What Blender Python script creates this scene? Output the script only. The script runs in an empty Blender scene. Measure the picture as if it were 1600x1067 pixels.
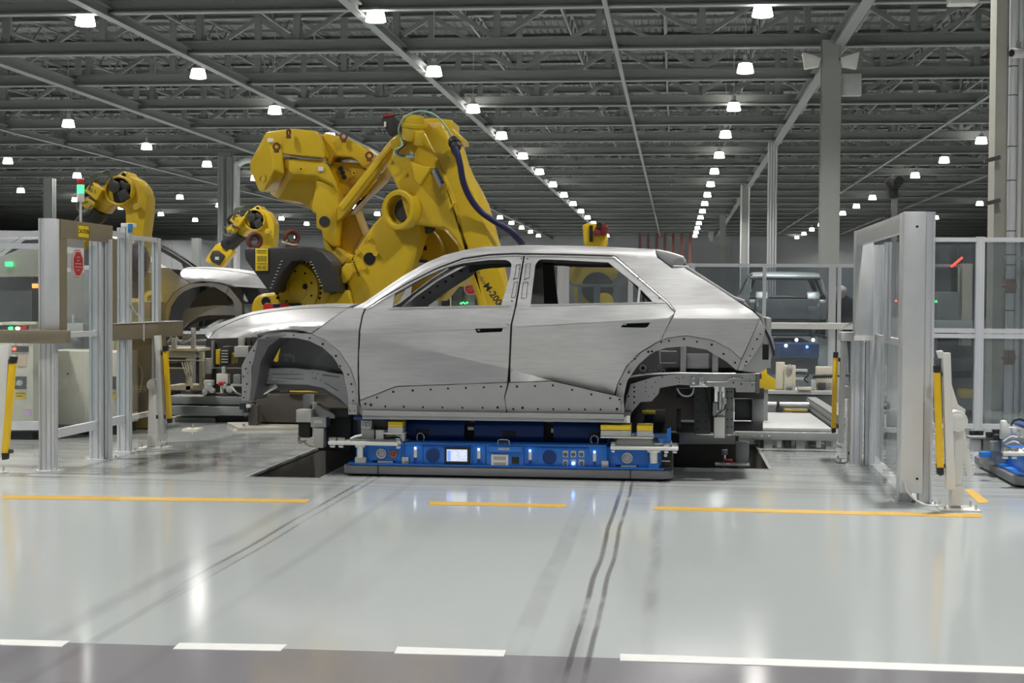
import bpy, bmesh, math, random
from mathutils import Vector, Matrix
from mathutils.geometry import delaunay_2d_cdt
random.seed(7)
S = bpy.context.scene
COL = S.collection
PI = math.pi
# ---------------------------------------------------------------- camera
F = 2400.0
CX, CY = 800.0, 533.5
TH = math.atan(255 / F); PH = math.atan(65 / F); RO = math.radians(0.35)
EYE = Vector((0, 0, 1.40))
F0 = Vector((-math.sin(TH), math.cos(TH), 0)); R0 = Vector((math.cos(TH), math.sin(TH), 0)); Z = Vector((0, 0, 1))
FW = (F0 * math.cos(PH) - Z * math.sin(PH)).normalized()
U0 = R0.cross(FW).normalized()
RC = R0 * math.cos(RO) + U0 * math.sin(RO)
UC = U0 * math.cos(RO) - R0 * math.sin(RO)
cam_data = bpy.data.cameras.new('camera'); cam = bpy.data.objects.new('camera', cam_data); COL.objects.link(cam)
cam_data.sensor_width = 36; cam_data.lens = F / 1600 * 36; cam_data.clip_end = 600; cam_data.clip_start = .05
M = Matrix((RC, UC, -FW)).transposed().to_4x4(); M.translation = EYE
cam.matrix_world = M
S.camera = cam
S.view_settings.view_transform = 'Standard'; S.view_settings.look = 'None'
S.view_settings.exposure = 0.25; S.view_settings.gamma = 1.0; S.view_settings.use_curve_mapping = False
# ---------------------------------------------------------------- world: even ambient fill in place of the open hall end behind the camera
W = bpy.data.worlds.new('hall'); S.world = W; W.use_nodes = True
W.node_tree.nodes['Background'].inputs[0].default_value = (.80, .86, .92, 1)
W.node_tree.nodes['Background'].inputs[1].default_value = 0.13
try:
    S.cycles.max_bounces = 8; S.cycles.transparent_max_bounces = 24; S.cycles.sample_clamp_indirect = 4
    S.cycles.use_denoising = True; S.cycles.caustics_reflective = False; S.cycles.caustics_refractive = False
except Exception: pass
LAMP_WATTS = 430.0

def ray(px, py):
    return (FW * F + RC * (px - CX) + UC * (CY - py)).normalized()
def at(px, py, Y):
    d = ray(px, py); return EYE + d * (Y / d.y)
def atx(px, py, X):
    d = ray(px, py); return EYE + d * (X / d.x)
def fl(px, py, z=0.0):
    d = ray(px, py); return EYE + d * ((z - EYE.z) / d.z)

# ---------------------------------------------------------------- materials
MATS = {}
def newmat(name):
    m = bpy.data.materials.new(name); m.use_nodes = True
    nt = m.node_tree; b = nt.nodes['Principled BSDF']
    return m, nt, b
def mat(name, col, rough=.5, metal=0.0, var=.10, scale=6.0, rvar=.08, emit=None, es=1.0, bump=0.0, coat=0.0, stretch=None):
    if name in MATS: return MATS[name]
    m, nt, b = newmat(name); N = nt.nodes.new; L = nt.links.new
    tc = N('ShaderNodeTexCoord'); mp = N('ShaderNodeMapping'); L(tc.outputs['Object'], mp.inputs[0])
    if stretch: mp.inputs['Scale'].default_value = stretch
    nz = N('ShaderNodeTexNoise'); nz.inputs['Scale'].default_value = scale; nz.inputs['Detail'].default_value = 4; L(mp.outputs[0], nz.inputs['Vector'])
    mx = N('ShaderNodeMix'); mx.data_type = 'RGBA'
    mx.inputs[6].default_value = tuple(c * (1 - var) for c in col) + (1,)
    mx.inputs[7].default_value = tuple(min(1, c * (1 + var)) for c in col) + (1,)
    L(nz.outputs[0], mx.inputs[0]); L(mx.outputs[2], b.inputs['Base Color'])
    mr = N('ShaderNodeMapRange'); mr.inputs['To Min'].default_value = max(0, rough - rvar); mr.inputs['To Max'].default_value = min(1, rough + rvar)
    L(nz.outputs[0], mr.inputs['Value']); L(mr.outputs[0], b.inputs['Roughness'])
    b.inputs['Metallic'].default_value = metal
    if coat: b.inputs['Coat Weight'].default_value = coat; b.inputs['Coat Roughness'].default_value = .12
    if emit: b.inputs['Emission Color'].default_value = tuple(emit) + (1,); b.inputs['Emission Strength'].default_value = es
    if bump:
        bp = N('ShaderNodeBump'); bp.inputs['Strength'].default_value = bump; bp.inputs['Distance'].default_value = .01
        L(nz.outputs[0], bp.inputs['Height']); L(bp.outputs[0], b.inputs['Normal'])
    MATS[name] = m
    return m
def glass(name, tint, refl=.10, rough=.03):
    if name in MATS: return MATS[name]
    m, nt, b = newmat(name); nt.nodes.remove(b); N = nt.nodes.new; L = nt.links.new
    tr = N('ShaderNodeBsdfTransparent'); tr.inputs[0].default_value = tuple(tint) + (1,)
    gl = N('ShaderNodeBsdfGlossy'); gl.inputs['Roughness'].default_value = rough
    df = N('ShaderNodeBsdfDiffuse'); df.inputs[0].default_value = (.7, .72, .73, 1)
    fr = N('ShaderNodeFresnel'); fr.inputs[0].default_value = 1.45
    nz = N('ShaderNodeTexNoise'); nz.inputs['Scale'].default_value = 2.5; nz.inputs['Detail'].default_value = 5
    mr = N('ShaderNodeMapRange'); mr.inputs['From Min'].default_value = .35; mr.inputs['From Max'].default_value = .8; mr.inputs['To Min'].default_value = .03; mr.inputs['To Max'].default_value = .12
    L(nz.outputs[0], mr.inputs['Value'])
    ge = N('ShaderNodeNewGeometry'); iv = N('ShaderNodeMath'); iv.operation = 'SUBTRACT'; iv.inputs[0].default_value = 1; L(ge.outputs['Backfacing'], iv.inputs[1]); fm = N('ShaderNodeMath'); fm.operation = 'MULTIPLY'; L(fr.outputs[0], fm.inputs[0]); L(iv.outputs[0], fm.inputs[1])
    ms = N('ShaderNodeMixShader'); L(fm.outputs[0], ms.inputs[0]); L(tr.outputs[0], ms.inputs[1]); L(gl.outputs[0], ms.inputs[2])
    m2 = N('ShaderNodeMixShader'); L(mr.outputs[0], m2.inputs[0]); L(ms.outputs[0], m2.inputs[1]); L(df.outputs[0], m2.inputs[2])
    L(m2.outputs[0], nt.nodes['Material Output'].inputs[0])
    MATS[name] = m
    return m

STEEL = mat('galvanised_beam_paint', (.235, .245, .235), .55, 0, .08)
DECK = None
COLUMN = mat('column_paint', (.31, .32, .30), .5, 0, .05)
WALLM = mat('far_wall_panel', (.30, .31, .32), .7, 0, .12, .4, stretch=(3, 1, .3))
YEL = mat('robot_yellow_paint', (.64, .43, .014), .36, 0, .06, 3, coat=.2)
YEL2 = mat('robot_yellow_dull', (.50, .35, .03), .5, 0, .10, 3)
BLK = mat('black_rubber', (.016, .016, .017), .45, 0, .3)
BLKM = mat('black_cast_cover', (.028, .027, .026), .55, 0, .3, 4)
HOLE = mat('dark_opening', (.006, .006, .006), .8, 0, .1)
DGRY = mat('dark_machine_grey', (.075, .078, .08), .5, .1, .2)
MGRY = mat('machine_grey_paint', (.26, .27, .27), .5, .1, .12)
LGRY = mat('light_machine_grey', (.50, .51, .50), .45, .1, .08)
WHT = mat('white_painted_steel', (.72, .71, .67), .42, 0, .05)
CRM = mat('cream_cabinet_paint', (.66, .62, .50), .5, 0, .04)
ALU = mat('anodised_aluminium', (.70, .71, .73), .38, .30, .05, 20, stretch=(1, 1, .05))
ALUP = mat('aluminium_sheet_cover', (.66, .67, .68), .42, .25, .07, 9)
TAN = mat('shaded_sheet_brown', (.25, .215, .15), .5, .3, .08)  # aluminium sheet with its brownish shade and reflection put into the colour
BLUE = mat('blue_vehicle_paint', (.014, .17, .62), .36, 0, .08, 5, coat=.25)
NAVY = mat('navy_vehicle_casing', (.008, .045, .19), .42, 0, .15, 4)
BUMP = mat('grey_bumper_foam', (.17, .17, .18), .55, 0, .10, 12)
RED = mat('red_plastic', (.55, .02, .02), .4)
REDS = mat('red_sign_face', (.42, .02, .03), .45, 0, .05)
WSGN = mat('white_sign_face', (.75, .74, .72), .5, 0, .03)
YSGN = mat('yellow_label', (.80, .58, .02), .5, 0, .04)
YLC = mat('yellow_light_curtain', (.85, .52, .01), .38, 0, .04)
CHR = mat('chromed_steel', (.72, .72, .72), .22, .95, .05)
HOSE = mat('navy_cable_hose', (.012, .012, .07), .5, 0, .15)
GCAB = mat('pale_green_cable', (.32, .50, .40), .5)
WCAB = mat('white_cable', (.65, .64, .60), .5)
RUST = mat('rusty_shackle', (.16, .055, .035), .6, .2, .3, 20)
BRN = mat('brown_steel_plinth', (.085, .075, .065), .55, .2, .25, 5)
ORNG = mat('copper_contact', (.55, .16, .05), .4, .4)
CLO = mat('dark_work_clothes', (.02, .022, .035), .85)
SKIN = mat('skin', (.42, .26, .19), .55)
BLU2 = mat('blue_far_machine', (.015, .07, .24), .5)
def emitter(name, col, s):
    if name in MATS: return MATS[name]
    m = mat(name, col, .4, 0, .02, emit=col, es=s)
    return m
LENS = emitter('lit_lamp_diffuser', (1.0, .97, .92), 14.0)
LENS.cycles.emission_sampling = 'NONE'
GRN = emitter('green_signal_lens', (.05, .9, .22), 2.2)
REDL = emitter('red_indicator_led', (1.0, .08, .04), 3.0)
BLUL = emitter('blue_button_light', (.12, .3, 1.0), 6.0)
WHTL = emitter('white_indicator_led', (1.0, 1.0, .9), 5.0)
SCR = None

def metal_body():
    m, nt, b = newmat('bare_body_steel'); N = nt.nodes.new; L = nt.links.new
    tc = N('ShaderNodeTexCoord')
    mp = N('ShaderNodeMapping'); mp.inputs['Scale'].default_value = (1.2, 1.2, 16); L(tc.outputs['Object'], mp.inputs[0])
    mp2 = N('ShaderNodeMapping'); mp2.inputs['Scale'].default_value = (.9, .9, 3.0); mp2.inputs['Rotation'].default_value = (0, .12, 0); L(tc.outputs['Object'], mp2.inputs[0])
    n1 = N('ShaderNodeTexNoise'); n1.inputs['Scale'].default_value = 4; n1.inputs['Detail'].default_value = 5; n1.inputs['Distortion'].default_value = .6; L(mp.outputs[0], n1.inputs['Vector'])
    n2 = N('ShaderNodeTexNoise'); n2.inputs['Scale'].default_value = 2.2; n2.inputs['Detail'].default_value = 3; L(mp2.outputs[0], n2.inputs['Vector'])
    ad = N('ShaderNodeMath'); ad.operation = 'ADD'; L(n1.outputs[0], ad.inputs[0]); L(n2.outputs[0], ad.inputs[1])
    mr = N('ShaderNodeMapRange'); mr.inputs['From Min'].default_value = .7; mr.inputs['From Max'].default_value = 1.3; L(ad.outputs[0], mr.inputs['Value'])
    mx = N('ShaderNodeMix'); mx.data_type = 'RGBA'; mx.inputs[6].default_value = (.47, .47, .475, 1); mx.inputs[7].default_value = (.60, .60, .60, 1)
    L(mr.outputs[0], mx.inputs[0]); L(mx.outputs[2], b.inputs['Base Color'])
    r = N('ShaderNodeMapRange'); r.inputs['From Min'].default_value = .7; r.inputs['From Max'].default_value = 1.3; r.inputs['To Min'].default_value = .38; r.inputs['To Max'].default_value = .52
    L(ad.outputs[0], r.inputs['Value']); L(r.outputs[0], b.inputs['Roughness'])
    b.inputs['Metallic'].default_value = .72
    return m
BODY = metal_body(); MATS['bare_body_steel'] = BODY
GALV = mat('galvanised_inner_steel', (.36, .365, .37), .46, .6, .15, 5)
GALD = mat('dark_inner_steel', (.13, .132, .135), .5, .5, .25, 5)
FLNG = mat('galvanised_flange_steel', (.42, .42, .42), .44, .6, .08, 6)

# ---------------------------------------------------------------- mesh helpers
def tag(o, label=None, cat=None, group=None, kind=None):
    if label: o['label'] = label
    if cat: o['category'] = cat
    if group: o['group'] = group
    if kind: o['kind'] = kind
    return o
def thing(name, loc, label, cat, group=None):
    o = bpy.data.objects.new(name, None); COL.objects.link(o); o.location = Vector(loc); o.empty_display_size = .1
    return tag(o, label, cat, group)
def wloc(o):
    v = Vector((0, 0, 0))
    while o is not None: v = v + o.location; o = o.parent
    return v
def kids(o): return list(CH.get(o.name, []))
CH = {}
def copy_tree(o, parent=None):
    c = o.copy(); COL.objects.link(c)
    if parent is not None: c.parent = parent; CH.setdefault(parent.name, []).append(c)
    for ch in kids(o): copy_tree(ch, c)
    return c
class MB:
    def __init__(s): s.v = []; s.f = []; s.m = []; s.mi = 0
    def add(s, vs, fs):
        n = len(s.v); s.v += [Vector(v) for v in vs]; s.f += [[n + i for i in f] for f in fs]; s.m += [s.mi] * len(fs); return s
    def box(s, x0, x1, y0, y1, z0, z1):
        vs = [(x, y, z) for x in (x0, x1) for y in (y0, y1) for z in (z0, z1)]
        return s.add(vs, [(0, 1, 3, 2), (4, 6, 7, 5), (0, 4, 5, 1), (2, 3, 7, 6), (0, 2, 6, 4), (1, 5, 7, 3)])
    def obox(s, c, ax, ay, az):
        c, ax, ay, az = map(Vector, (c, ax, ay, az))
        vs = [c + ax * i + ay * j + az * k for i in (-.5, .5) for j in (-.5, .5) for k in (-.5, .5)]
        return s.add(vs, [(0, 1, 3, 2), (4, 6, 7, 5), (0, 4, 5, 1), (2, 3, 7, 6), (0, 2, 6, 4), (1, 5, 7, 3)])
    def bar(s, a, b, w, h=None, up=(0, 0, 1)):
        a, b = Vector(a), Vector(b); h = h or w; d = b - a; u = Vector(up)
        if d.normalized().cross(u).length < .05: u = Vector((0, 1, 0))
        sx = d.cross(u).normalized(); sz = sx.cross(d).normalized()
        return s.obox((a + b) / 2, d, sx * w, sz * h)
    def loft(s, A, B):
        n = len(A); vs = list(A) + list(B)
        fs = [(i, (i + 1) % n, n + (i + 1) % n, n + i) for i in range(n)]
        return s.add(vs, [tuple(range(n))[::-1], tuple(range(n, 2 * n))] + fs)
    def prism(s, P, d):
        d = Vector(d); P = [Vector(p) for p in P]
        return s.loft(P, [p + d for p in P])
    def cyl(s, a, b, r, n=16, r2=None, caps=True):
        a, b = Vector(a), Vector(b); r2 = r if r2 is None else r2; d = (b - a).normalized()
        u = d.orthogonal().normalized(); w = d.cross(u)
        A = [a + (u * math.cos(t) + w * math.sin(t)) * r for t in [2 * PI * i / n for i in range(n)]]
        B = [b + (u * math.cos(t) + w * math.sin(t)) * r2 for t in [2 * PI * i / n for i in range(n)]]
        fs = [(i, (i + 1) % n, n + (i + 1) % n, n + i) for i in range(n)]
        if caps: fs += [tuple(range(n))[::-1], tuple(range(n, 2 * n))]
        return s.add(A + B, fs)
    def ring(s, c, nrm, ro, ri, t, n=28):
        c, d = Vector(c), Vector(nrm).normalized(); u = d.orthogonal().normalized(); w = d.cross(u); vs = []
        for r, k in ((ro, 0), (ri, 0), (ri, 1), (ro, 1)):
            vs += [c + d * t * k + (u * math.cos(2 * PI * i / n) + w * math.sin(2 * PI * i / n)) * r for i in range(n)]
        fs = []
        for q in range(4):
            for i in range(n): fs.append((q * n + i, q * n + (i + 1) % n, ((q + 1) % 4) * n + (i + 1) % n, ((q + 1) % 4) * n + i))
        return s.add(vs, fs)
    def tube(s, pts, r, n=8, close=False):
        pts = [Vector(p) for p in pts]; rings = []; m = len(pts); prev = None
        for i, p in enumerate(pts):
            d = (pts[(i + 1) % m] - pts[i - 1]) if close else (pts[min(i + 1, m - 1)] - pts[max(i - 1, 0)])
            d.normalize()
            u = (prev - d * prev.dot(d)).normalized() if prev is not None and (prev - d * prev.dot(d)).length > 1e-4 else d.orthogonal().normalized()
            prev = u; w = d.cross(u)
            rings.append([p + (u * math.cos(2 * PI * k / n) + w * math.sin(2 * PI * k / n)) * r for k in range(n)])
        vs = [v for rr in rings for v in rr]; fs = []
        for i in range(m if close else m - 1):
            j = (i + 1) % m
            for k in range(n): fs.append((i * n + k, i * n + (k + 1) % n, j * n + (k + 1) % n, j * n + k))
        if not close: fs += [tuple(range(n))[::-1], tuple(range((m - 1) * n, m * n))]
        return s.add(vs, fs)
    def sphere(s, c, r, n=10, sz=1.0):
        c = Vector(c); vs = []; fs = []; h = n // 2 + 1
        for j in range(h + 1):
            a = PI * j / h
            for i in range(n): vs.append(c + Vector((math.sin(a) * math.cos(2 * PI * i / n) * r, math.sin(a) * math.sin(2 * PI * i / n) * r, math.cos(a) * r * sz)))
        for j in range(h):
            for i in range(n): fs.append((j * n + i, (j + 1) * n + i, (j + 1) * n + (i + 1) % n, j * n + (i + 1) % n))
        return s.add(vs, fs)
    def build(s, name, mats, parent=None, bevel=0, seg=2, smooth=30, loc=None):
        if not isinstance(mats, (list, tuple)): mats = [mats]
        o0 = wloc(parent) if parent is not None else (Vector(loc) if loc is not None else Vector((0, 0, 0)))
        me = bpy.data.meshes.new(name)
        me.from_pydata([v - o0 for v in s.v], [], s.f)
        for m in mats: me.materials.append(m)
        if len(mats) > 1: me.polygons.foreach_set('material_index', s.m)
        bm = bmesh.new(); bm.from_mesh(me)
        bmesh.ops.remove_doubles(bm, verts=bm.verts, dist=1e-5)
        bmesh.ops.recalc_face_normals(bm, faces=bm.faces)
        if bevel:
            ed = [e for e in bm.edges if len(e.link_faces) == 2 and e.calc_face_angle(0) > .35]
            if ed: bmesh.ops.bevel(bm, geom=ed, offset=bevel, segments=seg, profile=.5, affect='EDGES', clamp_overlap=True)
        if smooth:
            for f in bm.faces: f.smooth = True
            t = math.radians(smooth)
            for e in bm.edges:
                if len(e.link_faces) != 2 or e.calc_face_angle(0) > t: e.smooth = False
        bm.to_mesh(me); bm.free()
        o = bpy.data.objects.new(name, me); COL.objects.link(o)
        if parent is not None: o.parent = parent; CH.setdefault(parent.name, []).append(o)
        elif loc is not None: o.location = Vector(loc)
        return o
def smoothpath(P, k=5):
    P = [Vector(p) for p in P]; out = []
    for i in range(len(P) - 1):
        a, b, c, d = P[max(i - 1, 0)], P[i], P[i + 1], P[min(i + 2, len(P) - 1)]
        for j in range(k):
            t = j / k
            out.append(.5 * ((2 * b) + (c - a) * t + (2 * a - 5 * b + 4 * c - d) * t * t + (3 * b - a - 3 * c + d) * t ** 3))
    out.append(P[-1]); return out
def one(name, m, parent, fn, bevel=0, **k):
    b = MB(); fn(b); return b.build(name, m, parent, bevel, **k)
def bpx(b, x0, y0, x1, y1, Y, depth):
    """box whose front face at depth Y spans the two picture corners"""
    p, q = at(x0, y0, Y), at(x1, y1, Y)
    return b.box(min(p.x, q.x), max(p.x, q.x), Y, Y + depth, min(p.z, q.z), max(p.z, q.z))
def ppx(b, pts, Y, depth):
    P = [at(x, y, Y) for x, y in pts]; return b.prism(P, (0, depth, 0))
def lpx(b, A, B):
    return b.loft([at(*p) for p in A], [at(*p) for p in B])
def text(body, c, right, up, size, m, parent, name='lettering', ext=.001, align='CENTER', spacing=1.0, bold=0.0):
    cu = bpy.data.curves.new(name, 'FONT'); cu.body = body; cu.size = size; cu.extrude = ext; cu.align_x = align; cu.align_y = 'CENTER'; cu.space_character = spacing; cu.offset = bold
    t = bpy.data.objects.new('tmp', cu); COL.objects.link(t); bpy.context.view_layer.update()
    me = bpy.data.meshes.new_from_object(t.evaluated_get(bpy.context.evaluated_depsgraph_get())); bpy.data.objects.remove(t); bpy.data.curves.remove(cu)
    me.materials.clear(); me.materials.append(m); o = bpy.data.objects.new(name, me); COL.objects.link(o)
    r, u = Vector(right).normalized(), Vector(up).normalized(); n = r.cross(u)
    mm = Matrix((r, u, n)).transposed().to_4x4(); mm.translation = Vector(c) - (wloc(parent) if parent is not None else Vector())
    o.matrix_local = mm
    if parent is not None: o.parent = parent; o.matrix_local = mm; CH.setdefault(parent.name, []).append(o)
    return o

# ---------------------------------------------------------------- the building
def floor_material():
    m, nt, b = newmat('epoxy_floor'); N = nt.nodes.new; L = nt.links.new
    tc = N('ShaderNodeTexCoord'); sp = N('ShaderNodeSeparateXYZ'); L(tc.outputs['Object'], sp.inputs[0])
    def mth(op, a, c=None, d=None):
        n = N('ShaderNodeMath'); n.operation = op
        for i, q in enumerate((a, c, d)):
            if q is None: continue
            if isinstance(q, (int, float)): n.inputs[i].default_value = q
            else: L(q, n.inputs[i])
        return n.outputs[0]
    def noise(scale, sc=(1, 1, 1), det=4, rough=.5):
        mp = N('ShaderNodeMapping'); mp.inputs['Scale'].default_value = sc; L(tc.outputs['Object'], mp.inputs[0])
        n = N('ShaderNodeTexNoise'); n.inputs['Scale'].default_value = scale; n.inputs['Detail'].default_value = det; n.inputs['Roughness'].default_value = rough
        L(mp.outputs[0], n.inputs['Vector']); return n.outputs[0]
    def sstep(v, lo, hi, a=0.0, c=1.0):
        n = N('ShaderNodeMapRange'); n.interpolation_type = 'SMOOTHSTEP'
        for k, q in (('From Min', lo), ('From Max', hi), ('To Min', a), ('To Max', c)): n.inputs[k].default_value = q
        L(v, n.inputs['Value']); return n.outputs[0]
    X, Y = sp.outputs[0], sp.outputs[1]
    big = noise(.35); streak = noise(1.4, (5, .35, 1)); fine = noise(30)
    cross = noise(1.2, (.5, 7, 1))
    # clean epoxy
    c1 = N('ShaderNodeMix'); c1.data_type = 'RGBA'; c1.inputs[6].default_value = (.44, .47, .47, 1); c1.inputs[7].default_value = (.52, .55, .545, 1); L(big, c1.inputs[0])
    c2 = N('ShaderNodeMix'); c2.data_type = 'RGBA'; c2.inputs[7].default_value = (.36, .37, .36, 1); L(c1.outputs[2], c2.inputs[6])
    lane_streaks = mth('MULTIPLY', sstep(Y, 10.6, 11.6), sstep(cross, .40, .62, .15, .9)); L(lane_streaks, c2.inputs[0])  # floor darker and cross-streaked from the vehicle lane backwards
    # dark walkway in front: border follows the painted line
    p, q = fl(0, 1001), fl(1600, 1046); sl = (q.y - p.y) / (q.x - p.x)
    yl = mth('SUBTRACT', Y, mth('ADD', mth('MULTIPLY', X, sl), p.y - sl * p.x))
    walk = sstep(yl, .004, -.004)
    c3 = N('ShaderNodeMix'); c3.data_type = 'RGBA'; c3.inputs[7].default_value = (.235, .23, .245, 1); L(c2.outputs[2], c3.inputs[6]); L(walk, c3.inputs[0])
    # tyre marks running down the hall
    wob = mth('MULTIPLY', mth('SUBTRACT', noise(.5, (.1, 1, 1), 2), .5), .05)
    tot = None
    patchy = sstep(noise(1.3, (3, 1, 1), 5), .33, .58)
    def strip(x0, w, soft, amt, y0=None, y1=None, bend=0.0):
        nonlocal tot
        xx = mth('ADD', X, wob)
        if bend: xx = mth('ADD', xx, mth('MULTIPLY', mth('SUBTRACT', Y, 8.0), bend))
        d = mth('ABSOLUTE', mth('SUBTRACT', xx, x0))
        v = mth('MULTIPLY', sstep(d, w + soft, w), amt)
        v = mth('MULTIPLY', v, mth('ADD', mth('MULTIPLY', patchy, .7), .3))
        if y0 is not None: v = mth('MULTIPLY', v, sstep(Y, y0 - .5, y0 + .5))
        if y1 is not None: v = mth('MULTIPLY', v, sstep(Y, y1 + .5, y1 - .5))
        tot = v if tot is None else mth('MAXIMUM', tot, v)
    strip(-2.385, .004, .018, .60, 7.2, 12.5); strip(-2.31, .003, .014, .42, 7.0, 12.5); strip(-2.35, .01, .03, .22, None, 8); strip(-2.0, .006, .05, .13, None, 12); strip(-2.56, .01, .08, .2, None, 12)
    strip(-.395, .005, .016, .85, 5.2, 13.2); strip(-.325, .004, .015, .8, 5.2, 13.2); strip(-.62, .035, .03, .17, 4, 12); strip(-.10, .006, .05, .25, 6, 13); strip(-.25, .04, .10, .25, 10.5, 13)
    strip(-1.5, .02, .10, .06, None, 12); strip(-.40, .02, .06, .25, None, 7)
    sp2 = noise(60, (1, 1, 1), 3, .7); specks = mth('MULTIPLY', sstep(sp2, .78, .84), .3)
    
    c4 = N('ShaderNodeMix'); c4.data_type = 'RGBA'; c4.inputs[7].default_value = (.075, .068, .068, 1); L(c3.outputs[2], c4.inputs[6]); L(tot, c4.inputs[0])
    # slab joints
    jy = None
    for yj in (5.35, 11.45, 10.62):
        d = mth('ABSOLUTE', mth('SUBTRACT', Y, yj)); v = mth('MULTIPLY', sstep(d, .008, .003), .30); jy = v if jy is None else mth('MAXIMUM', jy, v)
    c5 = N('ShaderNodeMix'); c5.data_type = 'RGBA'; c5.inputs[7].default_value = (.14, .14, .14, 1); L(c4.outputs[2], c5.inputs[6]); L(jy, c5.inputs[0])
    L(c5.outputs[2], b.inputs['Base Color'])
    r = mth('ADD', mth('MULTIPLY', big, .06), .085); L(r, b.inputs['Roughness'])
    b.inputs['Specular IOR Level'].default_value = .55
    return m
FLOORM = floor_material()
PX0, PXm, PX1 = -3.34, -2.74, .80
PY0, PYm, PY1 = 11.72, 12.93, 15.2
fb = MB()
xs = [-95, PX0, PXm, PX1, 60]; ys = [-12, PY0, PYm, PY1, 215]
for i in range(4):
    for j in range(4):
        if (j == 2 and i in (1, 2)) or (j == 1 and i == 1): continue
        fb.add([(xs[i], ys[j], 0), (xs[i + 1], ys[j], 0), (xs[i + 1], ys[j + 1], 0), (xs[i], ys[j + 1], 0)], [(0, 1, 2, 3)])
tag(fb.build('floor', FLOORM, smooth=0), 'glossy grey epoxy factory floor with tyre marks', 'floor', kind='structure')
pb = MB(); D = -.9
def wq(a, b): pb.add([(a[0], a[1], 0), (b[0], b[1], 0), (b[0], b[1], D), (a[0], a[1], D)], [(0, 1, 2, 3)])
ring = [(PX0, PY0), (PXm, PY0), (PXm, PYm), (PX1, PYm), (PX1, PY1), (PX0, PY1)]
for i in range(6): wq(ring[i], ring[(i + 1) % 6])
pb.add([(PX0, PY0, D), (PX1, PY0, D), (PX1, PY1, D), (PX0, PY1, D)], [(0, 1, 2, 3)])
PIT = mat('pit_steel_lining', (.17, .165, .15), .5, .3, .25, 3)
tag(pb.build('trim_1', PIT, smooth=0), 'dark steel lined pit under the car body station', 'pit', kind='structure')
# steel edging of the pit
eb = MB()
for i in range(6):
    a, b2 = ring[i], ring[(i + 1) % 6]; eb.bar((a[0], a[1], -.008), (b2[0], b2[1], -.008), .03, .02)
tag(eb.build('trim_2', MGRY), 'steel angle edging around the floor pit', 'edging', kind='structure')

# painted lines (thin paint films on the floor)
YLINE = mat('yellow_floor_paint', (.62, .38, .07), .40, 0, .30, 40)
WLINE = mat('white_floor_paint', (.80, .80, .77), .45, 0, .10, 20)
def stripe(pts, m, name, label, group):
    P = [fl(x, y, .0) for x, y in pts]; P = [Vector((p.x, p.y, .0025)) for p in P]; c = sum(P, Vector()) / len(P); c.z = 0
    b = MB(); b.prism(P, (0, 0, -.0022)); o = b.build(name, m, loc=(c.x, c.y, 0)); 
    return tag(o, label, 'floor marking', group)
stripe([(8, 773.5), (484, 780.5), (478, 785.5), (0, 779.5)], YLINE, 'floor_line', 'long yellow floor line in front of the left glass fence', 'yellow floor lines')
stripe([(672, 783.5), (885, 788), (882, 793), (670, 789)], YLINE, 'floor_line', 'short yellow floor line in front of the blue transport vehicle', 'yellow floor lines')
stripe([(1026, 791.5), (1536, 803.5), (1532, 809), (1020, 796.5)], YLINE, 'floor_line', 'long yellow floor line running to the right light curtain stand', 'yellow floor lines')
stripe([(1506, 765), (1519, 764.5), (1546, 785), (1529, 786.5)], YLINE, 'floor_line', 'short slanting yellow floor line right of the light curtain stand', 'yellow floor lines')
stripe([(0, 999.5), (109, 1002), (96, 1011), (0, 1008)], WLINE, 'walkway_dash', 'leftmost white dash at the edge of the dark walkway', 'white walkway dashes')
stripe([(280, 1005), (449, 1007.5), (438, 1017.5), (270, 1014.5)], WLINE, 'walkway_dash', 'second white walkway dash from the left', 'white walkway dashes')
stripe([(621, 1011), (791, 1016.5), (787, 1026), (616, 1021.5)], WLINE, 'walkway_dash', 'white walkway dash left of the long solid line', 'white walkway dashes')
stripe([(969, 1022), (1620, 1043.5), (1620, 1054), (969, 1032.5)], WLINE, 'walkway_line', 'long white line bordering the dark walkway at right', None)

# roof
HC = 8.3; ZB = EYE.z + HC; ZT = ZB + 2.7
def deck_mat():
    m, nt, b = newmat('corrugated_roof_deck'); N = nt.nodes.new; L = nt.links.new
    tc = N('ShaderNodeTexCoord'); wv = N('ShaderNodeTexWave'); wv.wave_type = 'BANDS'; wv.bands_direction = 'X'; wv.wave_profile = 'SIN'; wv.inputs['Scale'].default_value = 1.1
    L(tc.outputs['Object'], wv.inputs['Vector'])
    bp = N('ShaderNodeBump'); bp.inputs['Strength'].default_value = 1; bp.inputs['Distance'].default_value = .12; L(wv.outputs[0], bp.inputs['Height']); L(bp.outputs[0], b.inputs['Normal'])
    nz = N('ShaderNodeTexNoise'); nz.inputs['Scale'].default_value = .8
    mx = N('ShaderNodeMix'); mx.data_type = 'RGBA'; mx.inputs[6].default_value = (.24, .25, .25, 1); mx.inputs[7].default_value = (.36, .37, .37, 1); L(nz.outputs[0], mx.inputs[0]); L(mx.outputs[2], b.inputs['Base Color'])
    b.inputs['Metallic'].default_value = .5; b.inputs['Roughness'].default_value = .4
    return m
tag(MB().box(-95, 60, -12, 210, ZT + .45, ZT + .6).build('ceiling', deck_mat(), smooth=0), 'corrugated metal roof deck', 'ceiling', kind='structure')
def ibeam(b, a, c, w, h, t=.05):
    """I section along a->c, top flange, web, bottom flange"""
    a, c = Vector(a), Vector(c)
    b.bar(a + Z * (h / 2 - t / 2), c + Z * (h / 2 - t / 2), w, t); b.bar(a - Z * (h / 2 - t / 2), c - Z * (h / 2 - t / 2), w, t); b.bar(a, c, t * .6, h - 2 * t)
tb = MB(); TY = 0.0
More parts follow.
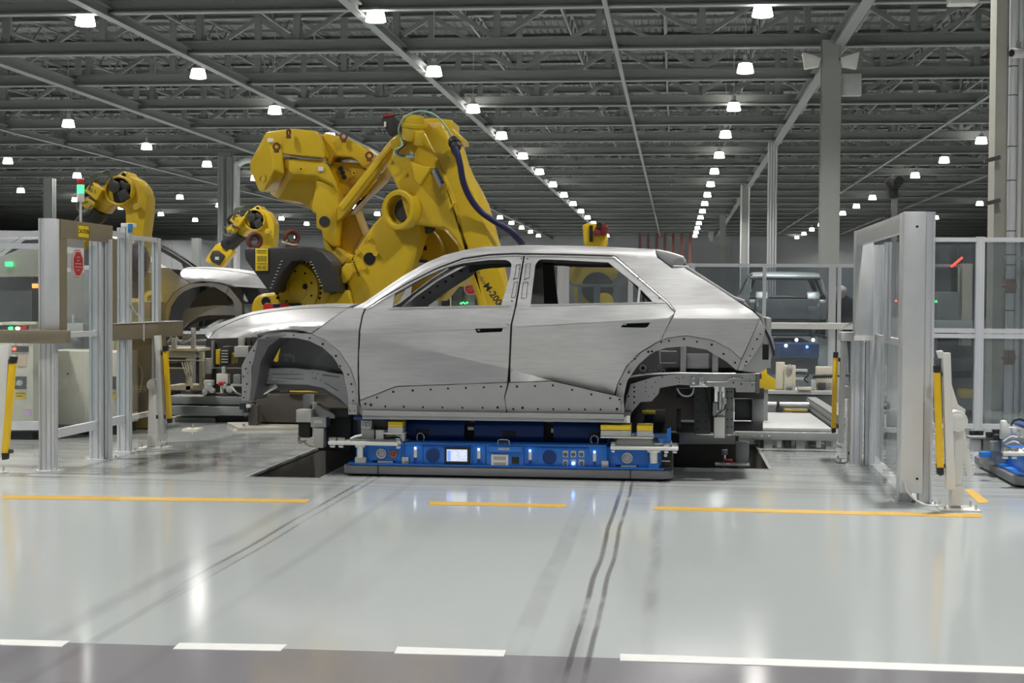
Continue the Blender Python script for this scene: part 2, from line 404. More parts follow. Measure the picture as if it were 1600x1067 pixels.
ibeam(tb, (-93, 0, ZB + .22), (58, 0, ZB + .22), .32, .44); ibeam(tb, (-93, 0, ZT), (58, 0, ZT), .30, .36)
k = 0; x = -91.0
while x < 57:
    tb.bar((x, 0, ZB + .4), (x, 0, ZT - .15), .22, .22)
    if k % 2: tb.bar((x, 0, ZB + .4), (x + 3.4, 0, ZT - .15), .16, .16)
    else: tb.bar((x, 0, ZT - .15), (x + 3.4, 0, ZB + .4), .16, .16)
    tb.obox((x, 0, ZB + .5), (.5, 0, 0), (0, .05, 0), (0, 0, .35))
    x += 3.4; k += 1
truss0 = tb.build('roof_truss', STEEL, smooth=0)
truss0.location.y = 43.8 - 7.37 * 6
tag(truss0, 'grey steel roof truss spanning across the hall', 'roof truss', 'roof trusses', 'structure')
for i in range(-5, 22):
    o = truss0.copy(); COL.objects.link(o); o.location.y = 43.8 + 7.37 * i
# joists between the trusses, along the hall, with zig-zag webs
jb = MB()
for xj in [-93 + 3.7 * i for i in range(41)]:
    jb.bar((xj, 8, ZT + .30), (xj, 205, ZT + .30), .10, .08); jb.bar((xj, 8, ZT - .45), (xj, 205, ZT - .45), .08, .08)
    y = 8.0
    while y < 120:
        jb.bar((xj, y, ZT + .28), (xj, y + .9, ZT - .45), .045, .045); jb.bar((xj, y + .9, ZT - .45), (xj, y + 1.8, ZT + .28), .045, .045); y += 1.8
for yj in [20 + 1.85 * i for i in range(100)]:
    jb.box(-93, 58, yj - .04, yj + .04, ZT + .34, ZT + .45)
tag(jb.build('ceiling_joists', STEEL, smooth=0), 'open web joists carrying the roof deck', 'joists', kind='structure')
# beams running down the hall under the trusses
for X, w, h, lab in ((-9.14, .26, .30, 'long steel beam running down the hall beside the lamp row'), (-2.03, .13, .13, 'thin straight conduit beam running down the hall overhead'), (5.1, .34, .42, 'long steel girder over the row of columns'),
                     (12.4, .16, .14, 'slim overhead beam right of the column row'), (20.1, .16, .14, 'rightmost slim overhead beam'), (-16.6, .26, .3, 'long overhead beam left of the middle lamp row'), (-23.6, .34, .42, 'long girder over the left column'), (-33, .26, .3, 'leftmost long overhead beam')):
    b = MB(); ibeam(b, (X, -6, ZB + .02), (X, 206, ZB + .02), w, h, .035)
    tag(b.build('roof_beam', STEEL, smooth=0), lab, 'beam', kind='structure')
# back wall and side walls
tag(MB().box(-95, 60, 206, 206.4, 0, ZT + .6).build('wall_back', WALLM, smooth=0), 'grey panelled wall at the far end of the hall', 'wall', kind='structure')
tag(MB().box(-95.4, -95, -12, 206, 0, ZT + .6).build('wall_left', WALLM, smooth=0), 'left side wall of the hall', 'wall', kind='structure')
tag(MB().box(60, 60.4, -12, 206, 0, ZT + .6).build('wall_right', WALLM, smooth=0), 'right side wall of the hall', 'wall', kind='structure')
b = MB()   # nearer partition wall behind the cells
b.box(-94.9, 59.9, 150, 150.3, 0, 7.2)
for i in range(36):
    xx = -93.5 + i * 4.3; b.box(xx, xx + .16, 149.9, 150, 0, 7.2)
tag(b.build('wall_partition', WALLM, smooth=0), 'low grey partition wall behind the machines', 'wall', kind='structure')

def hcolumn(px, Y, w, ztop, label, m=COLUMN, group='roof columns'):
    p = at(px, 470, Y); X = p.x; b = MB()
    b.box(X - w / 2, X + w / 2, Y - w / 2, Y - w / 2 + .05, 0, ztop); b.box(X - w / 2, X + w / 2, Y + w / 2 - .05, Y + w / 2, 0, ztop); b.box(X - .03, X + .03, Y - w / 2 + .05, Y + w / 2 - .05, 0, ztop)
    r = thing('steel_column', (X, Y, 0), label, 'column', group); r['kind'] = 'structure'
    b.build('shaft', m, r, smooth=0); MB().box(X - w * .75, X + w * .75, Y - w * .75, Y + w * .75, 0, .06).build('base_plate', m, r)
    return r
c1 = hcolumn(1294, 50, .60, ZB, 'tall wide pale column in front of the other hall columns')
hcolumn(1204, 82, .42, ZB, 'dark slim column bundled with conduits behind the wide pale column')
hcolumn(1162, 112, .62, ZB, 'pale column behind and left of the conduit column')
hcolumn(1128, 150, .6, ZB, 'small distant column in the right row')
hcolumn(1110, 185, .6, ZB, 'farthest column in the right row')
hcolumn(352, 86, .7, ZB, 'dark column beside the left robots carrying conduits')
hcolumn(78, 70, .45, 7.0, 'grey post rising behind the left glass fence', STEEL)
hcolumn(307, 95, .5, 5.2, 'thin distant post left of the dark column', STEEL)
# conduits on columns
def pipes(pxs, Y, z0, z1, r, label, m=ALU):
    ps = [at(x, 470, Y) for x in pxs]; rt = thing('conduit_bundle', (ps[0].x, Y, 0), label, 'conduit')
    for p in ps: MB().cyl((p.x, Y, z0), (p.x, Y, z1), r, 10).build('pipe', m, rt)
pipes([1199, 1203, 1207, 1211], 81.4, 0, ZB, .05, 'four thin conduits running up the dark slim column')
pipes([343, 347, 357, 361, 366], 85.3, 0, ZB - .3, .10, 'bundle of conduits on the dark column at left', MGRY)
pipes([1157, 1169], 111, 0, ZB, .06, 'pair of conduits beside the pale distant column')
b = MB(); P = [Vector((at(370, 400, 84).x, 84, 0)), at(370, 400, 84), at(370, 270, 84), at(374, 256, 84), at(386, 250, 84), at(398, 250, 84)]; b.tube(smoothpath(P, 4), .18, 10)
tag(b.build('duct_pipe', ALU), 'bent silver pipe curving off the dark left column', 'pipe')

# ---------------------------------------------------------------- high bay lamps
def make_lamp(loc, light=True):
    r = thing('high_bay_lamp', loc, 'lit white bell-shaped high bay lamp hanging under the roof', 'ceiling lamp', 'high bay lamps under the roof')
    b = MB(); x, y, z = loc; b.cyl((x, y, z), (x, y, z + .33), .30, 20, .23); b.build('diffuser', LENS, r, .02)
    b = MB(); b.cyl((x, y, z + .33), (x, y, z + .42), .21, 16, .15); b.cyl((x, y, z + .42), (x, y, z + .62), .09, 12); b.cyl((x, y, z + .62), (x, y, ZT + .452), .018, 6); b.build('housing', LGRY, r)
    if light:
        ld = bpy.data.lights.new('lamp_light', 'AREA'); ld.shape = 'DISK'; ld.size = .62; ld.energy = LAMP_WATTS; ld.color = (1, .985, .95); ld.spread = math.radians(128)
        lo = bpy.data.objects.new('lamp_light', ld); COL.objects.link(lo); lo.parent = r; lo.location = (0, 0, -.012); CH.setdefault(r.name, []).append(lo)
    return r
HL = 8.0; lz = EYE.z + HL
rows = [.295, -1.085, -2.17, -3.56, -5.0, 1.905, 3.1, -6.25]
l0 = None; f0 = None
for ri, rx in enumerate(rows):
    for kk in range(-5, 15):
        Y = 43.9 + 10.75 * kk + (.0, .0, .0, 4.5, 2, 3.5, 0, 5)[ri]
        X = rx * HL
        if Y < 40 and abs(X) > 30: continue
        if ri == 6 and kk % 2: continue
        if ri == 7 and Y < 80: continue
        near = Y < 200 and X > -52 and (ri != 7 or Y > 80)
        loc = Vector((X, Y, lz))
        if near:
            if l0 is None: l0 = c = make_lamp(loc)
            else: c = copy_tree(l0); c.location = loc
        else:
            if f0 is None: f0 = c = make_lamp(loc, False)
            else: c = copy_tree(f0); c.location = loc
        rown = ('row over the car tail', 'long diagonal row above the giant robot arm', 'row over the giant robot counterweight', 'row over the left robots', 'row entering at the left edge', 'row over the right doorway', 'rightmost row', 'leftmost far row')[ri]
        ordn = ('nearest', 'second', 'third', 'fourth', 'fifth', 'sixth')
        c['group'] = 'high bay lamps, ' + rown
        if Y < 40: c['label'] = 'lit lamp above the top of the photo, ' + rown
        else:
            vis = int((Y - 40) / 10.75)
            c['label'] = ('lit bell-shaped lamp, %s of the %s' % (ordn[vis], rown)) if vis < 6 else ('small distant lamp, far end of the ' + rown)
# ================================================================ the car body
Y0 = 11.85; HW = .93; YC = Y0 + HW
TOPL = [(300, 533), (325, 529), (339, 515), (361, 504), (389, 493), (423, 487), (461, 482.5), (507, 480), (551, 481), (570, 471.5), (601, 450), (632.5, 429), (664, 411), (695, 398), (726, 390), (757.5, 385), (820, 382.5), (916, 384), (979, 386.6), (1024, 389), (1050, 402), (1069, 417), (1116, 446.5), (1144, 465), (1176, 486), (1190, 497), (1260, 520)]
def interp(T, u):
    for i in range(len(T) - 1):
        if T[i][0] <= u <= T[i + 1][0]:
            t = (u - T[i][0]) / (T[i + 1][0] - T[i][0]); return T[i][1] + (T[i + 1][1] - T[i][1]) * t
    return T[0][1] if u < T[0][0] else T[-1][1]
CREASE_U = [(564, 522.5), (798, 510.5), (1044, 497), (1187, 498)]
CREASE_D = [(564, 523), (793, 576), (863, 595), (960, 618)]
CREASE_L = [(559, 627), (562, 626), (620, 604), (793, 598), (863, 595.5), (960, 618)]
def taper(u):
    t = 0.0
    if u < 600: t += ((600 - u) / 275) ** 2 * .40
    if u > 1000: t += ((u - 1000) / 190) ** 2 * .17
    return t
def inset(u, v):
    r = taper(u)
    if v < 481:
        t = (481 - v) / 97; r += .045 + .20 * t
        h = v - interp(TOPL, u); k = 1 if u < 1000 else max(.04, 1 - (u - 1000) / 50)
        if h < 12: r += .07 * k * (1 - max(0, h) / 12) ** 2
        return r
    cu = interp(CREASE_U, max(564, min(1187, u)))
    if v < cu: return r + .045 * ((cu - v) / max(1, cu - 481)) ** 1.2
    r += .05 * max(0, (v - cu) / 140) + .008 * min(1, max(0, (v - cu) / 2.0)) * max(0, min(1, (1187 - u) / 60))
    w = max(0, min(1, (u - 556) / 60)) * max(0, min(1, (1000 - u) / 60))
    if w:
        uu = max(564, min(960, u)); cd, cl = interp(CREASE_D, uu), interp(CREASE_L, uu)
        a = .050 * (cd - cu) / 60
        if v < cd: r += w * .050 * (v - cu) / 60
        elif v < cl + 20: r += w * a * (1 - (v - cd) / max(1, cl + 20 - cd))
    return r
def low_inset(u, v): return taper(u) + .035 + .03 * (v - 600) / 45
def hood_inset(u, v):
    h = v - interp(TOPL, u)
    return taper(u) + .012 + .42 * max(0, 1 - h / 30) ** 2.0
def P3(u, v, fn=inset, off=0.0):
    return at(u, v, Y0 + fn(u, v) + off)
def shrink(P, d):
    n = len(P); A = sum(P[i][0] * P[(i + 1) % n][1] - P[(i + 1) % n][0] * P[i][1] for i in range(n)); s = 1 if A > 0 else -1; out = []
    for i in range(n):
        a, b, c = Vector(P[i - 1]), Vector(P[i]), Vector(P[(i + 1) % n])
        e1, e2 = (b - a).normalized(), (c - b).normalized(); n1 = Vector((-e1.y, e1.x)) * s; n2 = Vector((-e2.y, e2.x)) * s
        m = n1 + n2
        if m.length < .3: out.append(tuple(b + n1 * d)); continue
        m.normalize(); out.append(tuple(b + m * (d / max(.45, m.dot(n1)))))
    return out
def inside(P, x, y):
    r = False; n = len(P)
    for i in range(n):
        x1, y1 = P[i]; x2, y2 = P[(i + 1) % n]
        if (y1 > y) != (y2 > y) and x < (x2 - x1) * (y - y1) / (y2 - y1) + x1: r = not r
    return r
def divide(P, step, close=True):
    out = []; n = len(P)
    for i in range(n if close else n - 1):
        a, b = Vector(P[i]), Vector(P[(i + 1) % n]); k = max(1, int((b - a).length / step))
        for j in range(k): out.append(tuple(a.lerp(b, j / k)))
    if not close: out.append(tuple(P[-1]))
    return out
def round_poly(P, idx, k=4, r=.35):
    out = []; n = len(P)
    for i, p in enumerate(P):
        if i in idx:
            a, b, c = Vector(P[i - 1]), Vector(p), Vector(P[(i + 1) % n]); s, e = b.lerp(a, min(.5, r * 12 / max(1, (b - a).length))), b.lerp(c, min(.5, r * 12 / max(1, (c - b).length)))
            for j in range(k + 1):
                t = j / k; out.append(tuple(s * (1 - t) ** 2 + b * 2 * t * (1 - t) + e * t * t))
        else: out.append(tuple(p))
    return out
def panel_uv(outline, holes=(), creases=(), step=9, gap=.9):
    O = divide(shrink(outline, gap) if gap else outline, step); V = [Vector(p) for p in O]; E = [(i, (i + 1) % len(O)) for i in range(len(O))]
    HH = []
    for h in holes:
        h = divide(h, step); n = len(V); V += [Vector(p) for p in h]; E += [(n + i, n + (i + 1) % len(h)) for i in range(len(h))]; HH.append(h)
    for c in creases:
        c = [p for p in divide(c, step, False) if inside(O, *p)]; n = len(V); V += [Vector(p) for p in c]; E += [(n + i, n + i + 1) for i in range(len(c) - 1)]
    xs = [p[0] for p in O]; ys = [p[1] for p in O]; y = min(ys) + step / 2; row = 0
    while y < max(ys):
        x = min(xs) + (step / 2 if row % 2 else 0)
        while x < max(xs):
            if inside(O, x, y) and not any(inside(h, x, y) for h in HH) and min((Vector((x, y)) - q).length for q in V[:sum(1 for _ in V)] if abs(q.x - x) < step and abs(q.y - y) < step or q is V[0]) > step * .45: V.append(Vector((x, y)))
            x += step
        y += step * .87; row += 1
    vo, eo, fo, *_ = delaunay_2d_cdt(V, E, [], 0, 1e-4)
    fs = []
    for f in fo:
        c = sum((vo[i] for i in f), Vector((0, 0))) / len(f)
        if inside(O, c.x, c.y) and not any(inside(h, c.x, c.y) for h in HH): fs.append(f)
    return [(v.x, v.y) for v in vo], fs
def put(name, uv, m, parent, fn=inset, off=0.0, thick=.006, sides=(0, 1), dots=(), dotr=1.75, smooth=22, dots_mat=None, label=None):
    V, Fc = uv; out = []
    for sd in sides:
        b = MB(); vs = [P3(u, v, fn, off) for u, v in V]
        if sd: vs = [Vector((p.x, 2 * YC - p.y, p.z)) for p in vs]
        b.add(vs, [tuple(f) for f in Fc])
        o = b.build(name, m, parent, smooth=smooth)
        # outward normals, then thickness inwards
        me = o.data; want = -1 if sd == 0 else 1
        s = sum(p.normal.y * p.area for p in me.polygons)
        if s * want < 0: me.flip_normals()
        md = o.modifiers.new('skin', 'SOLIDIFY'); md.thickness = thick; md.offset = -1
        if label: o['label'] = label
        if dots and sd == 0:
            db = MB()
            for d in dots:
                u, v = d[0], d[1]; r = (d[2] if len(d) > 2 else dotr) * .0049
                p = P3(u, v, fn, off); px_ = P3(u + 1, v, fn, off); pv = P3(u, v + 1, fn, off)
                n = (px_ - p).cross(pv - p).normalized(); n = n if n.y < 0 else -n
                db.mi = 0; db.ring(p + n * .0005, n, r * 1.7, r, .003, 12); db.mi = 1; db.cyl(p + n * .0006, p + n * .0012, r, 10)
            db.build('mounting_hole', [FLNG, HOLE], o)
        out.append(o)
    return out

CAR = thing('car_body', (at(780, 470, YC).x, YC, .42), 'bare silver steel five door car body, side on, standing above the blue vehicle', 'car body')

# ---- hood, reaching down to the wheel arch
HOOD = [(326, 529), (339, 515), (361, 504), (389, 493), (423, 487), (461, 482.5), (507, 480), (543, 480.8), (486, 521), (476, 518), (462, 515.6), (445, 515), (424, 517), (405, 521.5), (392, 527.5)]
huv = panel_uv(HOOD, step=6, gap=.5, creases=[[(394, 523), (402, 516), (417, 511), (436, 508.5), (455, 509), (466, 511.5), (480, 519)]])
put('hood_side', huv, BODY, CAR, hood_inset, smooth=30)
b = MB(); top = [(326, 529), (332, 521), (339, 515), (350, 509), (361, 504), (375, 498), (389, 493), (406, 489.5), (423, 487), (442, 484.5), (461, 482.5), (485, 481), (507, 480), (543, 480.8)]
vs = []; NN = 14
for u, v in top:
    p = P3(u, v, hood_inset)
    for j in range(NN + 1):
        t = j / NN; y = p.y + (2 * YC - 2 * p.y) * t; bow = 1 - (2 * t - 1) ** 2
        vs.append((p.x - .06 * bow * max(0, (543 - u) / 217) ** 2 , y, p.z + .028 * bow))
b.add(vs, [(i * (NN + 1) + j, i * (NN + 1) + j + 1, (i + 1) * (NN + 1) + j + 1, (i + 1) * (NN + 1) + j) for i in range(len(top) - 1) for j in range(NN)])
o = b.build('hood', BODY, CAR, smooth=30); md = o.modifiers.new('skin', 'SOLIDIFY'); md.thickness = .006; md.offset = 0

# ---- fender with its arch flange
FEN = [(486, 521.5), (543, 480.8), (570, 481), (565, 495), (561, 517), (559, 570), (560, 632.5), (556, 601), (548, 576), (529, 548), (507.5, 531)]
put('front_fender', panel_uv(FEN, step=8, gap=.5), BODY, CAR)
FLA_O = [(403, 529), (414, 523), (445, 518.5), (486, 521.5), (507.5, 531), (529, 548), (548, 576), (556, 601), (560, 632.5), (560, 636), (545, 637)]
FLA_I = [(545, 637), (543, 614), (536, 582.5), (520, 557.5), (504, 543), (482.5, 532.5), (461, 528), (436, 528), (410, 546)]
fd = [(407, 530), (418, 527.5), (432, 524.5), (445, 523.6, 2), (459, 523.5), (472, 525), (484, 527.5, 2), (504.5, 537.5, 2), (525, 556, 2), (531.5, 572), (544, 585), (549, 600), (551, 612, 1.2), (552, 626, 1.5)]
put('front_arch_flange', panel_uv(FLA_O + FLA_I[1:], step=7, gap=.3), FLNG, CAR, off=.012, dots=fd)
APR = [(403, 529), (410, 546), (398, 560), (393, 574), (393, 600), (389, 626), (378, 626), (377.5, 572), (383, 560)]
put('front_apron', panel_uv(APR, step=7, gap=0), GALV, CAR, off=.02, dots=[(384, 576), (381, 588), (386, 600), (383, 612), (391, 566), (397, 548), (381, 621), (387, 583, 1)])

# ---- doors
FD = [(570, 484), (583, 477), (600, 465), (641, 441.5), (682.5, 421), (724, 405), (765, 399), (808, 397), (819, 398), (805.5, 477), (798.5, 507), (795.5, 573), (794.5, 598), (788, 620), (791, 639), (790, 645), (570, 642), (564, 636), (561, 614), (560, 570), (562, 517), (566, 495)]
FW_ = [(613, 480), (617, 459), (662, 433.5), (696, 418.5), (724, 411), (765, 406), (792, 406), (799.5, 411), (797, 430), (783, 477)]
FSM = [(586, 479), (600, 468), (611, 461), (609, 474), (607, 479.5)]
FH = [(742, 513.5), (786, 512.5), (784, 518.5), (745, 520)]
FDU = FD[:12] + [(793, 598), (620, 604), (562, 626), (561, 614)] + FD[19:]
FDL = [(562, 626), (620, 604), (793, 598), (788, 620), (791, 639), (790, 645), (570, 642), (564, 636)]
put('front_door', panel_uv(FDU, [round_poly(FW_, (6, 7)), FH], [CREASE_U, [(u, v + 2.0) for u, v in CREASE_U], CREASE_D], step=9, gap=.95), BODY, CAR, smooth=14)
put('door_lower_panel', panel_uv(FDL, step=9, gap=.3), FLNG, CAR, low_inset, off=.016, smooth=14,
    dots=[(614.5, 612, 2), (645, 610, 2), (673, 608.5), (700, 607), (728, 606), (756, 605), (783, 604), (589, 621), (571, 631, 2), (579.5, 632.5, 2.4), (602, 635, 1.7), (631, 635.5, 1.7), (661, 636, 1.7), (691.5, 636.5, 1.7), (722.5, 637, 1.7), (754, 637, 1.7), (777.5, 636.5, 2.2)] +
         [(815, 404, .8), (812, 420, .9), (803, 436, .9), (800, 470, .9)])
RD = [(819.5, 398), (836, 397), (963, 400.5), (1044, 471.5), (1055, 484), (1054, 490), (1043, 510.6), (1033, 532.5), (1025.6, 535.6), (1000.6, 551), (979, 573), (965, 601), (962, 618), (969, 622), (972, 646), (793, 645), (791.5, 639), (789, 620), (795.5, 598), (796.5, 573), (799.5, 507), (806.5, 477)]
RW_ = [(829, 475.5), (836.5, 412.5), (843, 405), (875, 406), (950.5, 410), (998, 448.5), (995.5, 472.5)]
RW2 = [(1001, 452), (1020, 471.5), (999, 472)]
RH = [(970, 511.5), (974, 505.5), (1016, 504), (1012, 510.5), (1008, 512)]
RDU = RD[:12] + [(960, 618), (863, 595.5), (795.5, 598)] + RD[18:]
RDL = [(795.5, 598), (863, 595.5), (960, 618), (962, 618), (969, 622), (972, 646), (793, 645), (791.5, 639), (789, 620)]
put('rear_door', panel_uv(RDU, [round_poly(RW_, (1, 2)), RW2, RH], [CREASE_U, [(u, v + 2.0) for u, v in CREASE_U], CREASE_D], step=9, gap=.95), BODY, CAR, smooth=14)
put('door_lower_panel', panel_uv(RDL, step=9, gap=.3), FLNG, CAR, low_inset, off=.016, smooth=14,
    dots=[(808, 604, 1.8), (836, 603, 1.8), (864, 602, 1.8), (894, 609, 1.8), (924, 616, 1.8), (953.5, 622, 1.8), (968, 624), (802, 639), (816.5, 637, 2.3), (840.5, 639, 1.7), (864.5, 639, 1.7), (889, 639.3, 1.7), (914, 639.5, 1.7), (938.5, 639.6, 1.7), (964, 639, 2.3), (1018.5, 549, 2), (992, 560.5), (982.5, 581.5, 2), (969, 600), (824, 404, .9), (820, 437, .9), (997, 434, 1), (1030, 466, 1)])
# inner door frames seen in the window openings: the pressed recesses on the pillars
b = MB()
for quad in ([(807, 414), (813, 412), (810, 434), (804, 435)], [(803.5, 441), (809, 440), (805, 464), (799, 465)], [(822, 412), (829, 411), (827, 434), (819.5, 435)], [(817.5, 441), (825, 440), (822.5, 465), (814.5, 466)]):
    Q = [P3(u, v, off=-.002) for u, v in quad]; b.tube(Q, .0022, 5, True)
b.build('pillar_embossing', DGRY, CAR)
# mirror corner triangle on the front door and pressed fin on the quarter glass corner
put('corner_gusset', panel_uv([(586, 479.5), (600, 467.5), (617, 459.5), (613, 480.5)], [[(593, 477), (600, 471), (604, 474), (601, 478)]], step=6, gap=.2), FLNG, CAR, off=.006, dots=[(608, 466, .8), (606, 477, .8), (599, 474.5, .8)])
# handles: recessed pockets
for q in (FH, RH):
    b = MB(); c = [P3(u, v, off=.03) for u, v in q]; b.prism(c, (0, .03, 0)); b.build('handle_pocket', HOLE, CAR)
b = MB(); b.obox(P3(976, 506.5, off=.012), (.03, 0, 0), (0, .01, 0), (0, 0, .014)); b.obox(P3(748, 516, off=.012), (.02, 0, 0), (0, .01, 0), (0, 0, .012)); b.build('handle_clip', FLNG, CAR)

# ---- roof side, pillars and rear quarter in one pressing
SIDE = [(551, 481), (570, 471.5), (601, 450), (632.5, 429), (664, 411), (695, 398), (726, 390), (757.5, 385), (820, 382.5), (916, 384), (979, 386.6), (1024, 389), (1027, 402), (1050, 419), (1069, 418), (1116, 446.5), (1144, 465), (1176, 486), (1187.5, 497), (1158, 561), (1141, 545), (1113, 531), (1072.5, 524), (1041, 528), (1033, 532.5), (1043, 510.6), (1054, 490), (1055, 484), (1044, 471.5), (963, 400), (836, 396.5), (806, 396), (765, 397.5), (724, 403), (682.5, 419), (641, 440), (600, 463.5), (583, 475), (570, 482)]
put('side_outer', panel_uv(SIDE, creases=[CREASE_U, [(u, v + 2.0) for u, v in CREASE_U]] + [[(u, v + d) for u, v in TOPL[8:20]] for d in (2.2, 4.6, 7.5, 11.5)] + [[(u, v + d) for u, v in TOPL[20:25]] for d in (3, 7, 12)], step=8, gap=.3), BODY, CAR, smooth=20)
# bright hem and dark seal along the door tops
for nm, m, dv, r in (('door_hem', CHR, 2.2, .006), ('drip_seal', BLK, -.3, .006)):
    L1 = [(572, 482 + dv * .3), (583, 475.5 + dv), (600, 464 + dv), (641, 440.5 + dv), (682.5, 419.5 + dv), (724, 404 + dv), (765, 398 + dv), (806, 396.3 + dv), (819, 397 + dv), (836, 396.8 + dv), (900, 398 + dv), (960, 400 + dv)] + [(1043 - (0 if dv > 0 else -1), 472 + dv * .4), (1055 + dv * -.4, 486)]
    b = MB(); b.tube([P3(u, v, off=-.001) for u, v in divide(L1, 10, False)], r, 6); b.build(nm, m, CAR)
# belt line lip
b = MB(); b.tube([P3(u, v, off=-.002) for u, v in divide([(607, 481.5), (700, 479.5), (796, 478)], 15, False)], .004, 6); b.tube([P3(u, v, off=-.002) for u, v in divide([(829, 477), (920, 474.5), (1040, 472.5)], 15, False)], .004, 6); b.build('belt_lip', CHR, CAR)
# rear arch flange
RFO = [(1158, 562), (1141, 545.5), (1113, 531.5), (1072.5, 524.5), (1041, 528.5), (1033, 532.7), (1025.6, 536), (1000.6, 551.5), (979, 573.5), (965, 601), (962, 618), (969, 622), (972, 646)]
RFI = [(975.6, 645), (974.5, 620), (980, 595), (997.5, 570), (1019, 551), (1041, 543.5), (1072.5, 541), (1104, 546.5), (1135, 565), (1151, 579)]
put('rear_arch_flange', panel_uv(RFO + RFI, step=7, gap=.2), FLNG, CAR, off=.016, dots=[(1033, 534.5, 1.6), (1045, 532.5, 1.6), (1068.5, 529.5, 1.9), (1089, 534, 1.6), (1112, 538.5, 2), (1130.5, 553, 1.8), (1148.5, 566.5, 1.8), (1013, 549.5, 2), (992, 560.5), (983, 581.5, 2), (969, 600.5, 1.7), (968, 623, 1.6)])
# sill rails under the doors
for nm, a, c_, m, of in (('sill_flange', 644.5, 652, FLNG, .03), ('sill_rail', 651.5, 657.5, GALV, .055)):
    A = at(566, a - 1.5, Y0 + of); Bq = at(975, a + 2.5, Y0 + of)
    for sd in (0, 1):
        y = Y0 + of if sd == 0 else 2 * YC - Y0 - of - .05
        b = MB(); b.box(A.x, Bq.x, y, y + .05, at(770, c_, Y0 + of).z, at(770, a, Y0 + of).z); b.build(nm, m, CAR, .004)
put('sill_closing', panel_uv([(560, 633), (570, 642), (972, 646), (976, 652), (566, 650), (558, 640)], step=10, gap=0), GALV, CAR, off=.035)
# inner panels closing the doors from behind, added to keep the shut lines dark
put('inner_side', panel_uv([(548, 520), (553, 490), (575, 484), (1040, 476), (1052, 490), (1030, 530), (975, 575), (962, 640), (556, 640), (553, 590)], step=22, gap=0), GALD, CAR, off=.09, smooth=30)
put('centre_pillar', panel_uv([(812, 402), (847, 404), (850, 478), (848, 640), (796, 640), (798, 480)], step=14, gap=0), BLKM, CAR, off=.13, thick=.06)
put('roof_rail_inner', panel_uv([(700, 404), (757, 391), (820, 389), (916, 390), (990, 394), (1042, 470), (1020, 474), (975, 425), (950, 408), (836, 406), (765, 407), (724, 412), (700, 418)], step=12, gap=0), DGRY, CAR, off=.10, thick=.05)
APL = [(572, 479), (600, 458), (641, 432), (690, 406), (715, 398), (730, 402), (700, 425), (660, 448), (625, 472), (606, 482)]
put('windscreen_pillar', panel_uv(APL, step=9, gap=0), GALV, CAR, off=.07, thick=.04, sides=(1,))
put('windscreen_pillar', panel_uv([(572, 479), (600, 458), (641, 432), (690, 406), (715, 398), (728, 404), (696, 418), (662, 433), (617, 459), (608, 481)], step=9, gap=0), GALV, CAR, off=.07, thick=.03, sides=(0,))
# pillar holes visible on the far pillar's inner face
b = MB()
for u, v, r in ((625, 455, 2), (640, 444, 2), (655, 436, 2.4), (668, 427, 2), (684, 417, 3), (700, 409, 2.4), (613, 464, 2)):
    p = P3(u, v, off=.07); yy = 2 * YC - p.y - .046; b.cyl((p.x, yy, p.z), (p.x, yy + .004, p.z), r * .006, 10)
b.build('pillar_hole', HOLE, CAR)

# ---- roof skin with spoiler
b = MB(); rt = [(695, 398), (726, 390), (757.5, 385), (820, 382.5), (870, 383), (916, 384), (979, 386.6), (1024, 389)]; vs = []
for u, v in rt:
    p = P3(u, v)
    for j in range(NN + 1):
        t = j / NN; y = p.y + (2 * YC - 2 * p.y) * t; bow = 1 - (2 * t - 1) ** 2
        vs.append((p.x, y, p.z + .012 * bow - .004))
b.add(vs, [(i * (NN + 1) + j, i * (NN + 1) + j + 1, (i + 1) * (NN + 1) + j + 1, (i + 1) * (NN + 1) + j) for i in range(len(rt) - 1) for j in range(NN)])
o = b.build('roof_panel', BODY, CAR, smooth=30); md = o.modifiers.new('skin', 'SOLIDIFY'); md.thickness = .008; md.offset = -1
for nm, u, v in (('windscreen_header', 706, 397), ('roof_bow', 820, 388), ('roof_bow', 920, 389), ('tailgate_header', 1016, 394)):
    p = P3(u, v); MB().box(p.x - .04, p.x + .04, p.y, 2 * YC - p.y, p.z - .05, p.z - .012).build(nm, GALV, CAR, .006)
SPO = [(1024, 389), (1045, 393), (1068, 400), (1073, 408), (1072, 412), (1061, 413), (1050, 419), (1027, 402)]
b = MB(); A = [P3(u, v, lambda u, v: .25) for u, v in SPO]; Bm = [Vector((p.x, 2 * YC - p.y, p.z)) for p in A]; b.loft(A, Bm); b.build('roof_spoiler', BODY, CAR, .012, 3)
b = MB(); p = P3(1062, 410, lambda u, v: .22); b.cyl((p.x, p.y, p.z), (p.x, p.y + .3, p.z - .0), .035, 14); b.build('spoiler_end', GALV, CAR)

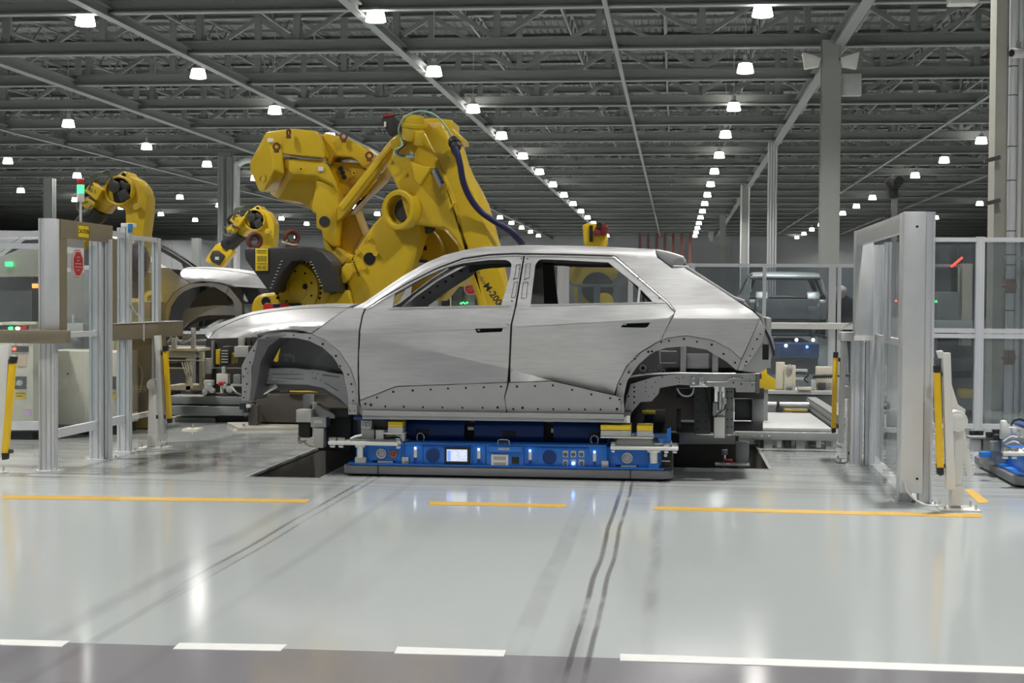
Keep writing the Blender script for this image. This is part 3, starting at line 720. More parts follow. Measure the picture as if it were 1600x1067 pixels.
# ---- rear: tailgate opening flange, tail corner, rear rails
b = MB(); b.tube([P3(u, v, off=.02) for u, v in divide([(1052, 417), (1073, 418), (1118, 447), (1146, 465), (1163, 471)], 8, False)], .014, 7)
q = [P3(u, v, off=.02) for u, v in divide([(1052, 417), (1073, 418), (1118, 447), (1146, 465), (1163, 471)], 8, False)]
b.tube([Vector((p.x, 2 * YC - p.y, p.z)) for p in q], .014, 7); b.build('tailgate_flange', GALV, CAR)
TC = [(1144, 465), (1163, 470.5), (1178, 486), (1192, 492), (1198, 515), (1208, 527), (1211, 545), (1201, 570), (1195, 578), (1186, 584), (1152, 579), (1158, 561), (1187.5, 497), (1176, 486)]
for sd in (0, 1):
    b = MB(); A = [P3(u, v, lambda u, v: .30) for u, v in TC]; Bq = [p + Vector((0, .24, 0)) for p in A]
    if sd: A = [Vector((p.x, 2 * YC - p.y, p.z)) for p in A]; Bq = [Vector((p.x, 2 * YC - p.y, p.z)) for p in Bq]
    b.loft(A, Bq); b.build('tail_corner', GALV, CAR, .01)
    TL = [(1187, 499), (1196, 512), (1192, 534), (1170, 566), (1158, 578), (1152, 579), (1158, 562)]
    b = MB(); A = [P3(u, v, lambda u, v: .17) for u, v in TL]; Bq = [p + Vector((0, .13, 0)) for p in A]
    if sd: A = [Vector((p.x, 2 * YC - p.y, p.z)) for p in A]; Bq = [Vector((p.x, 2 * YC - p.y, p.z)) for p in Bq]
    b.loft(A, Bq); b.build('tail_lamp_pocket', FLNG, CAR, .006)
b = MB()
for u, v, r in ((1166, 565, 1.6), (1164, 571, 1.1), (1172, 556, 1.1), (1183, 530, 1.6), (1176, 545, 1.2), (1188, 522, 1.1)):
    p = P3(u, v, lambda u, v: .168); b.cyl(p, p + Vector((0, .003, 0)), r * .0052, 10)
bpx(b, 1191.5, 538, 1201, 562, Y0 + .296, .003); b.build('tail_opening', HOLE, CAR)
b = MB(); P = [P3(u, v, lambda u, v: .28) for u, v in ((1187, 502), (1196, 516), (1203, 532), (1208, 548), (1209, 556))]; b.tube(smoothpath(P), .010, 6); b.build('wiring_strip', BLK, CAR)
b = MB(); p1, p2 = at(1196, 500, Y0 + .4), at(1204, 575, Y0 + .4); b.box(p1.x, p2.x, Y0 + .35, 2 * YC - Y0 - .35, p2.z, p1.z + .02); b.build('tailgate_sill', GALV, CAR, .01)
# inner rear wheelhouse
WH = [(968, 652), (974, 600), (990, 570), (1015, 548), (1045, 538), (1075, 536), (1110, 542), (1150, 565), (1160, 580), (1190, 584), (1190, 592), (1060, 592), (1020, 604), (985, 640), (975, 652)]
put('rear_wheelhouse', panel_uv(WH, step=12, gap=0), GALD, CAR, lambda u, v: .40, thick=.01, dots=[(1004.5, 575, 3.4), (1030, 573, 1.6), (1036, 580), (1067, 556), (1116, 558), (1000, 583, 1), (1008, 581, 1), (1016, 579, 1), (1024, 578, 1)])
b = MB()
for x in (1066, 1116):
    bpx(b, x - 3, 540, x + 6, 582, Y0 + .33, .05)
bpx(b, 1073, 552, 1108, 576, Y0 + .385, .012); bpx(b, 1030, 548, 1058, 550, Y0 + .385, .012); bpx(b, 1030, 566, 1058, 568, Y0 + .385, .012); bpx(b, 1030, 548, 1032.5, 568, Y0 + .385, .012)
b.build('wheelhouse_stiffener', GALV, CAR, .004)
# rear frame rail (sweeps over the wheel)
RR = [(976, 652), (986, 645), (1001, 628), (1018, 627), (1029, 615), (1031, 606), (1060, 601), (1100, 603), (1140, 605), (1186, 612), (1187, 586), (1150, 585), (1060, 585), (1020, 590), (985, 600), (975, 640)]
rdots = [(991, 605, 1.8), (991, 612, 1.8), (991, 620, 1.8), (991, 629, 1.8), (982, 619, 1.8), (1009, 597), (1009, 605), (1009, 612), (1013, 619), (1022, 615), (1024, 597), (1019, 605, 1), (1057, 590), (1035, 589), (1061, 592, 1), (1061, 597, 1), (1068, 590), (1143, 590, 1.4), (1146, 598, 1.4), (1158, 600, 1.6), (1175, 602, 1.2), (1160, 590, 1.1), (1172, 593, 1), (1080, 589, 1)]
put('rear_rail', panel_uv(RR, step=10, gap=0), GALV, CAR, lambda u, v: .30, thick=.08, dots=rdots, dotr=1.1)
b = MB(); b.tube([P3(u, v, lambda u, v: .295) for u, v in ((975, 590), (1010, 584.5), (1060, 583), (1120, 584), (1187, 584))], .008, 6)
b.tube([P3(u, v, lambda u, v: .292) for u, v in ((1105, 597), (1135, 597), (1143, 591), (1155, 591), (1163, 597), (1186, 598))], .006, 6); b.build('rail_rib', FLNG, CAR)
b = MB(); bpx(b, 1081, 590, 1086, 603, Y0 + .27, .03); bpx(b, 1092, 590, 1100, 603, Y0 + .27, .03); bpx(b, 1078, 601, 1106, 605, Y0 + .25, .05); b.build('shock_mount', CHR, CAR, .003)
b = MB(); P = [at(x, y, Y0 + .33) for x, y in ((1058, 607), (1064, 616), (1073, 619), (1081, 616), (1084, 606))]; b.tube(smoothpath(P), .008, 6); b.build('brake_hose', GALV, CAR)
b = MB(); bpx(b, 1150, 607, 1180, 613, Y0 + .3, .2); b.build('hanging_bracket', GALV, CAR)
# front inner structure
AW = [(404, 530), (436, 524), (482, 529), (510, 544), (530, 568), (541, 600), (545, 636), (530, 628), (505, 614), (470, 608), (415, 612), (393, 600), (396, 560)]
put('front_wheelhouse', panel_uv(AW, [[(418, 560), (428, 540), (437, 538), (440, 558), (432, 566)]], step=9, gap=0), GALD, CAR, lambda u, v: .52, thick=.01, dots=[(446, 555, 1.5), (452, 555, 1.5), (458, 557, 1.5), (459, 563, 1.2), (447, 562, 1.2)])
FR = [(405, 575), (420, 575.5), (460, 575), (500, 580), (535, 585), (544, 600), (547, 638), (530, 622), (505, 606), (480, 601), (440, 600), (407, 600)]
put('front_rail', panel_uv(FR, step=10, gap=0), GALV, CAR, lambda u, v: .42, thick=.09, dots=[(419, 580, 1.6), (419, 587, 1.6), (418, 595, 1.4), (457, 580, 1), (488, 582, 1), (493, 591, 1.2), (497, 584, 1), (489, 591, 1), (501, 594, 1)])
b = MB(); P = [P3(u, v, lambda u, v: .415) for u, v in ((425, 585), (474, 585), (474, 592), (425, 592))]; b.tube(P, .0035, 5, True)
b.tube([P3(u, v, lambda u, v: .415) for u, v in ((504, 586), (530, 589))], .005, 5); b.tube([P3(u, v, lambda u, v: .415) for u, v in ((507, 599), (528, 611))], .005, 5)
b.build('rail_embossing', CHR, CAR)
b = MB(); A = [P3(u, v, lambda u, v: .38) for u, v in ((399, 624), (407, 606), (430, 600), (434, 605), (410, 618), (404, 625))]; b.prism(A, (0, .02, 0)); b.build('tow_bracket', CHR, CAR, .003)
b = MB(); A = [P3(u, v, lambda u, v: .10) for u, v in ((403, 530), (436, 529), (420, 541), (407, 566), (400, 605), (396, 626), (391, 626), (395, 570))]; b.prism(A, (0, .40, 0)); b.build('apron_inner', GALD, CAR)
# cross structure: tub floor, dash panel, front crossmember, rear panel
yl, yr = Y0 + .10, 2 * YC - Y0 - .10
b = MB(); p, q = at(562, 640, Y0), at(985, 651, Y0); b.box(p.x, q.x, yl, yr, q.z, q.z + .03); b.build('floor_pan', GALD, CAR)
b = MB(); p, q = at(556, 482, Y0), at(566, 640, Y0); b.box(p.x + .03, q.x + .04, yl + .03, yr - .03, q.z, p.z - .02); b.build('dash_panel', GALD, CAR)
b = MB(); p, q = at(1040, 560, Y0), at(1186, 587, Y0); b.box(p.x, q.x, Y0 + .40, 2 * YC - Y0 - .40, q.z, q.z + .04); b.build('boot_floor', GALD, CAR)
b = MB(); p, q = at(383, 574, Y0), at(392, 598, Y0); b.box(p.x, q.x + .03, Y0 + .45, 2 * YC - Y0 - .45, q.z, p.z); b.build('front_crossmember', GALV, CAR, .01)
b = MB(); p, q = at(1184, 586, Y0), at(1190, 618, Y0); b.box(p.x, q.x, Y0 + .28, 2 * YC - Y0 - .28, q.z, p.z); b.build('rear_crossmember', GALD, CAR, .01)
b = MB(); p, q = at(556, 481, Y0), at(570, 486, Y0); b.box(p.x - .03, q.x + .06, Y0 + .10, 2 * YC - Y0 - .10, q.z, p.z - .005); b.build('cowl_panel', GALV, CAR, .01)
# hinge pillar foot and front foot of the sill
b = MB(); bpx(b, 544, 632, 558, 648, Y0 + .03, .12); b.build('sill_foot', GALV, CAR, .006)
b = MB()
for x in (547, 554): 
    p = at(x, 642, Y0 + .03); b.cyl(p, p + Vector((0, -.002, 0)), .005, 8)
b.build('foot_hole', HOLE, CAR)
# two more bodies of the same kind in the cells behind
def car_copy(cx, cy, dz, rz, label):
    c = copy_tree(CAR); c.location = (cx, cy, CAR.location.z + dz); c.rotation_euler = (0, 0, rz); c['label'] = label; c['group'] = 'bare car bodies in the hall'; return c
CAR['group'] = 'bare car bodies in the hall'
# ================================================================ the blue transport vehicle
YA = 11.92
AX0, AX1 = fl(531, 745).x, fl(1052, 752).x
def zc(py, px=790, Y=YA): return at(px, py, Y).z
AGV = thing('transport_vehicle', ((AX0 + AX1) / 2, YA + .85, 0), 'blue driverless transport vehicle with control panels, carrying the silver car body', 'transport vehicle', 'blue transport vehicles')
def rrect(x0, x1, y0, y1, z, r, k=5):
    P = []
    for cx, cy, a0 in ((x1 - r, y1 - r, 0), (x0 + r, y1 - r, 90), (x0 + r, y0 + r, 180), (x1 - r, y0 + r, 270)):
        for j in range(k + 1):
            a = math.radians(a0 + 90 * j / k); P.append(Vector((cx + r * math.cos(a), cy + r * math.sin(a), z)))
    return P
b = MB(); b.prism(rrect(AX0, AX1, YA, YA + 1.7, .018, .09), (0, 0, .064)); b.build('bumper', BUMP, AGV, .006)
b = MB()
for px in (590.5, 985): p = at(px, 740, YA); b.box(p.x - .004, p.x + .004, YA - .003, YA + .01, .017, .084)
b.build('bumper_joint', HOLE, AGV)
b = MB(); b.prism(rrect(AX0 + .05, AX1 - .05, YA + .05, YA + 1.65, .006, .08), (0, 0, .014)); b.build('underbody', BLK, AGV)
b = MB()
for x in (AX0 + .4, AX1 - .4):
    for y in (YA + .3, YA + 1.4): b.cyl((x - .03, y, .045), (x + .03, y, .045), .045, 14)
b.build('wheel', BLK, AGV)
ZP = .088
b = MB(); b.prism(rrect(AX0 + .03, AX1 - .03, YA + .02, YA + 1.68, ZP - .003, .08), (0, 0, .016)); b.build('deck_plate', BLUE, AGV, .003)
zt = zc(694.5)
YB = YA + .06
b = MB(); xa, xb = at(629, 710, YB).x, at(948, 710, YB).x; b.box(xa, xb, YB, YA + 1.6, ZP, zt); b.build('housing', BLUE, AGV, .006)
b = MB(); xa2, xb2 = at(556, 710, YB + .03).x, at(1046, 710, YB + .03).x
b.box(xa2, xa + .01, YB + .03, YA + 1.58, ZP, zc(698)); b.build('end_housing', BLUE, AGV, .006)
b = MB(); b.box(xb - .01, xb2, YB + .03, YA + 1.58, ZP, zc(698)); b.build('end_housing', BLUE, AGV, .006)
def FP(x0, y0, x1, y1, dep=.012, Y=None):
    """box standing proud of the vehicle's front face"""
    Y = YB if Y is None else Y
    b = MB(); bpx(b, x0, y0, x1, y1, Y - dep, dep + .002); return b
# panel frames
for x0, x1, y0, y1 in ((629.5, 758.5, 694, 731.5), (819, 947, 697, 734.5)):
    FP(x0, y0, x1, y0 + 1.6, .014).build('panel_frame', BLUE, AGV, .002); b = FP(x0, y0, x0 + 1.4, y1, .014); bpx(b, x1 - 1.4, y0, x1, y1, YB - .014, .016); b.build('panel_frame', BLUE, AGV, .002)
for x0, x1, y0, y1 in ((659, 738, 697, 726.5), (838, 921, 699, 729.5)):
    b = MB()
    for q in ((x0, y0, x1, y0 + 1.4), (x0, y1 - 1, x1, y1), (x0, y0, x0 + 1.2, y1), (x1 - 1.2, y0, x1, y1)): bpx(b, *q, YB - .012, .014)
    b.build('control_recess', BLUE, AGV)
for cx, cy in ((676.5, 711), (858.7, 714)):
    p = at(cx, cy, YB); b = MB(); b.ring(p + Vector((0, -.004, 0)), (0, -1, 0), .056, .050, .004, 28)
    for i in range(10):
        zz = -.045 + i * .01; w = math.sqrt(max(0, .05 ** 2 - zz * zz)); b.box(p.x - w, p.x + w, YB - .006, YB, p.z + zz - .0028, p.z + zz + .0028)
    b.build('speaker_grille', NAVY, AGV)
# touch screen
b = MB(); bpx(b, 694.5, 698, 734, 725.5, YB - .02, .022); scr = b.build('touch_screen', BLK, AGV, .003)
def screen_mat():
    m, nt, bb = newmat('lit_touch_screen'); N = nt.nodes.new; L = nt.links.new
    tc = N('ShaderNodeTexCoord'); br = N('ShaderNodeTexBrick'); br.inputs['Scale'].default_value = 22; br.inputs['Color1'].default_value = (.55, .66, .95, 1); br.inputs['Color2'].default_value = (.80, .86, 1, 1); br.inputs['Mortar'].default_value = (.9, .93, 1, 1)
    mp = N('ShaderNodeMapping'); mp.inputs['Rotation'].default_value = (PI / 2, 0, 0); L(tc.outputs['Object'], mp.inputs[0]); L(mp.outputs[0], br.inputs[0]); L(br.outputs[0], bb.inputs['Emission Color']); bb.inputs['Emission Strength'].default_value = .75
    bb.inputs['Base Color'].default_value = (.1, .1, .12, 1); return m
SCR = screen_mat()
b = MB(); bpx(b, 698, 702, 730, 721, YB - .0215, .002); b.build('display', SCR, scr)
b = MB(); bpx(b, 699, 704, 704, 720, YB - .0225, .002); b.build('menu_column', emitter('screen_blue', (.18, .3, .9), .8), scr)
# toggles
for cx, cy in ((649, 699), (748, 701), (828.3, 703), (929, 705)):
    b = MB(); bpx(b, cx - 2.6, cy + 2, cx + 2.6, cy + 16, YB - .008, .01); t = b.build('latch_plate', ALU, AGV, .004)
    p = at(cx, cy + 19, YB); b = MB(); b.cyl(p, p + Vector((0, -.02, 0)), .012, 12); b.build('latch_knob', NAVY, t)
    p = at(cx, cy + .6, YB); b = MB(); b.sphere(p + Vector((0, -.01, 0)), .0075, 8); b.build('lamp', WHTL, t)
    bpx(MB(), 0, 0, 1, 1, YB, .1); b = MB(); bpx(b, cx - 6, cy + 30.2, cx + 6, cy + 32.2, YB - .004, .005); b.build('rating_label', WSGN, AGV)
# middle unit
FP(759.8, 696, 818, 733, .02).build('centre_panel', BLUE, AGV, .003)
FP(763.5, 697, 815, 706.5, .07).build('sensor_hood', BLUE, AGV, .006)
FP(778, 699.5, 796, 703.5, .073).build('sensor_window', mat('grey_sensor_window', (.35, .38, .45), .3), AGV)
wp = FP(767.5, 709.5, 794, 730, .03).build('white_port_frame', WSGN, AGV, .002)
b = MB(); bpx(b, 771, 713, 790.5, 719, YB - .032, .003); b.build('port_cover', mat('beige_port_cover', (.42, .37, .33), .5), wp)
b = MB(); bpx(b, 771, 722, 790.5, 727.5, YB - .032, .003); b.build('port_cover', mat('beige_port_cover', (.42, .37, .33), .5), wp)
FP(799.5, 714, 811, 725, .03).build('socket', BLK, AGV, .003)
b = MB(); P = [at(x, y, YB) for x, y in ((778, 695.5), (778.5, 688), (781, 686.5), (793, 687), (795.5, 688.5), (796, 696))]; b.tube(P, .004, 6); b.build('lift_handle', CHR, AGV)
b = MB()
for x in (783, 787.5, 792): p = at(x, 692, YB); b.cyl(p + Vector((0, .01, -.02)), p + Vector((0, .01, .012)), .010, 10)
b.build('hydraulic_coupling', DGRY, AGV)
# buttons
for x in (883.5, 896, 908.5):
    for y in (709.5, 723):
        b = MB(); bpx(b, x - 4.3, y - 5.5, x + 4.3, y + 5, YB - .006, .008); q = b.build('button_plate', LGRY, AGV, .004)
        p = at(x, y + .6, YB); b = MB(); b.cyl(p + Vector((0, -.006, 0)), p + Vector((0, -.018, 0)), .0135, 14); lit = (x == 896 and y == 723)
        o = b.build('push_button', BLUL if lit else BLK, q, .002)
        if lit: o['label'] = 'blue lit push button'
        if not lit: b = MB(); b.sphere(p + Vector((0, -.018, 0)), .0055, 8); b.build('button_cap', LGRY, q)
# corner rings, slots, plates
YD = YB + .03
for cx, cy, r in ((596, 708.5, .041), (980, 715.3, .044)):
    p = at(cx, cy, YD); b = MB(); b.ring(p, (0, -1, 0), r, r * .68, .014, 28); b.cyl(p, p + Vector((0, -.008, 0)), r * .62, 20); b.build('scanner_ring', LGRY, AGV, .002)
p = at(614.6, 709, YD); b = MB(); b.ring(p, (0, -1, 0), .030, .017, .012, 20); b.cyl(p, p + Vector((0, -.018, 0)), .010, 12); b.build('charging_contact', ORNG, AGV)
for x0, x1, y0, y1 in ((582, 617, 719, 728), (962, 997.5, 726, 735)):
    q = FP(x0, y0, x1, y1, .002, YD).build('lower_slot', HOLE, AGV); b = MB(); bpx(b, x0 + 8, y0 + .8, x1 - 3, y1 - .5, YD - .006, .005); b.build('slot_insert', LGRY, q, .003)
for x0, x1, y0, y1, T in ((627.6, 638, 714, 731, 'LH'), (940, 950.5, 720, 736.5, 'LH'), (554.5, 567, 714, 729, '414')):
    q = FP(x0, y0, x1, y1, .022, YB).build('number_plate', LGRY, AGV, .002); p = at((x0 + x1) / 2, (y0 + y1) / 2, YB - .0235)
    text(T, p, (1, 0, 0), (0, 0, 1), .034 if T == 'LH' else .032, BLK, q)
# big dark blue casings in the middle
for x0, x1 in ((630, 726), (741, 850), (864.5, 948)):
    b = MB(); A, Bq = at(x0, 675, YB + .22), at(x1, 675, YB + .22); z0, z1 = zt, zc(659, 790)
    prof = [(YB + .22, z0), (YB + .20, z0 + .04), (YB + .21, z1 - .05), (YB + .25, z1 - .015), (YB + .30, z1), (YB + 1.2, z1), (YB + 1.3, z0)]
    b.loft([Vector((A.x, y, z)) for y, z in prof], [Vector((Bq.x, y, z)) for y, z in prof]); b.build('battery_casing', NAVY, AGV, .008)
for x0, y0, x1, y1 in ((650, 671, 671, 681), (785, 673, 806, 682), (920, 675, 942, 684)):
    FP(x0, y0, x1, y1, .012, YB + .212).build('casing_grip', BLK, AGV, .003)
b = MB(); bpx(b, 726, 660, 741, 692, YB + .24, .02); b.build('casing_gap_shade', HOLE, AGV); b = MB(); bpx(b, 850, 660, 864.5, 694, YB + .24, .02); b.build('casing_gap_shade', HOLE, AGV)  # black sheets paint the shade in the gaps between the casings
b = MB(); bpx(b, 731, 667, 740, 672, YB + .21, .03); bpx(b, 861, 669.5, 865, 676, YB + .21, .03); b.build('gap_clip', LGRY, AGV)
for cx, cy in ((657, 683.5), (929, 687.5)):
    p = at(cx, cy, YB + .17); b = MB(); b.tube([p + Vector((math.cos(a) * .030, 0, math.sin(a) * .036)) for a in [2 * PI * i / 18 for i in range(18)]], .006, 7, True); b.bar(p + Vector((0, 0, -.036)), (p.x, p.y, zt), .014); b.build('lifting_eye', CHR, AGV)
# bearing plates at both ends with their pads
def plate(pts, z, t, name, m): 
    b = MB(); b.prism([Vector((p[0], p[1], z)) for p in pts], (0, 0, t)); return b.build(name, m, AGV, .004)
zl = zc(695, 570); zr = zc(702.5, 1010)
plate([(at(514, 690, YA).x, YA - .04), (at(622, 690, YA).x, YA - .04), (at(634, 690, YA).x, YA + .35), (at(560, 690, YA).x, YA + .35)], zl, .028, 'bearing_plate', WHT)
plate([(at(954, 700, YA).x, YA - .04), (at(1060, 700, YA).x, YA - .04), (at(1060, 700, YA).x, YA + .35), (at(960, 700, YA).x, YA + .35)], zr, .024, 'bearing_plate', WHT)
plate([(at(545, 690, YA).x, YA + .02), (at(618, 690, YA).x, YA + .02), (at(628, 690, YA).x, YA + .33), (at(560, 690, YA).x, YA + .33)], zl + .028, .012, 'bearing_top_plate', MGRY)
b = MB(); ppx(b, [(958, 697), (966, 685), (1018, 685), (1021, 697)], YA + .03, .3); b.build('slide_block', MGRY, AGV, .003)
for x0, y0, x1, y1, yy, dd, m, nm in ((564, 657, 580, 671, .08, .10, LGRY, 'locating_block'), (564, 671, 584.5, 688, .06, .13, MGRY, 'locator_base'), (606, 658.5, 629, 667, .05, .16, YSGN, 'yellow_pad'), (606, 667, 629, 677.5, .05, .16, LGRY, 'pad_carrier'),
        (587, 672, 599, 689, .05, .10, LGRY, 'clamp_body'), (599, 676, 632, 679, .05, .12, WHT, 'clamp_bridge'), (625, 679, 632, 689, .06, .08, LGRY, 'clamp_foot'),
        (938.5, 663.5, 986, 672.5, .02, .22, YSGN, 'yellow_pad'), (938.5, 672.5, 986, 682, .02, .22, LGRY, 'pad_carrier'), (995, 664.5, 1020, 673, .02, .22, YSGN, 'yellow_pad'), (995, 673, 1020, 682.5, .02, .22, LGRY, 'pad_carrier'), (938, 682, 1021, 685.5, 0, .26, WHT, 'pad_shelf')):
    b = MB(); bpx(b, x0, y0, x1, y1, YA + yy, dd); b.build(nm, m, AGV, .004)
b = MB(); bpx(b, 566, 660, 578, 668, YA + .076, .006); b.build('locator_face', MGRY, AGV, .002)
b = MB()
for x, y in ((569, 662), (575, 666), (575, 662), (569, 666)): p = at(x, y, YA + .075); b.cyl(p, p + Vector((0, -.004, 0)), .006, 8)
b.build('locator_bolts', CHR, AGV)
for px, py, zz, r in ((519.6, 687, zl, .032), (532.6, 687, zl, .030), (622, 687, zl, .026), (958, 697, zr, .024), (1041, 697, zr, .026), (1054, 697, zr, .026)):
    p = at(px, py, YA); b = MB(); b.cyl((p.x, YA + .01, zz + .018), (p.x, YA + .01, zz + .055), r, 14); b.cyl((p.x, YA + .01, zz - .025), (p.x, YA + .01, zz), r * .75, 12); b.build('guide_roller', CHR, AGV, .003)
for px, y0, y1, zz, r in ((562, 698, 715, zl, .024), (1021.5, 704, 724, zr, .030)):
    p = at(px, y0, YA); q = at(px, y1, YA); b = MB(); b.cyl((p.x, YA + .02, q.z), (p.x, YA + .02, zz), r, 16); b.cyl((p.x, YA + .02, zz - .02), (p.x, YA + .02, zz), r * 1.7, 16); b.build('plate_post', WHT, AGV, .002)
    b = MB(); b.box(p.x - .04, p.x + .04, YA + .03, YA + .10, ZP, q.z); b.build('post_foot', LGRY if px < 700 else BLUE, AGV, .003)
b = MB(); P = [at(x, y, YA + .05) for x, y in ((1027, 684), (1042, 684), (1042, 670), (1048.5, 668), (1048.5, 692), (1032, 692))]; b.prism(P, (0, .05, 0)); b.build('corner_bracket', BLUE, AGV, .003)
b = MB(); bpx(b, 1034, 706, 1050, 733, YA + .08, .2); bpx(b, 1030, 730, 1048, 740, YA + .03, .1); b.build('valve_block', BLK, AGV, .004)
b = MB(); bpx(b, 1034, 719.5, 1047, 721, YA + .04, .02); p = at(1040, 711, YA + .07); b.cyl(p, p + Vector((0, -.02, 0)), .014, 10); bpx(b, 1033, 689, 1050, 694, YA + .06, .1); b.build('valve_fitting', CHR, AGV)
b = MB(); bpx(b, 580, 655, 606, 672, YA + .17, .1); b.build('clamp_cylinder', DGRY, AGV, .005)
b = MB(); bpx(b, 552, 650.5, 610, 656.5, YA + .05, .4); b.build('cross_pad', NAVY, AGV, .003)
b = MB(); b.tube([at(x, y, YA + .05) for x, y in ((548, 686), (556, 682), (566, 680))], .012, 6); b.build('release_lever', WHT, AGV)
b = MB()
for i in range(14): 
    u = 575 + i * 34
    if 629 < u < 1000 or True: p = at(u, 733 + (u - 790) * .013, YB - .015); b.sphere((p.x, YB - .012, ZP + .018), .004, 6)
b.build('housing_screws', CHR, AGV)
AGV2 = copy_tree(AGV); AGV2.location.x += fl(1593, 766).x - AX0; AGV2['label'] = 'blue transport vehicle cut off by the right edge of the photo'
def V2(x0, y0, x1, y1, Y, d, nm, m, bev=.005): b = MB(); bpx(b, x0, y0, x1, y1, Y, d); return b.build(nm, m, AGV2, bev)
V2(1519, 687, 1533, 706, 12.75, .12, 'hole_block', LGRY); V2(1532, 706, 1549, 715, 12.35, .08, 'side_bracket', BLUE); V2(1549, 690, 1562, 705, 12.6, .1, 'side_clamp', MGRY)
for px, py, Yb in ((1520, 677, 12.85), (1531, 677, 12.85), (1546, 679, 12.7), (1558, 683, 12.6), (1556, 675, 12.9)):
    p = at(px, py, Yb); b = MB(); b.cyl(p + Vector((0, 0, -.022)), p + Vector((0, 0, .022)), .030, 12); b.build('side_roller', BLK, AGV2, .003)
b = MB(); bpx(b, 1514, 682, 1566, 686, 12.7, .15); p = at(1540, 690, 12.8); b.box(p.x - .03, p.x + .30, 12.72, 12.9, .09, at(1540, 684, 12.7).z); b.build('roller_rail', MGRY, AGV2, .003)
b = MB(); ppx(b, [(1564, 686), (1566, 658), (1573, 657), (1577, 668), (1588, 668), (1590, 686)], 12.5, .08); b.build('white_clamp', WHT, AGV2, .005)
for P in ([(1568, 690, 12.3), (1580, 682, 12.28), (1592, 684, 12.25), (1606, 692, 12.2)], [(1572, 694, 12.3), (1584, 690, 12.25), (1596, 694, 12.2), (1608, 700, 12.2)]):
    b = MB(); b.tube(smoothpath([at(*p) for p in P]), .008, 6); b.build('white_hose', WCAB, AGV2)
b = MB(); b.tube(smoothpath([at(*p) for p in ((1580, 664, 12.5), (1585, 657, 12.45), (1594, 655, 12.45), (1604, 660, 12.5))]), .009, 6); b.build('black_hose', BLK, AGV2)
AGV['group'] = AGV2['group'] = 'blue transport vehicles'
# ================================================================ the giant yellow robot behind the car
YR = 16.6
ROB = thing('giant_robot', (at(560, 470, YR + .3).x, YR + .3, 0), 'huge yellow industrial robot arm with counterweights towering behind the silver car', 'robot')
def pl(A, B, name, m=YEL, bev=.02, parent=None, seg=3):
    b = MB(); lpx(b, A, B); return b.build(name, m, parent or ROB, bev, seg)
def slab(pts, Y, d, name, m=YEL, bev=.02, parent=None, dx=0, dz=0):
    b = MB(); P = [at(x, y, Y) for x, y in pts]; b.prism(P, (dx, d, dz)); return b.build(name, m, parent or ROB, bev, 3)
def withY(pts, Y, dx=0, dy=0): return [(x + dx, y + dy, Y) for x, y in pts]
# left counterweight: end cap, long top box, lower box
capA = [(416.4, 205, 16.35), (389.8, 252.7, 16.75), (390.2, 266.5, 16.75), (404.6, 299.4, 16.6), (412, 300.3, 16.5), (428, 264, 16.25), (422.3, 235, 16.25), (415.8, 212.3, 16.3)]
capB = [(455, 200.5, 16.7), (430, 252, 17.1), (430, 266, 17.1), (432, 296, 17.0), (434, 297, 16.9), (445, 272.4, 16.3), (441, 240, 16.28), (440, 222, 16.3)]
cw = pl(capA, capB, 'counterweight_cap')
topA = [(418, 205, 16.4), (416, 212, 16.32), (423, 236, 16.28), (441, 238, 16.28), (443, 246.5, 16.3), (447, 262, 17.1), (440, 240, 17.3), (430, 205, 17.1)]
topF = [(418, 205.5), (454, 200.8), (494.2, 204.5), (500, 218), (508, 243), (507, 247), (446, 241), (441, 238), (423, 236), (416, 212)]
slab(topF, 16.3, .85, 'counterweight_block', dx=-.05, dz=.02)
lowF = [(443, 246.8), (506, 249.7), (515, 261), (526.7, 284.2), (528.5, 300), (520.8, 288), (494.2, 274.4), (458.8, 272.4), (445, 263)]
lowA = withY(lowF, 16.35); lowB = [(x - 25, y + 39, 17.25) if y > 262 else (x - 8, y + 20, 17.25) for x, y in lowF]
pl(lowA, lowB, 'counterweight_lower_block')
slab([(458.8, 272.4), (494.2, 274.4), (516, 284), (505, 320), (489, 333), (486.3, 327.5), (468.6, 315.7), (436, 311.5), (433.2, 310.8)], 16.55, .7, 'counterweight_lower_block')
# vertical link below the left counterweight
slab([(486.3, 327.5), (494.2, 280), (520.8, 288), (527.7, 300), (528.7, 307.8), (528, 345), (525, 384), (520, 387), (504, 373), (502, 360), (494.2, 357), (493.8, 334.4)], 16.4, .35, 'link_plate')
slab([(504, 373), (520, 387), (524, 385), (545, 397), (553, 399), (548, 416), (520, 416), (511, 396), (505, 380)], 16.5, .45, 'link_yoke')
b = MB()
for q in ([(520, 393), (526, 386), (544, 402), (540, 409), (530, 416), (519, 403)], ):
    ppx(b, q, 16.47, .05)
b.build('yoke_pocket', YEL2, ROB, .01)
b = MB(); p = at(507, 346, 16.4); b.cyl(p, p + Vector((0, -.01, 0)), .058, 22); o = b.build('link_hole', BLKM, ROB)
# right counterweight block
slab([(503, 210), (508, 207.5), (537.5, 214), (557, 223), (577, 239), (582, 249), (575, 259), (567, 262.5), (557, 250), (547, 245.5), (521, 244), (514, 257.6), (508, 249)], 16.55, .85, 'counterweight_block', dx=.02)
slab([(521, 251.7), (532, 253), (560, 254), (574, 268), (566, 282), (547, 300), (529.6, 310), (522, 290), (514, 262)], 16.65, .5, 'counterweight_lower_block')
pl(withY([(552, 300), (588, 276), (586, 284), (571, 310), (560, 310)], 17.0), withY([(552, 300), (588, 276), (586, 284), (571, 310), (560, 310)], 17.6, 3, 3), 'counterweight_lower_block')
slab([(527, 330), (552, 325), (567, 367), (549, 399), (527, 392)], 16.7, .5, 'lower_link')
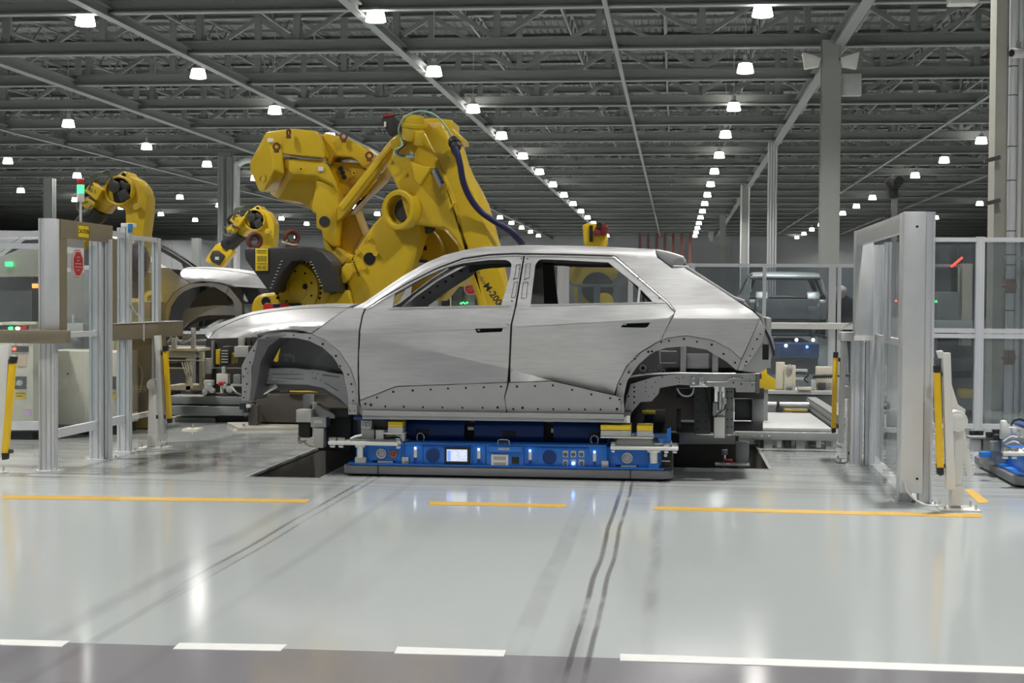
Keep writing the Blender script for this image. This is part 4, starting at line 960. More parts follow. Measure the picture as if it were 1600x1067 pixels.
# slanted connecting bar
slab([(527, 323), (530, 318), (609, 219), (621, 210), (630.7, 223.7), (604, 252), (532, 343), (526, 346)], 16.3, .16, 'connecting_bar')
slab([(532, 321), (611, 223), (617, 219), (611, 233), (536, 329)], 16.27, .04, 'bar_rib', bev=.008)
slab([(545, 336), (604, 262), (598, 280), (560, 316)], 16.45, .35, 'connecting_bar')
# lifting eyes
def eye(cx, cy, Y, r, m, name, yaw=.6, rt=.012):
    c = at(cx, cy, Y); b = MB(); b.tube([c + Vector((math.cos(a) * r * math.cos(yaw), math.cos(a) * r * math.sin(yaw), math.sin(a) * r)) for a in [2 * PI * i / 18 for i in range(18)]], rt, 8, True)
    b.cyl(c + Vector((0, 0, -r - rt * 2.5)), c + Vector((0, 0, -r)), rt * 2.2, 12); return b.build(name, m, ROB)
for cx, cy, Y, yaw in ((451, 207, 16.22, 1.3), (432, 229, 16.15, .6), (537, 213, 16.5, .3), (577, 243, 16.45, .3)): eye(cx, cy, Y, .034, RUST, 'lifting_eye', yaw)
# small bosses, stickers, plugs
b = MB()
for cx, cy, r in ((471.5, 264.5, .03), (553.5, 270.5, .028)):
    p = at(cx, cy, 16.3 if cx < 500 else 16.6); b.cyl(p, p + Vector((0, -.03, 0)), r, 14)
    b.mi = 1; b.cyl(p + Vector((0, -.03, 0)), p + Vector((0, -.032, 0)), r * .35, 8); b.mi = 0
b.build('grease_nipple', [YEL, HOLE], ROB)
b = MB()
for cx, cy in ((532.5, 263.5), (535.5, 270), (538, 277)): p = at(cx, cy, 16.64); b.cyl(p, p + Vector((0, -.02, 0)), .027, 16)
b.build('rubber_plug', BLK, ROB)
b = MB(); bpx(b, 418, 216, 427, 221.5, 16.255, .006); b.build('white_sticker', WSGN, ROB); b = MB(); bpx(b, 497, 260, 505, 267, 16.33, .006); b.build('white_sticker', WSGN, ROB)
b = MB(); p = at(411, 279.5, 16.42); b.ring(p, (-.4, -1, 0), .045, .030, .02, 20); b.build('cap_hole', YEL2, ROB)
# main lower arm
slab([(608, 322), (581, 352), (557, 389), (549, 410), (543, 415), (532, 421), (545, 455), (556, 500), (600, 500), (620, 460), (639, 424), (650, 395), (659.5, 364), (657, 345), (640, 310)], 16.35, .42, 'lower_arm', bev=.04)
b = MB()
for cx, cy, r in ((577, 371.5, .028), (559.5, 393.5, .028), (587.5, 396.5, .028), (569, 418, .028)): p = at(cx, cy, 16.35); b.cyl(p, p + Vector((0, -.03, 0)), r, 14)
b.build('arm_bolt', YEL, ROB)
p = at(577.5, 404, 16.345); b = MB(); b.cyl(p, p + Vector((0, -.006, 0)), .066, 26); b.build('arm_opening', HOLE, ROB)
slab([(534, 418), (540, 412), (548, 411), (553, 424), (547, 434), (536, 443), (531, 432)], 16.2, .2, 'arm_stop', bev=.012)
b = MB()
for i in range(7): p = at(551 + i * 1.6, 406 + i * 4, 16.345); b.obox(p, (.016, 0, 0), (0, .006, 0), (0, 0, .016))
b.build('stamped_marks', BLKM, ROB)
# elbow ring
AX = Vector((-.50, -1, .02)).normalized(); c = at(633, 329, 16.28)
b = MB(); b.ring(c, AX, .215, .155, .14, 36); b.build('elbow_ring', YEL, ROB, .012); b = MB(); b.cyl(c - AX * .04, c + AX * .015, .160, 30); b.build('elbow_housing', YEL2, ROB)
b = MB(); c2 = c + AX * .016 + Vector((.01, 0, 0)); b.cyl(c2, c2 + AX * .02, .128, 28); k = c2 + AX * .02
u_ = AX.orthogonal().normalized(); w_ = AX.cross(u_)
for i in range(10): a = 2 * PI * i / 10; b.cyl(k + (u_ * math.cos(a) + w_ * math.sin(a)) * .112, k + (u_ * math.cos(a) + w_ * math.sin(a)) * .112 + AX * .008, .008, 6)
b.cyl(k, k + AX * .01, .015, 8); b.build('elbow_gearbox', BLKM, ROB)
# upper arm
slab([(603.5, 259), (609, 248), (614.7, 234), (623, 214), (631.6, 203), (645, 208), (664, 204), (690, 256), (711, 304), (722, 350), (731, 390), (757, 460), (780, 520), (752, 520), (739, 424), (720.5, 388.3), (711.5, 373.7), (695.7, 356.8), (664, 352), (645, 350), (635, 340), (624, 300)], 16.2, .45, 'upper_arm', bev=.03)
shA = [(664, 204), (690, 256), (711, 304), (722, 350), (731, 390), (757, 460), (780, 520)]
shM = [(690, 196), (712, 246), (738, 300), (755, 345), (765, 386), (786, 440), (803, 520)]
shB = [(703, 197), (722.7, 218.5), (729.5, 245.5), (736, 268), (752, 295), (765.4, 322), (774.4, 355.7), (782, 381.5), (790, 418), (797, 460), (806, 520)]
def resamp(P, n):
    L = [0]
    for i in range(len(P) - 1): L.append(L[-1] + (Vector(P[i + 1]) - Vector(P[i])).length)
    out = []
    for k in range(n):
        t = L[-1] * k / (n - 1); i = 0
        while i < len(P) - 2 and L[i + 1] < t: i += 1
        s = (t - L[i]) / max(1e-6, L[i + 1] - L[i]); out.append(Vector(P[i]).lerp(Vector(P[i + 1]), s))
    return out
n = 16; rA, rM, rB = resamp(shA, n), resamp(shM, n), resamp(shB, n); b = MB(); vs = []
for i in range(n):
    a0, m0, b0 = rA[i], rM[i], rB[i]
    ring_ = [at(a0.x - 14, a0.y, 16.24), at((a0.x * .7 + m0.x * .3), (a0.y * .7 + m0.y * .3), 16.185), at(m0.x, m0.y, 16.2), at((m0.x + b0.x) / 2 + 3, (m0.y + b0.y) / 2, 16.32), at(b0.x, b0.y, 16.55), at(b0.x - 4, b0.y, 16.8), at(a0.x, a0.y, 16.9)]
    vs += ring_
K = 7
fs = [(i * K + j, i * K + (j + 1) % K, (i + 1) * K + (j + 1) % K, (i + 1) * K + j) for i in range(n - 1) for j in range(K)] + [tuple(range(K)), tuple(range((n - 1) * K, n * K))]
b.add(vs, fs); b.build('forearm_shell', YEL, ROB, smooth=40)
# top of the arm
slab([(660, 190), (664, 184.5), (672, 184), (705, 187), (708, 190), (708, 202), (722, 214), (724, 222), (705, 225), (690, 226), (664, 205)], 16.3, .5, 'arm_head', bev=.02)
slab([(668, 192), (686, 191), (698, 198), (708, 218), (702, 226), (693, 222), (680, 213)], 16.25, .05, 'arm_head_cover', mat('worn_yellow_cover', (.60, .45, .16), .5), bev=.012)
c = at(645.5, 196, 16.1); ax = Vector((.10, -.25, 1)).normalized()
b = MB(); b.cyl(c - ax * .16, c + ax * .10, .115, 26); b.cyl(c - ax * .02, c + ax * .03, .125, 26); b.build('drive_housing', YEL, ROB, .012)
c = at(655, 218, 16.05); b = MB(); b.cyl(c - ax * .06, c + ax * .09, .055, 18); b.build('drive_boss', YEL, ROB, .008)
slab([(597, 181), (612, 178), (625, 189), (627, 200), (612, 214), (607, 210), (596, 190)], 16.4, .22, 'drive_motor', BLKM, .015)
b = MB(); bpx(b, 600, 190, 603, 198, 16.385, .02); b.build('motor_label', WSGN, ROB)
b = MB(); ppx(b, [(597, 181), (612, 177.5), (614, 180), (598, 183)], 16.39, .2); b.build('motor_edge', RED, ROB)
slab([(609, 219), (621, 210), (629, 211), (634, 222), (626, 232), (612, 234)], 16.15, .2, 'bar_clevis', bev=.015)
slab([(641, 252), (661, 259), (674, 261), (655, 290), (648, 282)], 16.05, .16, 'arm_bracket', bev=.012)
for P in ([(688.5, 301), (696, 290), (699.5, 293), (693, 305)], [(700, 327), (709, 314), (712, 317), (704, 329)]):
    slab(P, 16.17, .04, 'arm_boss', bev=.008)
b = MB()
for cx, cy, r in ((611, 252, .022), (634, 272, .018), (683, 208, .026), (691, 201, .018), (697, 221, .02)): p = at(cx, cy, 16.2 if cx < 660 else 16.24); b.cyl(p, p + Vector((0, -.015, 0)), r, 12)
b.build('arm_bolt', YEL, ROB)
sg = slab([(674, 267), (681.5, 261.5), (694, 285), (686.5, 294.5)], 16.185, .016, 'maker_plate', WSGN, .002)
b = MB(); ppx(b, [(678, 264.5), (681.5, 261.5), (694, 285), (690, 288)], 16.18, .006); b.build('blue_band', mat('plate_blue', (.02, .06, .25), .4), sg)
up = (at(681, 262, 16.17) - at(693, 285, 16.17)); dr = -up; nrm = Vector((0, -1, 0)); text('FANUC', at(683.5, 275.5, 16.178), dr, dr.cross(Vector((0, 1, 0))), .045, WSGN, sg)
# model lettering down the forearm: seen through the car's front window
d1, d2 = at(747, 427, 16.08), at(782, 476, 16.08); dr = (d2 - d1)
text('Robot', at(752.5, 435.5, 16.08), dr, Vector((0, -1, 0)).cross(dr), .07, BLKM, ROB, ext=.002)
text('M-2000iA', at(775.5, 468, 16.08), dr, Vector((0, -1, 0)).cross(dr), .10, BLKM, ROB, ext=.002, bold=.0025)
# hose and cables
b = MB(); b.tube(smoothpath([at(*p) for p in ((710, 226, 16.0), (714, 238, 15.98), (719, 258, 15.98), (724, 285, 16.0), (735, 310, 16.05), (752, 331, 16.1), (775, 347, 16.15), (797, 361, 16.2), (813, 378, 16.3), (822, 395, 16.5))]), .034, 12); b.build('cable_hose', HOSE, ROB)
b = MB(); b.cyl(at(708, 218, 16.08), at(713, 232, 16.0), .055, 16); b.ring(at(709.5, 222, 16.05), at(713, 232, 16.0) - at(708, 218, 16.08), .065, .05, .03, 18); b.build('hose_gland', BLK, ROB, .004)
slab([(702, 224), (715, 222), (720, 243), (711, 246), (705, 238)], 16.1, .05, 'gland_bracket', DGRY, .006)
for P, nm in (([(625, 216, 16.1), (623, 200, 16.05), (630, 186, 16.0), (645, 176, 15.98), (662, 174, 15.98), (680, 180, 16.0), (693, 193, 16.02), (703, 208, 16.05), (708, 217, 16.06)], GCAB),
              ([(626, 214, 16.1), (628, 228, 16.05), (617, 234, 16.05), (616, 241, 16.05), (624, 244, 16.05), (640, 245, 16.08), (646, 246, 16.1)], GCAB), ([(612, 182, 16.3), (620, 178, 16.2), (632, 180, 16.1), (630, 190, 16.05)], BLK),
              ([(628, 216, 16.1), (634, 224, 16.02), (624, 234, 16.02), (622, 240, 16.02), (634, 243, 16.05)], BLK)):
    b = MB(); b.tube(smoothpath([at(*p) for p in P]), .010, 7); b.build('signal_cable', nm, ROB)
b = MB(); bpx(b, 636, 238, 646, 247, 16.1, .1); b.build('cable_connector', LGRY, ROB, .006)
# turret: big gear cover under its black guard
c = at(468, 452, 16.35); AG = Vector((-.45, -1, 0)).normalized()
b = MB(); b.cyl(c - AG * .35, c + AG * .0, .335, 44); b.build('gear_housing', YEL, ROB, .015); b = MB(); b.cyl(c, c + AG * .03, .27, 40); b.ring(c + AG * .0, AG, .335, .30, .02, 40); gc = b.build('gear_cover', YEL, ROB, .006)
u_ = Vector((0, 0, 1)); w_ = AG.cross(u_); b = MB()
for i in range(22): a = PI * (-.1 + 1.2 * i / 21); q = c + (u_ * math.sin(a) + w_ * math.cos(a)) * .305; b.cyl(q, q + AG * .026, .016, 8)
for i in range(9): a = 2 * PI * i / 9; q = c + AG * .03 + (u_ * math.sin(a) + w_ * math.cos(a)) * .20; b.cyl(q, q + AG * .006, .012, 8)
q = c + AG * .03 + w_ * -.10 + u_ * .03; b.cyl(q, q + AG * .006, .032, 12)
b.build('cover_bolt', HOLE, gc)
b = MB(); b.ring(c + AG * .03, AG, .125, .118, .004, 30); b.build('cover_ring', YEL2, gc)
G = [(383, 388), (474, 385), (488, 386), (504, 394), (517, 408), (527, 436), (527.5, 457), (506, 457), (500, 440), (494, 425), (484, 411), (470, 406), (456, 408), (443, 423), (433, 440), (428, 456), (421, 457), (404, 434), (383, 405), (381.5, 392)]
slab(G, 15.95, .55, 'gear_guard', BLKM, .02)
gs = slab([(399, 388), (418.5, 388), (418.5, 423), (399, 423)], 15.93, .015, 'warning_sticker', YSGN, .002)
b = MB()
for i in range(3):
    bpx(b, 402 + i * 5.3, 400, 405.5 + i * 5.3, 408, 15.924, .004)
bpx(b, 401, 411, 416.5, 412, 15.924, .004); bpx(b, 401, 390.5, 416, 391.5, 15.924, .004); bpx(b, 402, 415, 408, 420, 15.924, .004); bpx(b, 410, 415, 416, 420, 15.924, .004); bpx(b, 401, 394, 416, 394.8, 15.924, .004)
b.build('sticker_print', mat('olive_print', (.30, .23, .02), .5), gs)
b = MB()
for i in range(9):
    p = at(440 - i * 2.1, 408 + i * 5.2, 15.945); b.obox(p, (.022, 0, 0), (0, .01, 0), (0, 0, .008)); p = at(486 + i * 2.1, 409 + i * 4.6, 15.945); b.obox(p, (.022, 0, 0), (0, .01, 0), (0, 0, .008))
b.build('scale_marks', LGRY, ROB)
for cx, cy in ((397.5, 376), (455.5, 371)): eye(cx, cy, 16.2, .07, RUST, 'lifting_shackle', .7, .028)
b = MB(); b.tube(smoothpath([at(*p) for p in ((441, 378, 16.1), (448, 380, 16.05), (458, 383, 16.05), (464, 382, 16.1))]), .012, 6); b.tube([at(443, 382, 16.06), at(449, 375, 16.04)], .008, 6); b.build('tie_rope', mat('beige_rope', (.55, .48, .36), .8), ROB)
# base carousel and body of the robot
slab([(392, 478), (396, 466), (406, 459), (425, 457), (560, 457), (560, 500), (560, 512), (392, 512)], 16.5, 1.2, 'carousel', bev=.05)
slab([(508, 460), (545, 452), (552, 480), (552, 500), (508, 500)], 16.3, .4, 'carousel_boss', bev=.03)
slab([(421, 474), (487, 474), (487, 500), (421, 500)], 16.3, .22, 'carousel_slot', BLK, .01)
for cx in (418, 444):
    q = slab([(cx - 7, 478), (cx - 3, 473.5), (cx + 4, 473.5), (cx + 8, 478), (cx + 8, 492), (cx - 7, 492)], 16.2, .05, 'red_tag', RED, .006)
p = at(416, 471, 16.45); b = MB(); b.cyl(p, p + Vector((0, -.02, 0)), .05, 18); b.build('carousel_hole', HOLE, ROB)
slab([(402, 511), (560, 511), (575, 600), (575, 619), (400, 619), (398, 560)], 16.62, 1.1, 'robot_base', BLKM, .03)
slab([(418, 568), (430, 536), (440, 538), (443, 568)], 16.55, .1, 'base_lug', YEL, .01)
slab([(398, 616), (660, 618), (660, 662), (398, 660)], 16.35, 1.5, 'plinth', BRN, .01)
b = MB(); bpx(b, 445, 606, 505, 608.5, 16.3, .05); bpx(b, 452, 610, 500, 613, 16.3, .05); b.build('yellow_guard_bar', YEL, ROB)
# rear lobe seen between the arms
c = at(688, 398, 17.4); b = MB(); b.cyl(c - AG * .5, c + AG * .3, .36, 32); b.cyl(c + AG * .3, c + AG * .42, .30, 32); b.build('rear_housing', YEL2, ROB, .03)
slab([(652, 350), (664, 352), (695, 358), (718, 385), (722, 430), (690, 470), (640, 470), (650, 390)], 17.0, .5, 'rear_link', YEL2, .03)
b = MB(); bpx(b, 658, 384, 674, 391, 16.98, .02); b.build('rear_slot', HOLE, ROB)
sg = slab([(653, 405), (672, 407), (668, 421), (650, 418)], 16.98, .015, 'maker_plate', WSGN, .002)
b = MB(); ppx(b, [(653, 405), (672, 407), (671, 411.5), (652, 409.5)], 16.975, .005); b.build('blue_band', mat('plate_blue', (.02, .06, .25), .4), sg)
c = at(663, 356, 16.9); b = MB(); b.cyl(c, c + Vector((.1, -.3, 0)), .08, 16); b.build('rear_motor', DGRY, ROB, .01)

# ================================================================ smaller yellow welding robots
def small_robot():
    Y = 26.0
    r = thing('welding_robot', (at(418, 470, Y).x, Y, 0), 'yellow welding robot with black sleeve left of the giant robot', 'robot', 'yellow welding robots')
    def sl(P, dy, d, nm, m=YEL, bev=.02): b = MB(); ppx(b, P, Y + dy, d); return b.build(nm, m, r, bev, 2)
    sl([(385.8, 331), (393, 326.5), (398, 323), (401, 321), (406, 322), (409, 327), (417.5, 330.5), (424.8, 340), (428.8, 351), (428.2, 368), (425, 392), (421, 450), (403, 450), (404.5, 392), (404, 366), (395, 362), (386, 357), (383, 345)], .1, .35, 'lower_arm')
    c = at(399.8, 343.9, Y + .1); b = MB(); b.ring(c, (0, -1, 0), .19, .16, .12, 30); b.build('shoulder_ring', YEL, r, .01)
    b = MB(); b.cyl(c, c + Vector((0, -.04, 0)), .165, 26); p = at(395, 340, Y); b.cyl(p, p + Vector((0, -.09, 0)), .075, 16); b.obox(at(404, 349, Y - .02), (.12, 0, .05), (0, .12, 0), (-.05, 0, .12)); b.obox(at(405, 338, Y - .01), (.12, 0, -.05), (0, .1, 0), (.03, 0, .08)); b.build('shoulder_motor', BLKM, r, .012)
    b = MB(); p = at(419, 361.5, Y + .06); b.cyl(p, p + Vector((0, -.05, 0)), .045, 8); b.obox(at(419, 362, Y), (.10, 0, .03), (0, .05, 0), (-.02, 0, .06)); b.build('arm_stop', YEL2, r, .006)
    b = MB(); p = at(402.5, 325.5, Y + .095); b.cyl(p, p + Vector((0, -.006, 0)), .028, 14); b.build('lug_hole', HOLE, r)
    sl([(366.3, 362), (373.6, 367.5), (379.7, 369), (384.6, 362), (392, 358.5), (388, 336), (378.5, 338), (370, 350)], .05, .3, 'forearm')
    q = sl([(366.3, 333.5), (379.7, 343), (372.4, 354.8), (358.4, 343.9)], -.12, .18, 'junction_box', YEL, .01)
    b = MB(); bpx(b, 365.5, 341, 368, 346, Y - .125, .004); bpx(b, 370, 342.5, 372, 347, Y - .125, .004); b.build('box_print', mat('olive_print', (.30, .23, .02), .5), q)
    sl([(352, 357), (360, 350), (371, 357), (366, 366), (358, 364)], -.05, .25, 'forearm_side', YEL2)
    b = MB(); b.cyl(at(373, 366, Y + .1), at(352, 388, Y + .1), .15, 22, .13); b.build('black_sleeve', BLK, r, .01)
    sl([(336, 383), (343, 379), (364, 391), (361, 398), (348, 415), (343, 419.5), (320, 408), (324, 400)], .0, .25, 'wrist')
    sl([(331, 392), (340, 391), (351, 400), (342, 415), (330, 409), (327, 402)], -.06, .1, 'wrist_motor', BLKM)
    b = MB(); bpx(b, 336, 401, 342, 406, Y - .07, .02); b.build('wrist_label', LGRY, r)
    b = MB()
    for k in range(7):
        P = [at(360 + k, 346 + k * .6, Y - .1), at(372 - k, 330 - k * .4, Y - .15), at(385 - k * .8, 320.5 + k * .5, Y - .12), at(389 + k * .6, 328 + k * .8, Y - .05), at(386 + k * .3, 336 + k, Y - .02)]; b.tube(smoothpath(P, 4), .009, 5)
    P = [at(360, 352, Y - .1), at(351, 356, Y - .1), at(351, 366, Y - .1), at(360, 368, Y - .1), at(367, 360, Y - .1)]; b.tube(smoothpath(P, 4), .012, 6)
    b.build('dress_cables', mat('mixed_cables', (.12, .13, .09), .5, 0, .5, 20), r)
    sl([(352, 343), (362, 333), (371, 330), (368, 338), (356, 352)], 0, .2, 'cable_tray', BLK)
    sl([(390, 452), (398, 440), (424, 438), (431, 470), (431, 500), (388, 500)], -.05, .6, 'turret', YEL, .03)
    c = at(411, 455, Y - .05); b = MB(); b.cyl(c, c + Vector((0, -.1, 0)), .18, 24); b.build('turret_motor', BLKM, r, .01)
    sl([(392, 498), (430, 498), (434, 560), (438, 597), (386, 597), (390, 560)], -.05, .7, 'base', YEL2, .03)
    return r
R2 = small_robot()
pr = at(188.8, 297, 18.9); p2_ = at(399.8, 343.9, 26)
R1 = copy_tree(R2); R1.location.x += pr.x - p2_.x; R1.location.y += 18.9 - 26; R1['label'] = 'yellow welding robot behind the left glass fence, beside the signal light'
# a third one, seen from the front
Y = 25.0
R3 = thing('welding_robot', (at(926, 470, Y).x, Y, 0), 'yellow robot showing over the car roof and through the rear window', 'robot', 'yellow welding robots')
slab([(910, 352), (918, 348), (946, 350), (948, 378), (944, 392), (915, 392), (912, 376)], Y, .5, 'robot_head', YEL, .02, R3)
b = MB(); p = at(941, 359, Y); b.cyl(p + Vector((0, .2, 0)), p + Vector((0, -.12, 0)), .10, 20); b.cyl(p + Vector((-.08, -.02, -.06)), p + Vector((-.08, -.2, -.06)), .055, 14); b.build('red_motor', mat('dark_red_motor', (.16, .015, .012), .5), R3, .01)
b = MB(); p = at(937, 353, Y); b.cyl(p, p + Vector((0, -.14, 0)), .05, 14); bpx(b, 921, 352, 926, 378, Y - .02, .05); b.build('motor_cap', BLK, R3)
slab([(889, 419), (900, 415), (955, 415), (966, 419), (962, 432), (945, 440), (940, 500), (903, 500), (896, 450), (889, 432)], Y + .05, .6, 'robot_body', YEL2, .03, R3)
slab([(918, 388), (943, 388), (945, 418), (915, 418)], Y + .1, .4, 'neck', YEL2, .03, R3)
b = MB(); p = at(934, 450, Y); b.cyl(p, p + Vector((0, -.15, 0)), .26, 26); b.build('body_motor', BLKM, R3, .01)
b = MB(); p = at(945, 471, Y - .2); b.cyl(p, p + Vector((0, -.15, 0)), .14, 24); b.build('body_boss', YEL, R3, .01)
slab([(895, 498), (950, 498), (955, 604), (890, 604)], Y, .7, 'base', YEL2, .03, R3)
# ================================================================ guard fences
GL = glass('clear_guard_sheet', (.90, .93, .93)); GLT = glass('smoky_guard_sheet', (.62, .60, .55)); GLD = glass('grey_guard_sheet', (.62, .66, .68))
def profile(b, x, y, z0, z1, w, d):
    """slotted aluminium profile post"""
    h, s, g = .5, .006, .008; W2, D2 = w / 2, d / 2
    pts = []
    for sx, sy, ax in ((-1, -1, 0), (1, -1, 1), (1, 1, 2), (-1, 1, 3)): pass
    nx = max(1, round(w / .045)); ny = max(1, round(d / .045))
    for i in range(nx):
        c = -W2 + w * (i + .5) / nx; pts += [(-W2 if i == 0 else c - w / nx / 2, -D2), (c - s, -D2), (c - s, -D2 + g), (c + s, -D2 + g), (c + s, -D2)]
    pts.append((W2, -D2))
    for i in range(ny):
        c = -D2 + d * (i + .5) / ny; pts += [(W2, c - s), (W2 - g, c - s), (W2 - g, c + s), (W2, c + s)]
    pts.append((W2, D2))
    for i in range(nx):
        c = W2 - w * (i + .5) / nx; pts += [(c + s, D2), (c + s, D2 - g), (c - s, D2 - g), (c - s, D2)]
    pts.append((-W2, D2))
    for i in range(ny):
        c = D2 - d * (i + .5) / ny; pts += [(-W2, c + s), (-W2 + g, c + s), (-W2 + g, c - s), (-W2, c - s)]
    P = []
    for p in pts:
        if not P or (abs(p[0] - P[-1][0]) + abs(p[1] - P[-1][1])) > 1e-6: P.append(p)
    if abs(P[0][0] - P[-1][0]) + abs(P[0][1] - P[-1][1]) < 1e-6: P.pop()
    b.prism([(x + p[0], y + p[1], z0) for p in P], (0, 0, z1 - z0))
def post(t, x, y, z1, w=.09, d=.09, z0=0.0, name='post', foot=True):
    b = MB(); profile(b, x, y, z0 + (.008 if foot else 0), z1, w, d); o = b.build(name, ALU, t, smooth=0)
    if foot:
        b = MB(); b.box(x - w * .5 - .035, x + w * .5 + .035, y - d * .5 - .04, y + d * .5 + .04, z0, z0 + .008)
        for sx in (-1, 1):
            for sy in (-1, 1): b.cyl((x + sx * (w * .5 + .02), y + sy * (d * .5 + .02), z0), (x + sx * (w * .5 + .02), y + sy * (d * .5 + .02), z0 + .03), .008, 8)
        b.build('foot_bracket', ALUP, t)
    return o
def rail(t, a, c, w=.045, h=.045, m=ALU, name='rail'):
    b = MB(); b.bar(a, c, w, h); return b.build(name, m, t)
def pane(t, a, c, z0, z1, m=GL, name='guard_sheet'):
    a, c = Vector(a), Vector(c); d = (c - a); n = Vector((-d.y, d.x, 0)).normalized() * .004; b = MB()
    b.prism([(a.x, a.y, z0), (c.x, c.y, z0), (c.x, c.y, z1), (a.x, a.y, z1)], n); return b.build(name, m, t)
XL = -4.96
LF = thing('guard_fence', (XL, 13.0, 0), 'left aluminium and clear plastic guard fence with stop sign, running back beside the pit', 'guard fence')
ZF = 1.97
for (y, w, d, z) in ((12.80, .11, .09, 2.0), (13.46, .11, .09, 2.03), (14.32, .06, .09, ZF)):
    post(LF, XL, y, z, w, d)
post(LF, XL + .09, 12.83, 1.9, .05, .05)
b = MB(); b.box(XL - .02, XL + .10, 13.42, 13.5, 2.03, 2.07); b.build('sensor_box', WHT, LF, .004)
b = MB(); b.box(XL + .05, XL + .09, 13.415, 13.42, 1.985, 2.065); b.build('blue_sticker', mat('blue_sticker', (.03, .2, .5), .4), LF)
post(LF, at(74, 600, 11.86).x, 11.88, 2.03, .125, .09)
rail(LF, (XL, 13.5, ZF - .02), (XL, 14.30, ZF - .02)); rail(LF, (XL, 12.86, ZF), (XL, 13.42, ZF - .01)); rail(LF, (XL, 13.5, 1.09), (XL, 14.3, 1.09)); rail(LF, (XL, 11.9, 1.09), (XL, 12.76, 1.09)); rail(LF, (XL, 12.86, 1.09), (XL, 13.42, 1.09))
rail(LF, (XL, 11.9, .30), (XL, 12.76, .30), .045, .07); rail(LF, (XL, 12.86, .30), (XL, 13.42, .30), .045, .07); rail(LF, (XL, 13.5, .30), (XL, 14.3, .30))
post(LF, XL, 13.90, ZF - .04, .035, .05, 1.10, 'mullion', False)
pane(LF, (XL, 11.9, 0), (XL, 12.76, 0), .34, 1.06, GL); pane(LF, (XL, 12.86, 0), (XL, 13.42, 0), .34, 1.06, GL); pane(LF, (XL, 13.5, 0), (XL, 14.3, 0), .34, 1.06, GLT)
pane(LF, (XL, 12.0, 0), (XL, 12.76, 0), 1.12, 1.84, GL); pane(LF, (XL, 12.86, 0), (XL, 13.42, 0), 1.12, ZF - .04, GL); pane(LF, (XL, 13.5, 0), (XL, 14.3, 0), 1.12, ZF - .04, GL)
# sheet covers of the doorway
def cover(t, x0, x1, y0, y1, z0, z1, name='cover_panel', m=ALUP): b = MB(); b.box(x0, x1, y0, y1, z0, z1); return b.build(name, m, t, .003)
a = at(69, 342, 11.78); c = at(93, 535, 11.78); ysd = atx(104, 400, c.x).y; cover(LF, a.x, c.x, 11.78, ysd - .01, c.z, a.z)
b = MB(); b.box(c.x + .001, c.x + .004, 11.78, ysd, c.z, a.z); b.build('cover_side_shade', TAN, LF)  # thin sheet carrying the brown shade of the cover's side
a2 = at(146, 372, 12.92); c2 = at(167, 533, 12.92); cover(LF, a2.x, c2.x, 12.90, 13.12, c2.z, a2.z)
b = MB(); b.box(c2.x + .001, c2.x + .004, 12.9, 13.16, c2.z + .12, a2.z); b.build('cover_side_shade', TAN, LF)
zh = a.z; b = MB(); b.box(c.x + .004, c.x + .008, 11.79, atx(175, 360, c.x).y, zh - .15, zh - .0); hd = b.build('header_panel', TAN, LF, .003)
sx = c.x + .009
cy0, cy1 = atx(121, 355, sx).y, atx(139.5, 355, sx).y; cym = (cy0 + cy1) / 2
cs = MB(); cs.box(sx - .001, sx + .003, cy0, cy1, zh - .135, zh - .025); cs = cs.build('caution_sign', YSGN, hd, .001)
b = MB()
for q in ((cy0 + .005, cy1 - .005, zh - .133, zh - .128), (cy0 + .005, cy1 - .005, zh - .032, zh - .027), (cy0 + .005, cy0 + .014, zh - .133, zh - .027), (cy1 - .014, cy1 - .005, zh - .133, zh - .027)): b.box(sx + .003, sx + .004, *q)
b.build('sign_border', BLK, cs); tx = text('CAUTION', (sx + .004, cym, zh - .08), (0, 1, 0), (0, 0, 1), .052, BLK, cs); tx.scale.x = .8 * (cy1 - cy0) / .20
# white notice and stop sign behind the sheet
b = MB(); n0, n1 = atx(101, 400, XL + .03).y, atx(131, 400, XL + .03).y; b.box(XL + .02, XL + .03, n0, n1, atx(110, 425, XL).z, atx(110, 370, XL).z); nb = b.build('white_notice', WSGN, LF); b = MB(); b.box(XL + .031, XL + .033, n0 + .12, n0 + .22, 1.885, 1.90); b.build('green_mark', mat('green_print', (.08, .25, .08)), nb); b = MB(); b.box(XL + .031, XL + .033, n1 - .2, n1 - .05, 1.88, 1.905); b.build('yellow_mark', YSGN, nb)
b = MB(); b.box(XL + .031, XL + .033, n0 + .05, n0 + .25, 1.64, 1.76); b.build('small_notice', mat('grey_print', (.45, .45, .45)), nb)
def octagon(c, nrm, upv, r, t, b): 
    n = Vector(nrm).normalized(); u = Vector(upv); w = u.cross(n); c = Vector(c)
    b.prism([c + (u * math.cos(PI / 8 + i * PI / 4) + w * math.sin(PI / 8 + i * PI / 4)) * r for i in range(8)], n * t)
